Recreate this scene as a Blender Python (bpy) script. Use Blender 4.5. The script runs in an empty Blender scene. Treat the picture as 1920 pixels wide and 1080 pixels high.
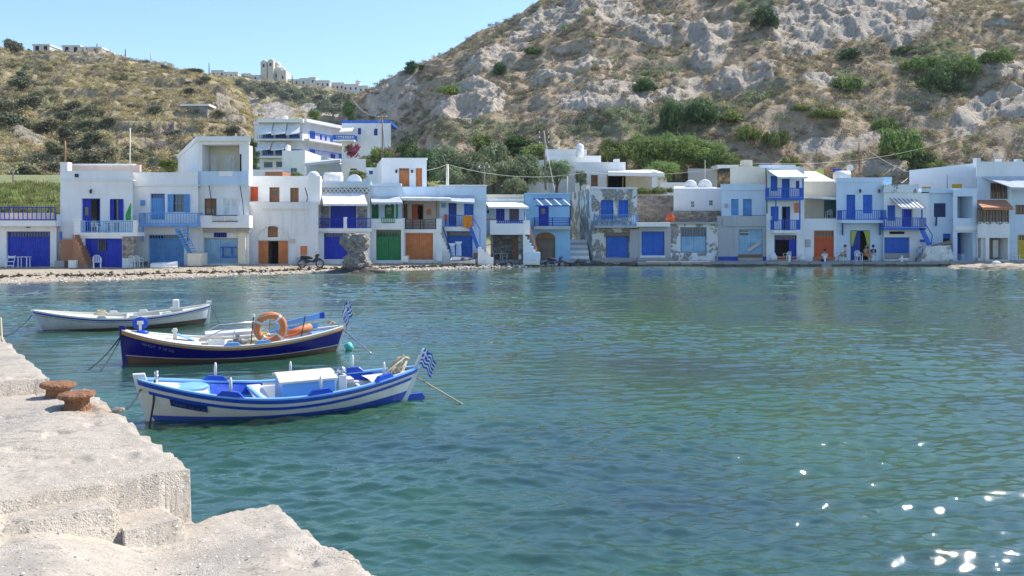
import bpy, bmesh, math, random
import numpy as np
from mathutils import Vector, Matrix, Euler
R = math.radians
random.seed(7)
rng = np.random.default_rng(11)
S = bpy.context.scene
COL = S.collection

# ------------------------------------------------------------------ camera, sky, sun, exposure
CX, HY, FP, HC = 960.0, 425.0, 1600.0, 3.2          # photo centre column, horizon row, focal length in px, eye height over the water
cam_d = bpy.data.cameras.new('camera'); cam = bpy.data.objects.new('camera', cam_d); COL.objects.link(cam)
cam_d.sensor_width = 36.0; cam_d.lens = 36.0 * FP / 1920.0
cam_d.shift_y = -(540.0 - HY) / 1920.0
cam_d.clip_start = 0.1; cam_d.clip_end = 6000
cam.location = (0, 0, HC); cam.rotation_euler = (R(90), 0, 0)
S.camera = cam

SUN_AZ, SUN_EL = 57.0, 49.0                           # azimuth measured from +Y towards +X
w = bpy.data.worlds.new('World'); S.world = w; w.use_nodes = True
nt = w.node_tree; nt.nodes.clear()
sky = nt.nodes.new('ShaderNodeTexSky'); sky.sky_type = 'NISHITA'; sky.sun_disc = False
sky.sun_elevation = R(SUN_EL); sky.sun_rotation = R(SUN_AZ)
sky.altitude = 0; sky.air_density = 1.15; sky.dust_density = 0.3; sky.ozone_density = 6.0
bg = nt.nodes.new('ShaderNodeBackground'); bg.inputs['Strength'].default_value = 0.109
wo = nt.nodes.new('ShaderNodeOutputWorld')
nt.links.new(sky.outputs[0], bg.inputs[0]); nt.links.new(bg.outputs[0], wo.inputs[0])

sd = bpy.data.lights.new('sun', 'SUN'); sd.energy = 3.2; sd.angle = R(0.53); sd.color = (1.0, 0.95, 0.87)
so = bpy.data.objects.new('sun', sd); COL.objects.link(so)
sv = Vector((math.sin(R(SUN_AZ)) * math.cos(R(SUN_EL)), math.cos(R(SUN_AZ)) * math.cos(R(SUN_EL)), math.sin(R(SUN_EL))))
so.rotation_euler = sv.to_track_quat('Z', 'Y').to_euler(); so.location = (60, 40, 90)

S.view_settings.view_transform = 'Standard'; S.view_settings.look = 'None'
S.view_settings.exposure = 1.06; S.view_settings.gamma = 1.0; S.view_settings.use_curve_mapping = False
S.render.engine = 'CYCLES'
try:
    S.cycles.max_bounces = 6; S.cycles.diffuse_bounces = 3; S.cycles.glossy_bounces = 3; S.cycles.transparent_max_bounces = 6
    S.cycles.sample_clamp_indirect = 4.0
except Exception: pass

# ------------------------------------------------------------------ helpers
def P(px, py, Y): return Vector(((px - CX) / FP * Y, Y, HC - (py - HY) / FP * Y))
def fX(px, Y): return (px - CX) / FP * Y
def fZ(py, Y): return HC - (py - HY) / FP * Y
ORG = {}
def origin_of(o):
    while o is not None:
        if o.name in ORG: return ORG[o.name]
        o = o.parent
    return Vector((0, 0, 0))
def tag(o, label=None, cat=None, group=None, kind=None):
    if label: o['label'] = label
    if cat: o['category'] = cat
    if group: o['group'] = group
    if kind: o['kind'] = kind
    return o
def thing(name, label, cat, loc, group=None):
    o = bpy.data.objects.new(name, None); COL.objects.link(o)
    o.empty_display_size = 0.2; o.location = loc; ORG[o.name] = Vector(loc)
    return tag(o, label, cat, group)
def link_mesh(name, me, parent=None, loc=(0, 0, 0)):
    o = bpy.data.objects.new(name, me); COL.objects.link(o); o.parent = parent; o.location = loc
    return o

class MB:
    def __init__(s): s.v = []; s.f = []; s.m = []; s.cur = 0
    def quad(s, a, b, c, d):
        n = len(s.v); s.v += [tuple(a), tuple(b), tuple(c), tuple(d)]; s.f.append((n, n+1, n+2, n+3)); s.m.append(s.cur); return s
    def poly(s, pts):
        n = len(s.v); s.v += [tuple(p) for p in pts]; s.f.append(tuple(range(n, n+len(pts)))); s.m.append(s.cur); return s
    def hexa(s, p):                       # 8 corners: bottom 0-3, top 4-7, counter-clockwise from above
        n = len(s.v); s.v += [tuple(q) for q in p]
        for f in ((0,3,2,1),(4,5,6,7),(0,1,5,4),(1,2,6,5),(2,3,7,6),(3,0,4,7)):
            s.f.append(tuple(n+i for i in f)); s.m.append(s.cur)
        return s
    def box(s, x0, x1, y0, y1, z0, z1):
        return s.hexa([(x0,y0,z0),(x1,y0,z0),(x1,y1,z0),(x0,y1,z0),(x0,y0,z1),(x1,y0,z1),(x1,y1,z1),(x0,y1,z1)])
    def beam(s, a, b, wd, hg=None):       # rectangular bar between two points
        a = Vector(a); b = Vector(b); d = (b-a).normalized(); hg = wd if hg is None else hg
        up = Vector((0,0,1)) if abs(d.z) < .95 else Vector((0,1,0))
        u = d.cross(up).normalized()*wd/2; v = u.cross(d).normalized()*hg/2
        return s.hexa([a-u-v, a+u-v, b+u-v, b-u-v, a-u+v, a+u+v, b+u+v, b-u+v])
    def tube(s, pts, r, n=8, cap=True):
        pts = [Vector(p) for p in pts]; rs = r if isinstance(r, (list, tuple)) else [r]*len(pts)
        base = len(s.v); prev = None
        for i, p in enumerate(pts):
            d = (pts[min(i+1, len(pts)-1)] - pts[max(i-1, 0)])
            d = d.normalized() if d.length > 1e-9 else Vector((0,0,1))
            if prev is None:
                up = Vector((0,0,1)) if abs(d.z) < .9 else Vector((1,0,0)); u = d.cross(up).normalized()
            else: u = (prev - d*prev.dot(d)).normalized()
            prev = u; v = d.cross(u)
            for k in range(n):
                a = 2*math.pi*k/n; s.v.append(tuple(p + (u*math.cos(a)+v*math.sin(a))*rs[i]))
        for i in range(len(pts)-1):
            for k in range(n):
                a = base+i*n+k; b = base+i*n+(k+1)%n
                s.f.append((a, b, b+n, a+n)); s.m.append(s.cur)
        if cap:
            s.f.append(tuple(base+k for k in range(n))[::-1]); s.m.append(s.cur)
            e = base+(len(pts)-1)*n; s.f.append(tuple(e+k for k in range(n))); s.m.append(s.cur)
        return s
    def cyl(s, c, r, h, n=12, r2=None):
        c = Vector(c); return s.tube([c, c+Vector((0,0,h))], [r, r if r2 is None else r2], n)
    def lathe(s, c, prof, n=16):
        c = Vector(c); base = len(s.v)
        for (r, z) in prof:
            for k in range(n):
                a = 2*math.pi*k/n; s.v.append((c.x+r*math.cos(a), c.y+r*math.sin(a), c.z+z))
        for i in range(len(prof)-1):
            for k in range(n):
                a = base+i*n+k; b = base+i*n+(k+1)%n; s.f.append((a, b, b+n, a+n)); s.m.append(s.cur)
        s.f.append(tuple(base+k for k in range(n))[::-1]); s.m.append(s.cur)
        e = base+(len(prof)-1)*n; s.f.append(tuple(e+k for k in range(n))); s.m.append(s.cur)
        return s
    def ball(s, c, r, n=10, sx=1, sy=1, sz=1):
        c = Vector(c); m = n//2+1
        prof = [(max(r*math.sin(math.pi*i/m), r*.02), -r*math.cos(math.pi*i/m)) for i in range(m+1)]
        b0 = len(s.v); s.lathe((0,0,0), prof, n)
        for i in range(b0, len(s.v)):
            v = s.v[i]; s.v[i] = (c.x+v[0]*sx, c.y+v[1]*sy, c.z+v[2]*sz)
        return s
    def sheet(s, c, th=.02, nrm=None):    # a slab from four corners
        c = [Vector(p) for p in c]
        nn = (c[1]-c[0]).cross(c[3]-c[0]).normalized()*th
        return s.hexa([c[0]-nn, c[1]-nn, c[2]-nn, c[3]-nn, c[0], c[1], c[2], c[3]])
    def prism(s, pts, y0, y1):            # polygon in XZ extruded along Y
        n = len(pts); b = len(s.v)
        s.v += [(x, y0, z) for x, z in pts] + [(x, y1, z) for x, z in pts]
        s.f.append(tuple(range(b, b+n))); s.f.append(tuple(range(b+2*n-1, b+n-1, -1))); s.m += [s.cur]*2
        for i in range(n):
            j = (i+1) % n; s.f.append((b+i, b+n+i, b+n+j, b+j)); s.m.append(s.cur)
        return s
    def build(s, name, mats, parent=None, smooth=False, bevel=0, loc=None):
        og = origin_of(parent) if parent is not None else Vector((0,0,0))
        if loc is not None: og = Vector(loc)
        me = bpy.data.meshes.new(name)
        me.from_pydata([(v[0]-og.x, v[1]-og.y, v[2]-og.z) for v in s.v], [], s.f); me.update()
        mats = mats if isinstance(mats, (list, tuple)) else [mats]
        for m in mats: me.materials.append(m)
        if len(mats) > 1: me.polygons.foreach_set('material_index', s.m)
        if smooth: me.shade_smooth()
        o = link_mesh(name, me, parent)
        if parent is None and loc is not None: o.location = loc; ORG[o.name] = Vector(loc)
        if bevel:
            b = o.modifiers.new('bevel', 'BEVEL'); b.width = bevel; b.segments = 2; b.limit_method = 'ANGLE'; b.angle_limit = R(40)
        return o

def mesh_np(name, V, F, mat, smooth=True, attrs=None):
    me = bpy.data.meshes.new(name)
    V = np.asarray(V, dtype=np.float32); F = np.asarray(F, dtype=np.int32)
    k = F.shape[1]
    me.vertices.add(len(V)); me.vertices.foreach_set('co', V.ravel())
    me.loops.add(F.size); me.loops.foreach_set('vertex_index', F.ravel())
    me.polygons.add(len(F)); me.polygons.foreach_set('loop_start', np.arange(0, F.size, k, dtype=np.int32))
    me.polygons.foreach_set('loop_total', np.full(len(F), k, dtype=np.int32))
    me.update(calc_edges=True)
    if smooth: me.shade_smooth()
    for nm, arr in (attrs or {}).items():
        a = me.attributes.new(nm, 'FLOAT', 'POINT'); a.data.foreach_set('value', np.asarray(arr, dtype=np.float32).ravel())
    me.materials.append(mat)
    return me
def grid_faces(nu, nv):
    i = np.arange((nu-1)*(nv-1)); a = (i//(nv-1))*nv + i % (nv-1)
    return np.stack([a, a+nv, a+nv+1, a+1], 1)

# value noise in numpy
def _h(ix, iy, iz, seed):
    n = (ix.astype(np.int64)*374761393 + iy.astype(np.int64)*668265263 + iz.astype(np.int64)*2147483647 + seed*144665) & 0xffffffff
    n = ((n ^ (n >> 13))*1274126177) & 0xffffffff
    n = (n ^ (n >> 16)) & 0xffffffff
    return n.astype(np.float64)/4294967295.0*2-1
def vnoise(x, y, z, seed=0):
    x0 = np.floor(x); y0 = np.floor(y); z0 = np.floor(z); fx = x-x0; fy = y-y0; fz = z-z0
    fx = fx*fx*fx*(fx*(fx*6-15)+10); fy = fy*fy*fy*(fy*(fy*6-15)+10); fz = fz*fz*fz*(fz*(fz*6-15)+10)
    r = 0
    for dx in (0, 1):
        for dy in (0, 1):
            for dz in (0, 1):
                wgt = (fx if dx else 1-fx)*(fy if dy else 1-fy)*(fz if dz else 1-fz)
                r = r + wgt*_h(x0+dx, y0+dy, z0+dz, seed)
    return r
def fbm(x, y, z, sc, octv=4, seed=0, ridged=False, gain=.5):
    x = np.asarray(x, float); y = np.asarray(y, float)+x*0; z = np.asarray(z, float)+x*0
    a = 1.0; s = 1.0/sc; r = 0; t = 0
    for o in range(octv):
        n = vnoise(x*s+17.3*o, y*s-9.1*o, z*s+4.7*o, seed+o*13)
        if ridged: n = 1-2*np.abs(n)
        r = r+a*n; t += a; a *= gain; s *= 2.03
    return r/t
def sstep(a, b, x):
    t = np.clip((x-a)/(b-a), 0, 1); return t*t*(3-2*t)          # also works downwards when a > b
def interp(x, tab, k=1): return np.interp(x, [t[0] for t in tab], [t[k] for t in tab])

# ------------------------------------------------------------------ materials
MATS = {}
class NT:
    def __init__(s, name):
        s.mat = bpy.data.materials.new(name); s.mat.use_nodes = True; s.t = s.mat.node_tree; s.n = s.t.nodes; s.n.clear()
        s.out = s.n.new('ShaderNodeOutputMaterial'); s.b = s.n.new('ShaderNodeBsdfPrincipled'); s.L(s.b.outputs[0], s.out.inputs[0])
        s.geo = s.n.new('ShaderNodeNewGeometry'); s.pos = s.geo.outputs['Position']
    def L(s, a, b): s.t.links.new(a, b)
    def set(s, inp, v):
        if hasattr(v, 'links') or isinstance(v, bpy.types.NodeSocket): s.L(v, inp)
        else: inp.default_value = v
    def noise(s, scale, detail=4, rough=.55, vec=None, out='Fac', dist=0):
        n = s.n.new('ShaderNodeTexNoise'); n.inputs['Scale'].default_value = scale; n.inputs['Detail'].default_value = detail
        n.inputs['Roughness'].default_value = rough; n.inputs['Distortion'].default_value = dist
        s.L(vec if vec is not None else s.pos, n.inputs['Vector']); return n.outputs[out]
    def voro(s, scale, vec=None, out='Distance', feat='F1', rnd=1):
        n = s.n.new('ShaderNodeTexVoronoi'); n.feature = feat; n.inputs['Scale'].default_value = scale; n.inputs['Randomness'].default_value = rnd
        s.L(vec if vec is not None else s.pos, n.inputs['Vector']); return n.outputs[out]
    def mapv(s, scale, rot=(0,0,0), vec=None):
        n = s.n.new('ShaderNodeMapping'); n.inputs['Scale'].default_value = scale; n.inputs['Rotation'].default_value = rot
        s.L(vec if vec is not None else s.pos, n.inputs['Vector']); return n.outputs[0]
    def ramp(s, fac, stops):
        n = s.n.new('ShaderNodeValToRGB'); cr = n.color_ramp
        while len(cr.elements) < len(stops): cr.elements.new(.5)
        for e, (p, c) in zip(cr.elements, stops):
            e.position = p; e.color = (c, c, c, 1) if isinstance(c, (int, float)) else (*c[:3], 1)
        s.L(fac, n.inputs[0]); return n.outputs[0]
    def mix(s, f, a, b, mode='MIX'):
        n = s.n.new('ShaderNodeMix'); n.data_type = 'RGBA'; n.blend_type = mode; n.clamp_factor = True
        for i, v in ((0, f), (6, a), (7, b)):
            if isinstance(v, tuple): v = (*v[:3], 1)
            s.set(n.inputs[i], v)
        return n.outputs[2]
    def math(s, op, a, b=0, c=None):
        n = s.n.new('ShaderNodeMath'); n.operation = op; s.set(n.inputs[0], a); s.set(n.inputs[1], b)
        if c is not None: s.set(n.inputs[2], c)
        return n.outputs[0]
    def sep(s, vec=None):
        n = s.n.new('ShaderNodeSeparateXYZ'); s.L(vec if vec is not None else s.pos, n.inputs[0]); return n.outputs
    def attr(s, name):
        n = s.n.new('ShaderNodeAttribute'); n.attribute_name = name; return n.outputs['Fac']
    def bump(s, h, dist=.02, strength=1.0, normal=None):
        n = s.n.new('ShaderNodeBump'); n.inputs['Distance'].default_value = dist; s.set(n.inputs['Strength'], strength); s.L(h, n.inputs['Height'])
        if normal is not None: s.L(normal, n.inputs['Normal'])
        return n.outputs[0]
    def col(s, v): s.set(s.b.inputs['Base Color'], (*v[:3], 1) if isinstance(v, tuple) else v)
    def rough(s, v): s.set(s.b.inputs['Roughness'], v)
    def nrm(s, v): s.L(v, s.b.inputs['Normal'])

def plaster(key, c, stain=.35, peel=0.0, rough=.88, under=(.33,.30,.27), bump=.012):
    if key in MATS: return MATS[key]
    m = NT(key); c = tuple(c)
    dk = tuple(x*.72 for x in c); lt = tuple(min(x*1.05, .90) for x in c)
    col = m.mix(m.ramp(m.noise(.7, 5), [(.3, 0.0), (.7, 1.0)]), tuple(x*.93 for x in c), lt)
    streak = m.noise(1.0, 5, .6, m.mapv((3.2, 3.2, .35)))
    col = m.mix(m.math('MULTIPLY', m.ramp(streak, [(.5, 0.0), (.78, 1.0)]), stain), col, dk)
    spots = m.noise(5.5, 6, .7)
    col = m.mix(m.math('MULTIPLY', m.ramp(spots, [(.6, 0.0), (.72, 1.0)]), stain), col, tuple(x*.6+.02 for x in c))
    # damp, dirty foot of the wall
    z = m.sep()[2]
    low = m.math('MULTIPLY', m.ramp(m.math('MULTIPLY_ADD', m.noise(1.8, 4), .9, m.math('MULTIPLY', z, -.75)), [(.0, 0.0), (.35, 1.0)]), min(1, stain*1.3))
    col = m.mix(low, col, (.36, .35, .33))
    h = m.noise(9, 6, .65)
    if peel > 0:
        pn = m.noise(1.15, 8, .62, m.mapv((1, 1, .7)), dist=.5)
        pf = m.ramp(pn, [(.60-peel*.25, 0.0), (.615-peel*.25, 1.0)])
        un = m.mix(m.ramp(m.voro(3.4, m.mapv((1, 1, 1.7))), [(.25, 1.0), (.55, 0.0)]), tuple(x*.55 for x in under), under)
        un = m.mix(m.ramp(m.noise(6, 5), [(.35, 0.0), (.7, .8)]), un, tuple(min(1, x*1.5) for x in under))
        col = m.mix(pf, col, un)
        h = m.math('SUBTRACT', h, m.math('MULTIPLY', pf, 1.6))
    m.col(col); m.rough(rough); m.nrm(m.bump(h, bump)); m.b.inputs['Specular IOR Level'].default_value = .2
    MATS[key] = m.mat; return m.mat

def paint(key, c, rough=.5, wear=.25, wearcol=None, vert=True, spec=.35):
    if key in MATS: return MATS[key]
    m = NT(key); c = tuple(c)
    col = m.mix(m.ramp(m.noise(2.2, 4), [(.3, 0.0), (.7, 1.0)]), tuple(x*.82 for x in c), tuple(min(1, x*1.12+.004) for x in c))
    st = m.noise(1.0, 6, .65, m.mapv((22, 22, 1.4) if vert else (1.4, 22, 22)))
    col = m.mix(m.math('MULTIPLY', m.ramp(st, [(.5, 0.0), (.75, 1.0)]), wear), col, wearcol or tuple(x*.5+.05 for x in c))
    col = m.mix(m.math('MULTIPLY', m.ramp(m.noise(14, 5, .7), [(.62, 0.0), (.72, 1.0)]), wear), col, tuple(x*.5+.2 for x in c))
    m.col(col); m.rough(m.ramp(m.noise(8, 3), [(.3, max(rough-.12, .05)), (.7, min(rough+.15, 1))])); m.nrm(m.bump(st, .004))
    m.b.inputs['Specular IOR Level'].default_value = spec
    MATS[key] = m.mat; return m.mat

def stone(key, c, scale=2.6, mort=(.42,.40,.36), squash=1.6):
    if key in MATS: return MATS[key]
    m = NT(key)
    v = m.mapv((1, 1, squash))
    d = m.voro(scale, v, 'Distance', 'DISTANCE_TO_EDGE'); cc = m.voro(scale, v, 'Color')
    g = m.sep(cc)[0]
    col = m.mix(g, tuple(x*.5 for x in c), tuple(min(1, x*1.25) for x in c))
    col = m.mix(m.ramp(m.noise(9, 5), [(.35, 0.0), (.75, .6)]), col, tuple(x*.45 for x in c))
    col = m.mix(m.ramp(d, [(.015, 1.0), (.05, 0.0)]), col, mort)
    m.col(col); m.rough(.92); m.nrm(m.bump(m.math('ADD', m.ramp(d, [(0, 0.0), (.12, 1.0)]), m.math('MULTIPLY', m.noise(14, 5), .5)), .05))
    MATS[key] = m.mat; return m.mat

WHITE = plaster('white_plaster', (.86, .84, .81), .28)
WHITE2 = plaster('old_white_plaster', (.78, .76, .73), .6)
BLUISH = plaster('bluish_plaster', (.56, .68, .80), .35)
PALEB = plaster('pale_blue_plaster', (.66, .76, .86), .3)
SKYB = plaster('sky_blue_plaster', (.32, .56, .78), .3)
CREAM = plaster('cream_plaster', (.74, .66, .52), .4)
PINK = plaster('pinkish_plaster', (.66, .52, .44), .5)
GREYP = plaster('grey_plaster', (.46, .46, .46), .55)
PEEL = plaster('peeling_plaster', (.72, .70, .66), .7, peel=.45)
PEELM = plaster('lightly_peeling_plaster', (.76, .77, .77), .5, peel=.22)
RUBBLE = stone('rubble_stone', (.42, .34, .26), 2.4)
RUBGREY = stone('grey_rubble_stone', (.40, .38, .35), 2.7)
ROYAL = paint('royal_blue_paint', (.008, .034, .44), .45, .18)
DEEP = paint('deep_blue_paint', (.015, .06, .36), .45, .25)
MIDB = paint('mid_blue_paint', (.022, .135, .56), .5, .25)
LTB = paint('light_blue_paint', (.13, .34, .66), .55, .3)
PALEBP = paint('pale_blue_paint', (.30, .50, .66), .6, .55, (.5, .5, .48))
GREEN = paint('green_paint', (.02, .22, .07), .5, .3)
ORANGE = paint('orange_paint', (.62, .20, .06), .5, .2)
REDOR = paint('red_orange_paint', (.62, .10, .025), .5, .25)
BROWNW = paint('brown_wood', (.26, .12, .05), .6, .5, (.4, .3, .2))
OLDW = paint('weathered_wood', (.22, .17, .13), .8, .6, (.35, .3, .25))
WPAINT = paint('white_paint', (.78, .77, .74), .45, .15, (.6, .58, .52))
YELLOW = paint('yellow_paint', (.68, .45, .04), .5, .25)
NAVYI = paint('navy_iron', (.02, .035, .12), .5, .2)
DARKI = paint('dark_iron', (.03, .03, .035), .5, .2)
AWN = paint('white_canvas', (.82, .80, .76), .9, .15, (.62, .6, .55), spec=.1)
GREYC = paint('grey_canvas', (.50, .53, .56), .9, .2, spec=.1)
REDROOF = paint('orange_tile', (.50, .20, .09), .8, .5, (.6, .45, .32))
CONCR = plaster('raw_concrete', (.40, .38, .35), .6)
TERRAC = plaster('brown_brick', (.38, .19, .11), .5)
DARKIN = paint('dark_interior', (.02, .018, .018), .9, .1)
def glass_mat():
    m = NT('window_glass'); m.col((.03, .04, .05)); m.rough(.06); m.b.inputs['Specular IOR Level'].default_value = .7; return m.mat
GLASS = glass_mat()
def plain(key, c, rough=.6, metal=0):
    if key in MATS: return MATS[key]
    m = NT(key); m.col(m.mix(m.ramp(m.noise(6, 4), [(.35, 0.0), (.7, 1.0)]), tuple(x*.85 for x in c), tuple(min(1, x*1.1) for x in c))); m.rough(rough); m.b.inputs['Metallic'].default_value = metal
    MATS[key] = m.mat; return m.mat
# ------------------------------------------------------------------ water
def water_material():
    m = NT('sea_water')
    x, y, z = m.sep()
    big = m.noise(.09, 4, .55, m.mapv((1, 1.6, 1)))
    mid = m.noise(.34, 5, .6, m.mapv((1, 1.5, 1)), dist=.6)
    col = m.mix(m.ramp(mid, [(.38, 0.0), (.62, 1.0)]), (.024, .086, .032), (.022, .074, .044))
    col = m.mix(m.ramp(big, [(.46, 0.0), (.62, 1.0)]), col, (.020, .056, .054))
    # paler sandy bed where the water is shallow near the far shore
    sh = m.attr('shallow')
    col = m.mix(sh, col, m.mix(m.ramp(m.noise(.25, 4, .6, m.mapv((1, 2.2, 1))), [(.35, 0.0), (.65, 1.0)]), (.08, .14, .105), (.15, .18, .13)))
    m.col(col); m.rough(.02); m.b.inputs['IOR'].default_value = 1.95
    rip = m.noise(5.0, 4, .62, m.mapv((1, 2.4, 1), (0, 0, R(-8))), dist=.4)
    rip = m.math('ABSOLUTE', m.math('SUBTRACT', rip, .5))
    rip2 = m.noise(15.0, 3, .6, m.mapv((1, 2.2, 1), (0, 0, R(10))))
    h = m.math('ADD', m.math('MULTIPLY', rip, -.5), m.math('MULTIPLY', rip2, .55))
    m.nrm(m.bump(h, .012, .6))
    return m.mat
SHORE = [(-120, 30), (-60, 38), (-35, 44), (-28.4, 47.4), (-22.7, 51.2), (-13, 58.2), (-6.2, 62.4), (0.5, 67.3), (4.4, 70.2), (9, 71.5), (200, 71.5)]
FRONT = [(-120, 60), (-23, 61), (-13, 66), (-4, 69.5), (3, 71.2), (9, 72), (200, 72)]
def shore_y(x): return interp(x, SHORE)
def front_y(x): return interp(x, FRONT)
def make_water():
    nr, na = 1330, 560
    r = np.concatenate([np.geomspace(2.2, 95, nr-14), np.geomspace(100, 900, 14)])
    th = np.concatenate([np.linspace(-2.0, -.66, 30), np.linspace(-.65, .65, na-60), np.linspace(.66, 2.0, 30)])
    Rr, T = np.meshgrid(r, th, indexing='ij')
    X = Rr*np.sin(T); Y = Rr*np.cos(T)
    Z = np.zeros_like(X)
    rg = np.random.default_rng(5)
    # calmer and rougher patches of the ripple field
    gust = .45 + .80*sstep(-.5, .4, fbm(X, Y*1.4, 0, 9, 3, 3))
    near = 1.0
    for k in range(52):
        lam = 0.115*(1.047**k)*(1+.1*rg.random()) if k < 44 else 1.1*1.25**(k-44)
        a = R(98) + rg.normal(0, .46 if lam < .5 else .34)
        slope = .028 if lam < .2 else (.038 if lam < 1.0 else .020)
        amp = slope*lam/6.283
        ph = rg.random()*6.28
        q = (X*math.cos(a)+Y*math.sin(a))*2*math.pi/lam + ph
        warp = 1.3*vnoise(X*.35/max(lam, .5), Y*.35/max(lam, .5), X*0+k, 9+k)
        s = np.sin(q+warp)
        Z += amp*(1-1.25*np.abs(s) if k % 2 == 0 else s)*gust
    Z -= Z.mean()
    Z *= (1-sstep(60, 100, Rr))*(1+.22*(1-sstep(9, 32, Rr)))
    # calm lee beside the quay
    sh = sstep(0, 20, 20-np.clip(shore_y(X)-Y, 0, 20))**1.0
    V = np.stack([X.ravel(), Y.ravel(), Z.ravel()], 1)
    me = mesh_np('sea_water', V, grid_faces(len(r), len(th)), water_material(), True, {'shallow': np.clip(sh*.9, 0, 1)})
    return tag(link_mesh('sea_water', me), kind='structure')
make_water()

# ------------------------------------------------------------------ beach and ground under the village
def sand_material():
    m = NT('beach_sand'); z = m.sep()[2]
    n = m.noise(3.0, 6, .65)
    col = m.mix(m.ramp(n, [(.35, 0.0), (.7, 1.0)]), (.36, .29, .20), (.50, .42, .31))
    col = m.mix(m.ramp(m.voro(5.0), [(.0, .8), (.22, 0.0)]), col, (.58, .54, .47))
    wr = m.noise(.9, 5, .7, m.mapv((1, 3.5, 1)))
    col = m.mix(m.ramp(wr, [(.58, 0.0), (.66, .75)]), col, (.17, .12, .075))
    wet = m.ramp(m.math('ADD', z, m.math('MULTIPLY', m.noise(.8, 3), .06)), [(.035, 1.0), (.075, 0.0)])
    col = m.mix(wet, col, (.20, .15, .10))
    col = m.mix(m.ramp(m.math('MULTIPLY', z, .25), [(.25, 0.0), (.5, 1.0)]), col, m.mix(m.ramp(n, [(.35, 0.0), (.6, 1.0)]), (.13, .16, .05), (.27, .27, .12)))
    m.col(col); m.rough(m.ramp(z, [(.02, .25), (.1, .95)])); m.nrm(m.bump(m.math('ADD', n, m.noise(16, 5)), .05))
    return m.mat
SAND = sand_material()
def ground_z(X, Y):
    sy = shore_y(X); fy = front_y(X)
    t = (Y-sy)/np.maximum(fy-sy, .6)
    z = np.where(t < 0, (Y-sy)*.12, .34*np.clip(t, 0, 1)**.8)
    z = z + 4.6*sstep(6, 20, Y-fy) + 4.2*sstep(14, 38, Y-fy)
    return z
gx = np.linspace(-95, 95, 460); gy = np.concatenate([np.linspace(36, 76, 230), np.linspace(76.5, 118, 40)])
GX, GY = np.meshgrid(gx, gy, indexing='ij')
GZ = ground_z(GX, GY) + .035*fbm(GX, GY, 0, 1.6, 4, 2) + .02*fbm(GX, GY*3, 0, .9, 3, 8)
GZ = np.maximum(GZ, -2.5)
me = mesh_np('beach', np.stack([GX.ravel(), GY.ravel(), GZ.ravel()], 1), grid_faces(len(gx), len(gy)), SAND)
tag(link_mesh('beach', me), kind='structure')

# ------------------------------------------------------------------ hills
def hill_material(key, grassA, grassB, rockA, rockB, darkrock, haze=0):
    m = NT(key)
    rock = m.attr('rock'); green = m.attr('green')
    nz = m.sep(m.geo.outputs['Normal'])[2]
    n1 = m.noise(.35, 6, .65); n2 = m.noise(1.6, 6, .7); n3 = m.noise(.11, 4, .55)
    g = m.mix(m.ramp(n2, [(.38, 0.0), (.66, 1.0)]), grassA, grassB)
    g = m.mix(m.ramp(n1, [(.5, 0.0), (.68, .8)]), g, (.26, .20, .13))
    g = m.mix(m.math('MULTIPLY', green, m.ramp(n1, [(.3, .5), (.6, 1.0)])), g, (.12, .16, .055))
    fis = m.noise(.5, 8, .7, m.mapv((1, 1, .45)), dist=1.2)
    r = m.mix(m.ramp(fis, [(.36, 0.0), (.62, 1.0)]), rockA, rockB)
    r = m.mix(m.ramp(m.noise(1.1, 8, .72, m.mapv((1.4, 1.4, .5)), dist=.8), [(.53, 0.0), (.66, .75)]), r, darkrock)
    f = m.math('ADD', rock, m.math('MULTIPLY', m.math('SUBTRACT', .66, nz), 1.5))
    f = m.math('ADD', f, m.math('MULTIPLY', m.math('SUBTRACT', n2, .5), 1.6))
    f = m.ramp(f, [(.34, 0.0), (.56, 1.0)])
    m.col(m.mix(f, g, r)); m.rough(.95); m.b.inputs['Specular IOR Level'].default_value = .1
    h = m.math('ADD', m.math('MULTIPLY', fis, 1.2), m.math('MULTIPLY', n2, .8))
    m.nrm(m.bump(h, .9, .9))
    return m.mat
def ell(px, py, items):
    r = np.zeros_like(px)
    for (cx, cy, a, b, rot, s) in items:
        c, sn = math.cos(R(rot)), math.sin(R(rot))
        dx = px-cx; dy = py-cy; u = (dx*c+dy*sn)/a; v = (-dx*sn+dy*c)/b
        r = np.maximum(r, s*(1-sstep(.55, 1.1, np.sqrt(u*u+v*v))))
    return r
HILLS = {}
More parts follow.
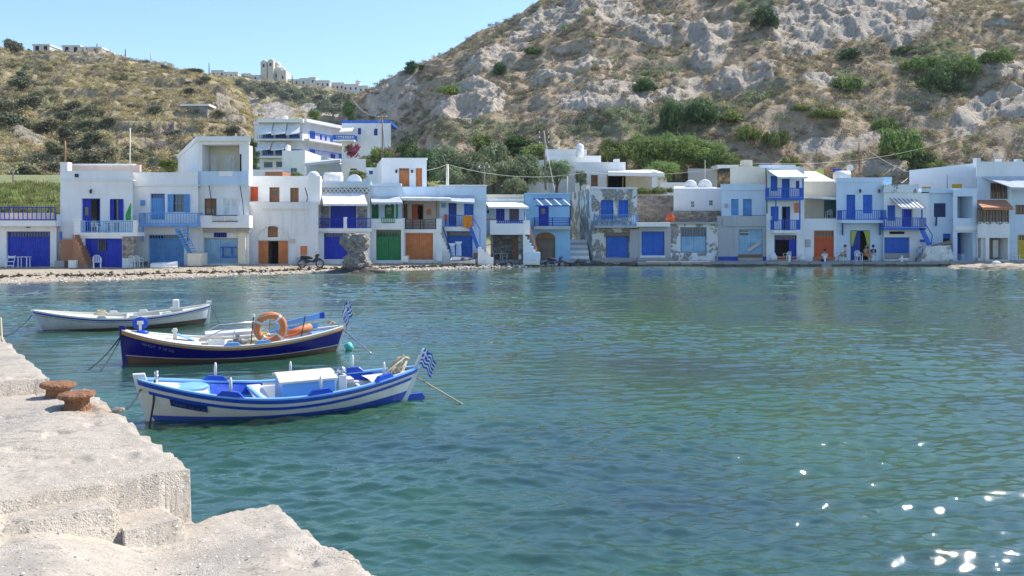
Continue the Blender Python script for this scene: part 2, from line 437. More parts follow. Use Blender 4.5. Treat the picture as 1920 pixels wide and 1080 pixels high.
def make_hill(name, pxs, sil, base, ntf, mat, prof=1.0, amp=1.0, rocks=(), greens=(), terr=0, seed=0, back=.25, ridgeamp=1.0, rbase=0.0, rk=1.0):
    rocks = [(a, b, c*rk, d*rk, e, f) for a, b, c, d, e, f in rocks]
    px = np.asarray(pxs, float)
    t = np.concatenate([np.linspace(0, 1, ntf), 1+np.linspace(0, back, 14)[1:]])
    PX, T = np.meshgrid(px, t, indexing='ij')
    sD = interp(PX, sil, 2); sz = fZ(interp(PX, sil, 1), sD)
    bD = interp(PX, base, 2); bz = fZ(interp(PX, base, 1), bD)
    D = bD+(sD-bD)*T
    tt = np.clip(T, 0, 1)
    Z = bz+(sz-bz)*(tt**prof)
    Z = np.where(T > 1, sz-(D-sD)*.75, Z)
    X = fX(PX, D); Y = D
    py = HY+(HC-Z)*FP/D
    rock = ell(PX, py, rocks); green = ell(PX, py, greens)
    edge = .55*fbm(X, Y, Z, 7, 4, seed+12)+.35*fbm(X, Y, Z, 2.5, 3, seed+14)
    rock = sstep(.28, .72, rock*1.0+edge*(.55+.9*rock)+rbase)
    env = sstep(0, .12, tt)*(1-.45*sstep(.9, 1, tt))
    big = fbm(X, Y, Z, 26, 4, seed+1, True)
    midn = fbm(X, Y, Z*1.4, 9, 5, seed+2, True)
    fine = fbm(X, Y, Z, 2.2, 4, seed+3)
    dn = amp*env*(2.6*big+1.3*midn+.38*fine) + env*rock*(-.1+1.0*fbm(X*1.8, Y*1.8, Z*.35, 6, 6, seed+5, True, .6)+.5*fbm(X*.5, Y*.5, Z*1.5, 5, 4, seed+6, True))
    # push along the average slope normal
    sl = np.arctan2(sz-bz, sD-bD); nx = -X/D*np.sin(sl)*.9; ny = -np.sin(sl); nz = np.cos(sl)
    X = X+nx*dn; Y = Y+ny*dn; Z = Z+nz*dn*ridgeamp
    if terr:
        q = Z/terr + .25*fbm(X, Y, 0, 30, 2, seed+9); fr = q-np.floor(q)
        Z = Z+terr*.8*(sstep(.55, .95, fr)-fr)*env
    V = np.stack([X.ravel(), Y.ravel(), Z.ravel()], 1)
    me = mesh_np(name, V, grid_faces(len(px), len(t)), mat, True, {'rock': rock, 'green': green})
    o = tag(link_mesh(name, me), kind='structure')
    nv = ntf
    HILLS[name] = dict(X=X[:, :nv], Y=Y[:, :nv], Z=Z[:, :nv], rock=rock[:, :nv], green=green[:, :nv])
    h = HILLS[name]; h['px'] = CX+FP*h['X']/h['Y']; h['py'] = HY+(HC-h['Z'])*FP/h['Y']
    # vertex-to-vertex slope towards up
    return o
def on_hill(name, px, py):
    h = HILLS[name]; d = (h['px']-px)**2+(h['py']-py)**2
    thr = d.min()+6; i = np.argmin(np.where(d <= thr, h['Y'], 1e9)); return Vector((h['X'].flat[i], h['Y'].flat[i], h['Z'].flat[i]))

HM_R = hill_material('hill_rock_and_scrub', (.54, .42, .285), (.44, .35, .245), (.50, .42, .335), (.68, .585, .47), (.25, .205, .165))
HM_L = hill_material('dry_grass_hill', (.52, .425, .27), (.38, .32, .19), (.36, .30, .23), (.46, .40, .32), (.18, .14, .11))
HM_F = hill_material('far_ridge_ground', (.54, .46, .29), (.38, .34, .22), (.36, .31, .26), (.46, .41, .35), (.20, .17, .15))

make_hill('rocky_hill', np.linspace(560, 2350, 760),
    [(560,330,136),(610,262,142),(640,226,146),(660,196,148),(700,172,150),(740,150,151),(790,122,152),(850,92,154),(900,60,158),(950,42,163),(1000,17,168),(1035,-2,172),(1100,-45,182),(1300,-130,222),(1600,-210,252),(1900,-190,245),(2350,-150,230)],
    [(560,372,124),(700,366,122),(760,370,112),(830,376,98),(2350,378,92)], 300, HM_R, prof=.93, amp=1.0, seed=3, rbase=.02, rk=1.12,
    rocks=[(1030,55,90,26,-20,1),(1150,30,60,40,20,1),(880,215,70,38,-8,1),(735,195,60,32,-35,1),(930,130,70,22,-25,.9),(1210,60,60,30,30,.9),(1500,70,60,60,0,1),(1600,45,110,45,-12,1.1),(1700,60,60,40,-20,1),(1330,90,45,50,20,.9),
           (1400,165,70,22,-8,.7),(1150,210,110,28,-8,.8),(1270,185,55,22,-20,.9),(1310,70,40,30,0,.8),(1660,120,60,20,0,.5),(1870,145,55,26,0,1),(1830,225,60,28,-30,.9),(1560,285,70,16,-4,1),(1900,215,40,25,0,.9),(1540,175,40,12,0,.8),(1640,270,40,14,0,.8),(1670,310,60,12,0,.9),(1090,140,60,18,0,.6),(1030,165,50,14,0,.6),(1850,300,40,14,0,.5)],
    greens=[(1300,215,75,36,-10,1),(1220,150,40,20,-30,.9),(1420,30,50,25,0,.7),(930,125,28,15,20,.9),(1760,120,70,22,-8,.9),(1790,155,50,40,20,.9),(1870,110,40,20,0,.9),(1590,160,42,20,0,.8),(1400,215,100,20,-20,.7),(1690,280,55,40,10,1),(1640,225,50,18,35,.8),(1200,260,150,30,0,.8),(900,270,160,28,0,.6),(780,270,60,22,0,.6),(1000,40,30,8,-30,.7)])
make_hill('dry_hillside', np.linspace(-420, 600, 560),
    [(-420,70,250),(0,96,245),(60,99,245),(180,103,240),(260,114,236),(330,128,232),(390,140,228),(430,158,222),(460,186,214),(475,212,205),(500,262,188),(530,325,168),(600,385,140)],
    [(-420,392,98),(600,392,112)], 260, HM_L, prof=.86, amp=.75, terr=3.4, seed=21,
    rocks=[(160,108,110,9,0,1),(430,225,25,60,-25,.9),(290,262,60,16,0,.7),(60,110,30,8,0,.6),(370,258,40,12,0,.5)],
    greens=[(60,190,60,30,0,.6),(150,250,80,60,35,.9),(40,320,60,40,0,.7),(230,300,100,24,0,.6),(230,150,30,8,0,.8),(60,130,60,14,0,.7)])
make_hill('near_mound', np.linspace(-300, 260, 240),
    [(-300,215,150),(0,246,146),(50,256,144),(100,282,140),(140,305,136),(180,345,128),(260,392,118)],
    [(-300,396,92),(260,396,104)], 120, HM_L, prof=.9, amp=.7, seed=41, rocks=[(55,280,36,16,20,1),(75,285,26,14,0,1)], greens=[(60,330,90,26,0,.7)])
make_hill('far_ridge', np.linspace(330, 980, 420),
    [(330,165,560),(390,145,560),(480,152,560),(560,160,560),(620,170,560),(700,188,560),(760,205,560),(980,260,520)],
    [(330,330,300),(980,330,300)], 200, HM_F, prof=.8, amp=2.2, seed=61, ridgeamp=.55,
    rocks=[(455,215,40,34,25,1.2),(520,222,45,24,0,1.2),(600,215,60,16,0,.9),(660,230,50,20,0,.7)],
    greens=[(560,190,90,20,10,1),(640,205,60,20,0,1),(470,170,60,10,0,.7)])

# ------------------------------------------------------------------ foreground quay (one mass of rough concrete with a broken edge and steps)
def concrete_material():
    m = NT('pebbly_concrete')
    v = m.voro(78, None, 'Distance'); vc = m.sep(m.voro(78, None, 'Color'))[0]
    patch = m.ramp(m.noise(1.3, 5, .6), [(.42, 0.0), (.58, 1.0)])
    base = m.mix(m.ramp(m.noise(2.6, 7, .7), [(.3, 0.0), (.7, 1.0)]), (.37, .315, .25), (.54, .47, .385))
    peb = m.mix(vc, (.34, .28, .23), (.66, .60, .53))
    col = m.mix(m.math('MULTIPLY', m.ramp(v, [(.15, 1.0), (.4, 0.0)]), m.math('MULTIPLY_ADD', patch, .65, .25)), base, peb)
    col = m.mix(m.ramp(m.noise(3.4, 8, .75, m.mapv((1, 2.2, 1), (0, 0, R(25)))), [(.55, 0.0), (.66, .7)]), col, (.22, .195, .165))
    col = m.mix(m.ramp(m.noise(30, 4, .7), [(.62, 0.0), (.7, .6)]), col, (.16, .14, .12))
    cr = m.voro(1.15, m.mapv((1, 1, .6), (0, 0, R(35)), m.mix(.16, m.pos, m.noise(3.5, 5, .7, None, 'Color'))), 'Distance', 'DISTANCE_TO_EDGE')
    crk = m.math('MULTIPLY', m.ramp(cr, [(.002, .8), (.009, 0.0)]), m.ramp(m.noise(1.4, 3), [(.60, 0.0), (.68, .7)]))
    col = m.mix(crk, col, (.10, .085, .07))
    col = m.mix(m.ramp(m.noise(.9, 6, .7), [(.50, 0.0), (.60, .5)]), col, (.30, .275, .24))
    col = m.mix(m.ramp(m.voro(17, None, 'Distance'), [(.10, .75), (.2, 0.0)]), col, (.68, .63, .56))
    col = m.mix(m.ramp(m.noise(55, 3, .6), [(.60, 0.0), (.66, .8)]), col, (.12, .10, .08))
    col = m.mix(m.ramp(m.noise(11, 6, .75, m.mapv((1, 2.6, 1), (0, 0, R(20)))), [(.60, 0.0), (.68, .7)]), col, (.17, .145, .115))
    # rust running from the bollards
    dd = m.n.new('ShaderNodeVectorMath'); dd.operation = 'DISTANCE'; m.L(m.mapv((1, 1.0, 0)), dd.inputs[0]); dd.inputs[1].default_value = (-4.3, 8.85, 0)
    rf = m.math('MULTIPLY', m.ramp(dd.outputs['Value'], [(.15, 1.0), (.34, 0.0)]), m.ramp(m.noise(7, 4), [(.4, 0.0), (.65, .8)]))
    col = m.mix(rf, col, (.42, .21, .08))
    z = m.sep()[2]
    col = m.mix(m.ramp(m.math('MULTIPLY_ADD', m.noise(4, 4), .3, z), [(.25, 1.0), (.55, 0.0)]), col, (.10, .105, .07))
    m.col(col); m.rough(.93); m.b.inputs['Specular IOR Level'].default_value = .15
    h = m.math('ADD', m.math('MULTIPLY', m.math('SUBTRACT', 1, v), m.math('MULTIPLY_ADD', patch, 1.2, .3)), m.math('MULTIPLY', m.noise(20, 6, .7), 1.5))
    m.nrm(m.bump(m.math('SUBTRACT', h, m.math('MULTIPLY', crk, 3.0)), .0042, 1.0))
    return m.mat
def make_quay():
    # p runs out towards the water, q runs along the quay away from the camera
    def axis(parts, breaks):
        a = np.concatenate(parts); a = a[np.min(np.abs(a[:, None]-np.array(breaks)[None, :]), axis=1) > .006]
        return np.sort(np.concatenate([a]+[[b-.003, b+.003] for b in breaks]))
    EM, EL, Q0, QU = 2.02, 2.70, 6.93, 11.04
    p = axis([np.linspace(-14, -2.6, 50), np.arange(-2.5, 2.76, .0155), np.linspace(2.78, 3.4, 8)], [EM, EL, 1.43, 1.85, 1.62, .96])
    q = axis([np.linspace(-9, 4.7, 50), np.arange(4.75, 11.6, .0165), np.linspace(11.7, 26, 150)], [Q0, QU, 6.60, 6.52])
    A, B = np.meshgrid(p, q, indexing='ij')
    rough = .024*fbm(A, B, 0, .8, 5, 7)-.030*sstep(.25, .6, fbm(A, B, 0, .35, 4, 71))+.0045*fbm(A, B, 0, .08, 3, 8)
    Z = np.full_like(A, -.9)
    lo = .87+.26*sstep(1.75, .75, A)*sstep(4.6, 6.0, B)+.03*fbm(A, B, 0, 1.3, 4, 17)+rough*1.3
    lo = np.where(A < .96, np.maximum(lo, .87+.43*sstep(5.6, 7.0, B+.25*fbm(A, B, 0, 1.1, 3, 5))*sstep(1.0, .6, A)+rough*1.5), lo)
    low = (A < EL) & (B < Q0); Z = np.where(low, lo, Z)
    # worn steps going down beside the face of the main slab
    chip = .035*fbm(A, B, 0, .25, 4, 23)
    Z = np.where(low & (A < 1.43) & (A > .7) & (B > 6.60), np.maximum(Z, 1.195+rough*1.5-.05*sstep(.06, 0, 1.43-A)+.4*np.minimum(chip, 0)), Z)
    Z = np.where(low & (A > 1.43) & (A < 1.85) & (B > 6.52), np.maximum(Z, 1.035+rough*1.5-.04*sstep(.06, 0, 1.85-A)+.4*np.minimum(chip, 0)), Z)
    main = (A < EM) & (B > Q0) & ~((B > QU) & (A > 1.62))
    de = np.minimum(np.abs(EM-A), np.abs(B-Q0)); nib = np.clip(.5+1.4*fbm(A, B, 0, .22, 4, 19), 0, 1.3)
    zm = 1.30+rough-.045*nib*sstep(.10, 0, de)+.012*fbm(A, B, 0, 1.8, 3, 27)
    Z = np.where(main, zm, Z)
    up = (A < 1.62) & (B > QU); du = np.minimum(np.abs(1.62-A), np.abs(B-QU))
    Z = np.where(up, 1.475+rough*.7-.02*nib*sstep(.07, 0, du), Z)
    dl = np.minimum(np.abs(EL-A), np.where(A > EM, np.abs(Q0-B), 9)); Z = np.where(low, Z-.04*nib*sstep(.09, 0, dl), Z)
    # dressing of the edges: push whole faces about so that no line stays straight
    wa = .050*fbm(A, B, Z*.8, .55, 4, 1)+.012*fbm(A, B, Z*1.0, .12, 3, 4)
    wb = .055*fbm(A, B, Z*.8, .6, 4, 2)+.012*fbm(A, B, Z*1.0, .12, 3, 6)
    A2 = A+wa; B2 = B+wb
    X = .8*A2-.6*B2; Y = .6*A2+.8*B2
    me = mesh_np('quay', np.stack([X.ravel(), Y.ravel(), Z.ravel()], 1), grid_faces(len(p), len(q)), concrete_material())
    return tag(link_mesh('quay', me), kind='structure')
make_quay()
# ------------------------------------------------------------------ buildings
BAL_ME = {}
def shared_box(key, sx, sy, sz, mat):
    k = (key, round(sx, 3), round(sy, 3), round(sz, 2), mat.name)
    if k not in BAL_ME:
        mb = MB(); mb.box(-sx/2, sx/2, -sy/2, sy/2, 0, sz); o = mb.build(key, mat); BAL_ME[k] = o.data; bpy.data.objects.remove(o)
    return BAL_ME[k]
class House:
    def __init__(s, label, D, x0, x1, ybase, cat='house', name='house', group=None):
        s.D = D; s.r = thing(name, label, cat, P((x0+x1)/2, ybase, D), group); s.name = name
    # front wall with real openings, closed box behind
    def wall(s, x0, x1, yt, yb, mat, holes=(), D=None, depth=6, rec=.26, name='wall', flank=None, label=None, rise=0, flankR=None, sill=None):
        D = D or s.D; mb = MB()
        X0, X1 = fX(x0, D), fX(x1, D); Zt, Zb = fZ(yt, D), fZ(yb, D)-(.45 if yb > 480 else (4.0 if D >= 76 else 0))
        hs = [(max(fX(h[0], D), X0), min(fX(h[2], D), X1), max(fZ(h[3], D), Zb), min(fZ(h[1], D), Zt)) for h in holes]
        xs = sorted({X0, X1, *[h[0] for h in hs], *[h[1] for h in hs]}); zs = sorted({Zb, Zt, *[h[2] for h in hs], *[h[3] for h in hs]})
        for i in range(len(xs)-1):
            for j in range(len(zs)-1):
                cx, cz = (xs[i]+xs[i+1])/2, (zs[j]+zs[j+1])/2
                if any(h[0] < cx < h[1] and h[2] < cz < h[3] for h in hs): continue
                mb.quad((xs[i], D, zs[j]), (xs[i+1], D, zs[j]), (xs[i+1], D, zs[j+1]), (xs[i], D, zs[j+1]))
        for (a, b, c, d) in hs:
            e = D+rec
            mb.quad((a, D, c), (a, e, c), (a, e, d), (a, D, d)); mb.quad((b, e, c), (b, D, c), (b, D, d), (b, e, d))
            mb.quad((a, e, d), (b, e, d), (b, D, d), (a, D, d)); mb.quad((a, D, c), (b, D, c), (b, e, c), (a, e, c))
        E = D+depth
        BL = (fX(flank[0], flank[1]), flank[1]) if flank else ((X0 if x0 < 960 else fX(x0+2, E)), E)
        BR = (fX(flankR[0], flankR[1]), flankR[1]) if flankR else ((X1 if x1 > 960 else fX(x1-2, E)), E)
        mb.quad((BL[0], BL[1], Zb), (X0, D, Zb), (X0, D, Zt), (BL[0], BL[1], Zt+rise))
        mb.quad((X1, D, Zb), (BR[0], BR[1], Zb), (BR[0], BR[1], Zt+rise), (X1, D, Zt))
        mb.quad((X0, D, Zt), (X1, D, Zt), (BR[0], BR[1], Zt+rise), (BL[0], BL[1], Zt+rise))
        mb.quad((BR[0], BR[1], Zb), (BL[0], BL[1], Zb), (BL[0], BL[1], Zt+rise), (BR[0], BR[1], Zt+rise))
        # backing 0.5 m behind each opening's leaf so that no light leaks through
        o = mb.build(name, mat, s.r)
        if label: o['label'] = label
        return o
    def box(s, name, x0, x1, yt, yb, mat, d0, d1, bevel=0, label=None, par=None):
        mb = MB(); Y = s.D+d0
        mb.box(fX(x0, Y), fX(x1, Y), Y, s.D+d1, fZ(yb, Y), fZ(yt, Y)); o = mb.build(name, mat, par or s.r, bevel=bevel)
        if label: o['label'] = label
        return o
    def leaf(s, name, x0, x1, yt, yb, mat, Y, planks=0, louv=False, th=.05, par=None, rot=0):
        X0, X1, Zt, Zb = fX(x0, Y), fX(x1, Y), fZ(yt, Y), fZ(yb, Y); mb = MB()
        if louv:
            t = .07
            mb.box(X0, X0+t, Y, Y+th, Zb, Zt); mb.box(X1-t, X1, Y, Y+th, Zb, Zt); mb.box(X0+t, X1-t, Y+.002, Y+th, Zt-t, Zt); mb.box(X0+t, X1-t, Y+.002, Y+th, Zb, Zb+t)
            mb.box(X0+t, X1-t, Y+.002, Y+th, (Zt+Zb)/2-.035, (Zt+Zb)/2+.035)
            n = max(4, int((Zt-Zb)/.09))
            for i in range(n):
                z = Zb+t+(Zt-Zb-2*t)*(i+.5)/n; mb.hexa([(X0+t, Y+.005, z-.045), (X1-t, Y+.005, z-.045), (X1-t, Y+.02, z-.045), (X0+t, Y+.02, z-.045), (X0+t, Y+.03, z+.03), (X1-t, Y+.03, z+.03), (X1-t, Y+.045, z+.03), (X0+t, Y+.045, z+.03)])
            mb.box(X0+t, X1-t, Y+th, Y+th+.01, Zb+t, Zt-t)
        else:
            n = planks or max(2, int((X1-X0)/.16)); w = (X1-X0)/n
            for i in range(n):
                o_ = .006*((i*7) % 3); mb.box(X0+i*w+.006, X0+(i+1)*w-.006, Y+o_, Y+th-.015, Zb, Zt)
            mb.box(X0, X1, Y+th-.012, Y+th, Zb, Zt)
        return mb.build(name, mat, par or s.r)
    def frame(s, x0, x1, yt, yb, mat, Y, w=.07, name='door_frame', bottom=False, par=None):
        X0, X1, Zt, Zb = fX(x0, Y), fX(x1, Y), fZ(yt, Y), fZ(yb, Y); mb = MB()
        mb.box(X0, X0+w, Y-.03, Y+.1, Zb, Zt); mb.box(X1-w, X1, Y-.03, Y+.1, Zb, Zt); mb.box(X0+w, X1-w, Y-.028, Y+.1, Zt-w, Zt)
        if bottom: mb.box(X0+w, X1-w, Y-.028, Y+.1, Zb, Zb+w)
        return mb.build(name, mat, par or s.r)
    def door(s, x0, yt, x1, yb, mat, D=None, trans=0, leaves=1, open_=None, bars=False, rec=.17, framemat=None, name='door', lbl=None, pane=None):
        Y = (D or s.D)+rec; fr = s.frame(x0, x1, yt, yb, framemat or mat, Y, name=name)
        if lbl: fr['label'] = lbl
        wpx = .07*FP/Y; a, b, top = x0+wpx, x1-wpx, yt+wpx
        if trans:
            yb2 = yt+trans; n = max(2, int((b-a)/5)); mb = MB(); Z0, Z1 = fZ(yb2, Y), fZ(top, Y)
            for i in range(n+1):
                xx = fX(a, Y)+(fX(b, Y)-fX(a, Y))*i/n; mb.box(xx-.018, xx+.018, Y, Y+.04, Z0, Z1)
            mb.box(fX(a, Y), fX(b, Y), Y-.004, Y+.05, Z0-.05, Z0); mb.build('transom_bars', framemat or mat, fr)
            mb = MB(); mb.box(fX(a, Y), fX(b, Y), Y+.05, Y+.06, Z0, Z1); mb.build('pane', GLASS, fr); top = yb2
        w_ = (b-a)/leaves
        for i in range(leaves):
            if open_ is not None and i in open_:
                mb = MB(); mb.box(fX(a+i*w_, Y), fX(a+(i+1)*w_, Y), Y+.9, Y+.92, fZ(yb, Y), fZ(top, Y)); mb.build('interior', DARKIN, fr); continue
            lf = s.leaf('door_leaf', a+i*w_+.15, a+(i+1)*w_-.15, top+.15, yb, mat, Y+.02, par=fr)
            X0, X1, Z0, Z1 = fX(a+i*w_+.3, Y), fX(a+(i+1)*w_-.3, Y), fZ(yb, Y), fZ(top, Y)
            for k in (.12, .52, .92): z = Z0+(Z1-Z0)*k; mb = MB(); mb.box(X0, X1, Y-.012, Y+.019, z-.045, z+.045); mb.build('cross_rail', mat, fr)
        if pane:
            mb = MB(); mb.box(fX(pane[0], Y), fX(pane[2], Y), Y-.004, Y+.018, fZ(pane[3], Y), fZ(pane[1], Y)); mb.build('pane', GLASS, fr)
        return fr
    def window(s, x0, yt, x1, yb, mat, D=None, kind='shut', rec=.12, sill=None, lbl=None, nb=0):
        Y = (D or s.D)+rec; fr = s.frame(x0, x1, yt, yb, mat, Y, w=.05, name='window', bottom=True)
        if lbl: fr['label'] = lbl
        wpx = .05*FP/Y; a, b = x0+wpx, x1-wpx
        if kind == 'shut':
            m_ = (a+b)/2; s.leaf('shutter', a, m_-.1, yt+wpx, yb-wpx, mat, Y, louv=True, par=fr); s.leaf('shutter', m_+.1, b, yt+wpx, yb-wpx, mat, Y, louv=True, par=fr)
        elif kind == 'board':
            m_ = (a+b)/2; s.leaf('shutter', a, m_-.1, yt+wpx, yb-wpx, mat, Y, par=fr); s.leaf('shutter', m_+.1, b, yt+wpx, yb-wpx, mat, Y, par=fr)
        else:
            mb = MB(); mb.box(fX(a, Y), fX(b, Y), Y+.05, Y+.06, fZ(yb-wpx, Y), fZ(yt+wpx, Y)); mb.build('pane', GLASS, fr)
            mb = MB(); n = nb or 1
            for i in range(1, n+1):
                xx = fX(a, Y)+(fX(b, Y)-fX(a, Y))*i/(n+1); mb.box(xx-.02, xx+.02, Y, Y+.04, fZ(yb-wpx, Y), fZ(yt+wpx, Y))
            zz = (fZ(yb, Y)+fZ(yt, Y))/2; mb.box(fX(a, Y), fX(b, Y), Y+.01, Y+.035, zz-.02, zz+.02)
            mb.build('glazing_bars', mat, fr)
        if kind == 'open':                  # shutters folded back against the wall
            q = (x1-x0)*.45; YY = (D or s.D)-.06
            s.leaf('shutter', x0-q, x0, yt, yb, mat, YY, louv=True, th=.045, par=fr); s.leaf('shutter', x1, x1+q, yt, yb, mat, YY, louv=True, th=.045, par=fr)
        if sill: s.box('window_sill', x0-1, x1+1, yb, yb+1.6, sill, -.08, 0, par=fr)
        return fr
    def balcony(s, x0, x1, yrail, ytop, ybot, proj, slab, rail, D=None, style='bars', side=True, sp=.13, xr0=None, xr1=None, rw=.045):
        Dw = D or s.D; Y = Dw-proj; mb = MB()
        X0, X1 = fX(x0, Y), fX(x1, Y); Zt, Zb = fZ(ytop, Y), fZ(ybot, Y)
        mb.box(X0, X1, Y, Dw-.002, Zb, Zt); bal = mb.build('balcony', slab, s.r)
        if rail is None: return bal
        s.rail(xr0 or x0, xr1 or x1, yrail, ytop, Y+.04, rail, bal, style, sp, rw, (Dw-Y-.05) if side else 0)
        return bal
    def rail(s, x0, x1, yt, yb, Y, mat, par, style='bars', sp=.13, rw=.045, back=0):
        X0, X1, Zt, Zb = fX(x0, Y)+.03, fX(x1, Y)-.03, fZ(yt, Y), fZ(yb, Y); og = origin_of(par)
        runs = [((X0, Y), (X1, Y))]
        if back: runs += [((X0, Y+.06), (X0, Y+back)), ((X1, Y+.06), (X1, Y+back))]
        for (a, b) in runs:
            L = math.hypot(b[0]-a[0], b[1]-a[1]); n = max(1, int(round(L/sp)))
            mb = MB(); mb.beam((a[0], a[1], Zt-rw/2), (b[0], b[1], Zt-rw/2), rw*1.3, rw); mb.build('top_rail', mat, par)
            if style != 'horizontal': mb = MB(); mb.beam((a[0], a[1], Zb+.08), (b[0], b[1], Zb+.08), rw, rw); mb.build('bottom_rail', mat, par)
            if style == 'bars':
                me = shared_box('baluster', rw*.62, rw*.62, Zt-Zb-rw-.1, mat)
                for i in range(n+1):
                    t = i/n; link_mesh('baluster', me, par, Vector((a[0]+(b[0]-a[0])*t, a[1]+(b[1]-a[1])*t, Zb+.1))-og)
            elif style == 'slats':
                me = shared_box('slat', .08, .03, Zt-Zb-rw-.05, mat); n = max(1, int(round(L/.155)))
                for i in range(n+1):
                    t = i/n; link_mesh('slat', me, par, Vector((a[0]+(b[0]-a[0])*t, a[1]+(b[1]-a[1])*t, Zb+.05))-og)
            elif style == 'horizontal':
                for k in (.12, .42, .70): mb = MB(); mb.beam((a[0], a[1], Zb+(Zt-Zb)*k), (b[0], b[1], Zb+(Zt-Zb)*k), rw, rw); mb.build('rail_bar', mat, par)
                m_ = max(1, int(round(L/1.3)))
                for i in range(m_+1):
                    t = i/m_; mb = MB(); x = a[0]+(b[0]-a[0])*t; y = a[1]+(b[1]-a[1])*t; mb.box(x-.04, x+.04, y-.045, y+.035, Zb, Zt+.02); mb.build('post', mat, par)
            elif style == 'x':
                m_ = max(1, int(round(L/1.0)))
                for i in range(m_):
                    p = a[0]+(b[0]-a[0])*i/m_; q = a[0]+(b[0]-a[0])*(i+1)/m_
                    mb = MB(); mb.beam((p, Y, Zb+.1), (q, Y, Zt-.05), .04); mb.beam((p, Y+.03, Zt-.05), (q, Y+.03, Zb+.1), .04); mb.box(p-.03, p+.03, Y-.03, Y+.06, Zb, Zt); mb.build('cross_brace', WPAINT, par)
    def awning(s, pts, mat, name='awning', th=.03, par=None, posts=None, pm=None):
        c = [P(*p) for p in pts]; mb = MB(); mb.sheet(c, th)
        n = 7                                   # scalloped rolls along the front edge
        o = mb.build(name, mat, par or s.r)
        mb = MB(); a, b = c[3], c[2]; mb.beam(a+Vector((0, -.03, -.05)), b+Vector((0, -.03, -.05)), .03, .14); mb.build('valance', mat, o)
        if posts:
            for (px, py, yb, Y) in posts:
                mb = MB(); mb.beam(P(px, py, Y), (fX(px, Y), Y, fZ(yb, Y)), .045); mb.build('awning_post', pm or WPAINT, o)
        return o
    def stairs(s, xb, yb, xt, yt, n, d0, d1, mat, name='outdoor_stairs', solid=True, stepmat=None, mirror=False):
        """flight running along the facade from (xb,yb) at the bottom to (xt,yt) at the top"""
        Y0, Y1 = s.D+d0, s.D+d1; root = None; g = fZ(yb, Y0)-.4
        Xb, Xt, Zb, Zt = fX(xb, Y0), fX(xt, Y0), fZ(yb, Y0), fZ(yt, Y0)
        for i in range(n):
            a = Xb+(Xt-Xb)*i/n; b = Xb+(Xt-Xb)*(i+1)/n; z = Zb+(Zt-Zb)*(i+1)/n
            mb = MB(); mb.box(min(a, b), max(a, b), Y0, Y1, g if solid else z-.09, z)
            if root is None: root = mb.build(name, mat, s.r)
            else: mb.build('step', stepmat or mat, root, bevel=0)
        return root
    def lamp(s, px, py, D=None):
        Y = (D or s.D); p = P(px, py, Y-.18); mb = MB()
        mb.beam((p.x, Y, p.z+.18), (p.x, p.y, p.z+.2), .03); mb.lathe((p.x, p.y, p.z-.12), [(.03, 0), (.075, .05), (.095, .2), (.11, .22), (.02, .3)], 8)
        return mb.build('wall_lamp', DARKI, s.r)
    def coping(s, x0, x1, y, mat, D=None, proj=.12, h=2.2, label=None):
        Y = (D or s.D)-proj; mb = MB(); mb.box(fX(x0, Y), fX(x1, Y), Y, (D or s.D)+.3, fZ(y+h, Y), fZ(y, Y)); return mb.build('cornice', mat, s.r, bevel=.02)

def tpost(h, px, yt, yb, D, mat, w=.09, name='post'):
    mb = MB(); x = fX(px, D); mb.box(x-w/2, x+w/2, D, D+w, fZ(yb, D), fZ(yt, D)); return mb.build(name, mat, h.r)

# --- A: terrace house at the left edge
h = House('low white boathouse at the far left with royal blue garage and blue terrace railing', 61, -35, 141, 500)
h.wall(-35, 106, 424, 500, WHITE, [(12, 434, 94, 500)], flankR=(104, 68))
h.wall(106, 148, 402, 500, WHITE, [], D=61.6, depth=5)
h.door(12, 434, 94, 500, ROYAL, trans=9, leaves=3, framemat=DEEP, name='garage_door')
b = h.balcony(-35, 104, 388, 414, 424, .7, WHITE, ROYAL, side=False, rw=.07, sp=.32)
h.box('terrace_wall', -35, 100, 399, 425, PINK, 3.0, 3.3, label='pinkish low wall at the back of the terrace')
h.box('roof', -35, 104, 414.3, 424, WHITE, .01, 5.5)
h.box('sign_plate', 49, 57, 425.5, 427, DARKI, -.03, 0)
st = h.stairs(165, 503, 136, 440, 9, -1.6, -.2, TERRAC, stepmat=TERRAC)
h.box('stair_wall', 113, 137, 449, 501, TERRAC, -.9, -.15, label='brown stone stair wall')
h.box('bench', 102, 120, 489, 502, CONCR, -1.2, -.2)
h.box('bench', 128, 142, 488, 503, WHITE2, -1.9, -1.2)
mb = MB(); mb.beam(P(114, 434, 60.5), P(114, 456, 60.5), .12); mb.build('downpipe', MIDB, h.r)

# --- B: white house with royal blue doors and terrace
h = House('white two storey house with royal blue door, shuttered window and terrace', 61.5, 113, 250, 500)
h.wall(113, 249, 320, 446, WHITE, [(153, 372, 188, 438), (206, 373, 231, 413)], depth=7)
h.wall(142, 250, 443, 502, WHITE, [(158, 447, 229, 502)], D=60.2, depth=1.32)
h.door(153, 372, 188, 438, ROYAL, leaves=2, open_=[1], pane=(159.5, 388, 166, 404))
h.window(206, 373, 231, 413, ROYAL, kind='glass', nb=2)
h.leaf('shutter', 206, 213, 374, 412, ROYAL, 61.44, louv=True); h.leaf('shutter', 224, 231, 374, 412, ROYAL, 61.44, louv=True)
h.door(158, 447, 229, 502, ROYAL, D=60.2, leaves=2, name='garage_door', pane=(184, 449, 199, 470))
mb = MB()
for i in range(4): x = fX(186+i*4, 60.3); mb.box(x-.02, x+.02, 60.29, 60.32, fZ(470, 60.3), fZ(449, 60.3))
mb.build('window_bars', DARKI, h.r)
bal = h.balcony(142, 256, 414, 436, 443, 1.35, WHITE, LTB, side=False, xr0=151, xr1=249, sp=.16)
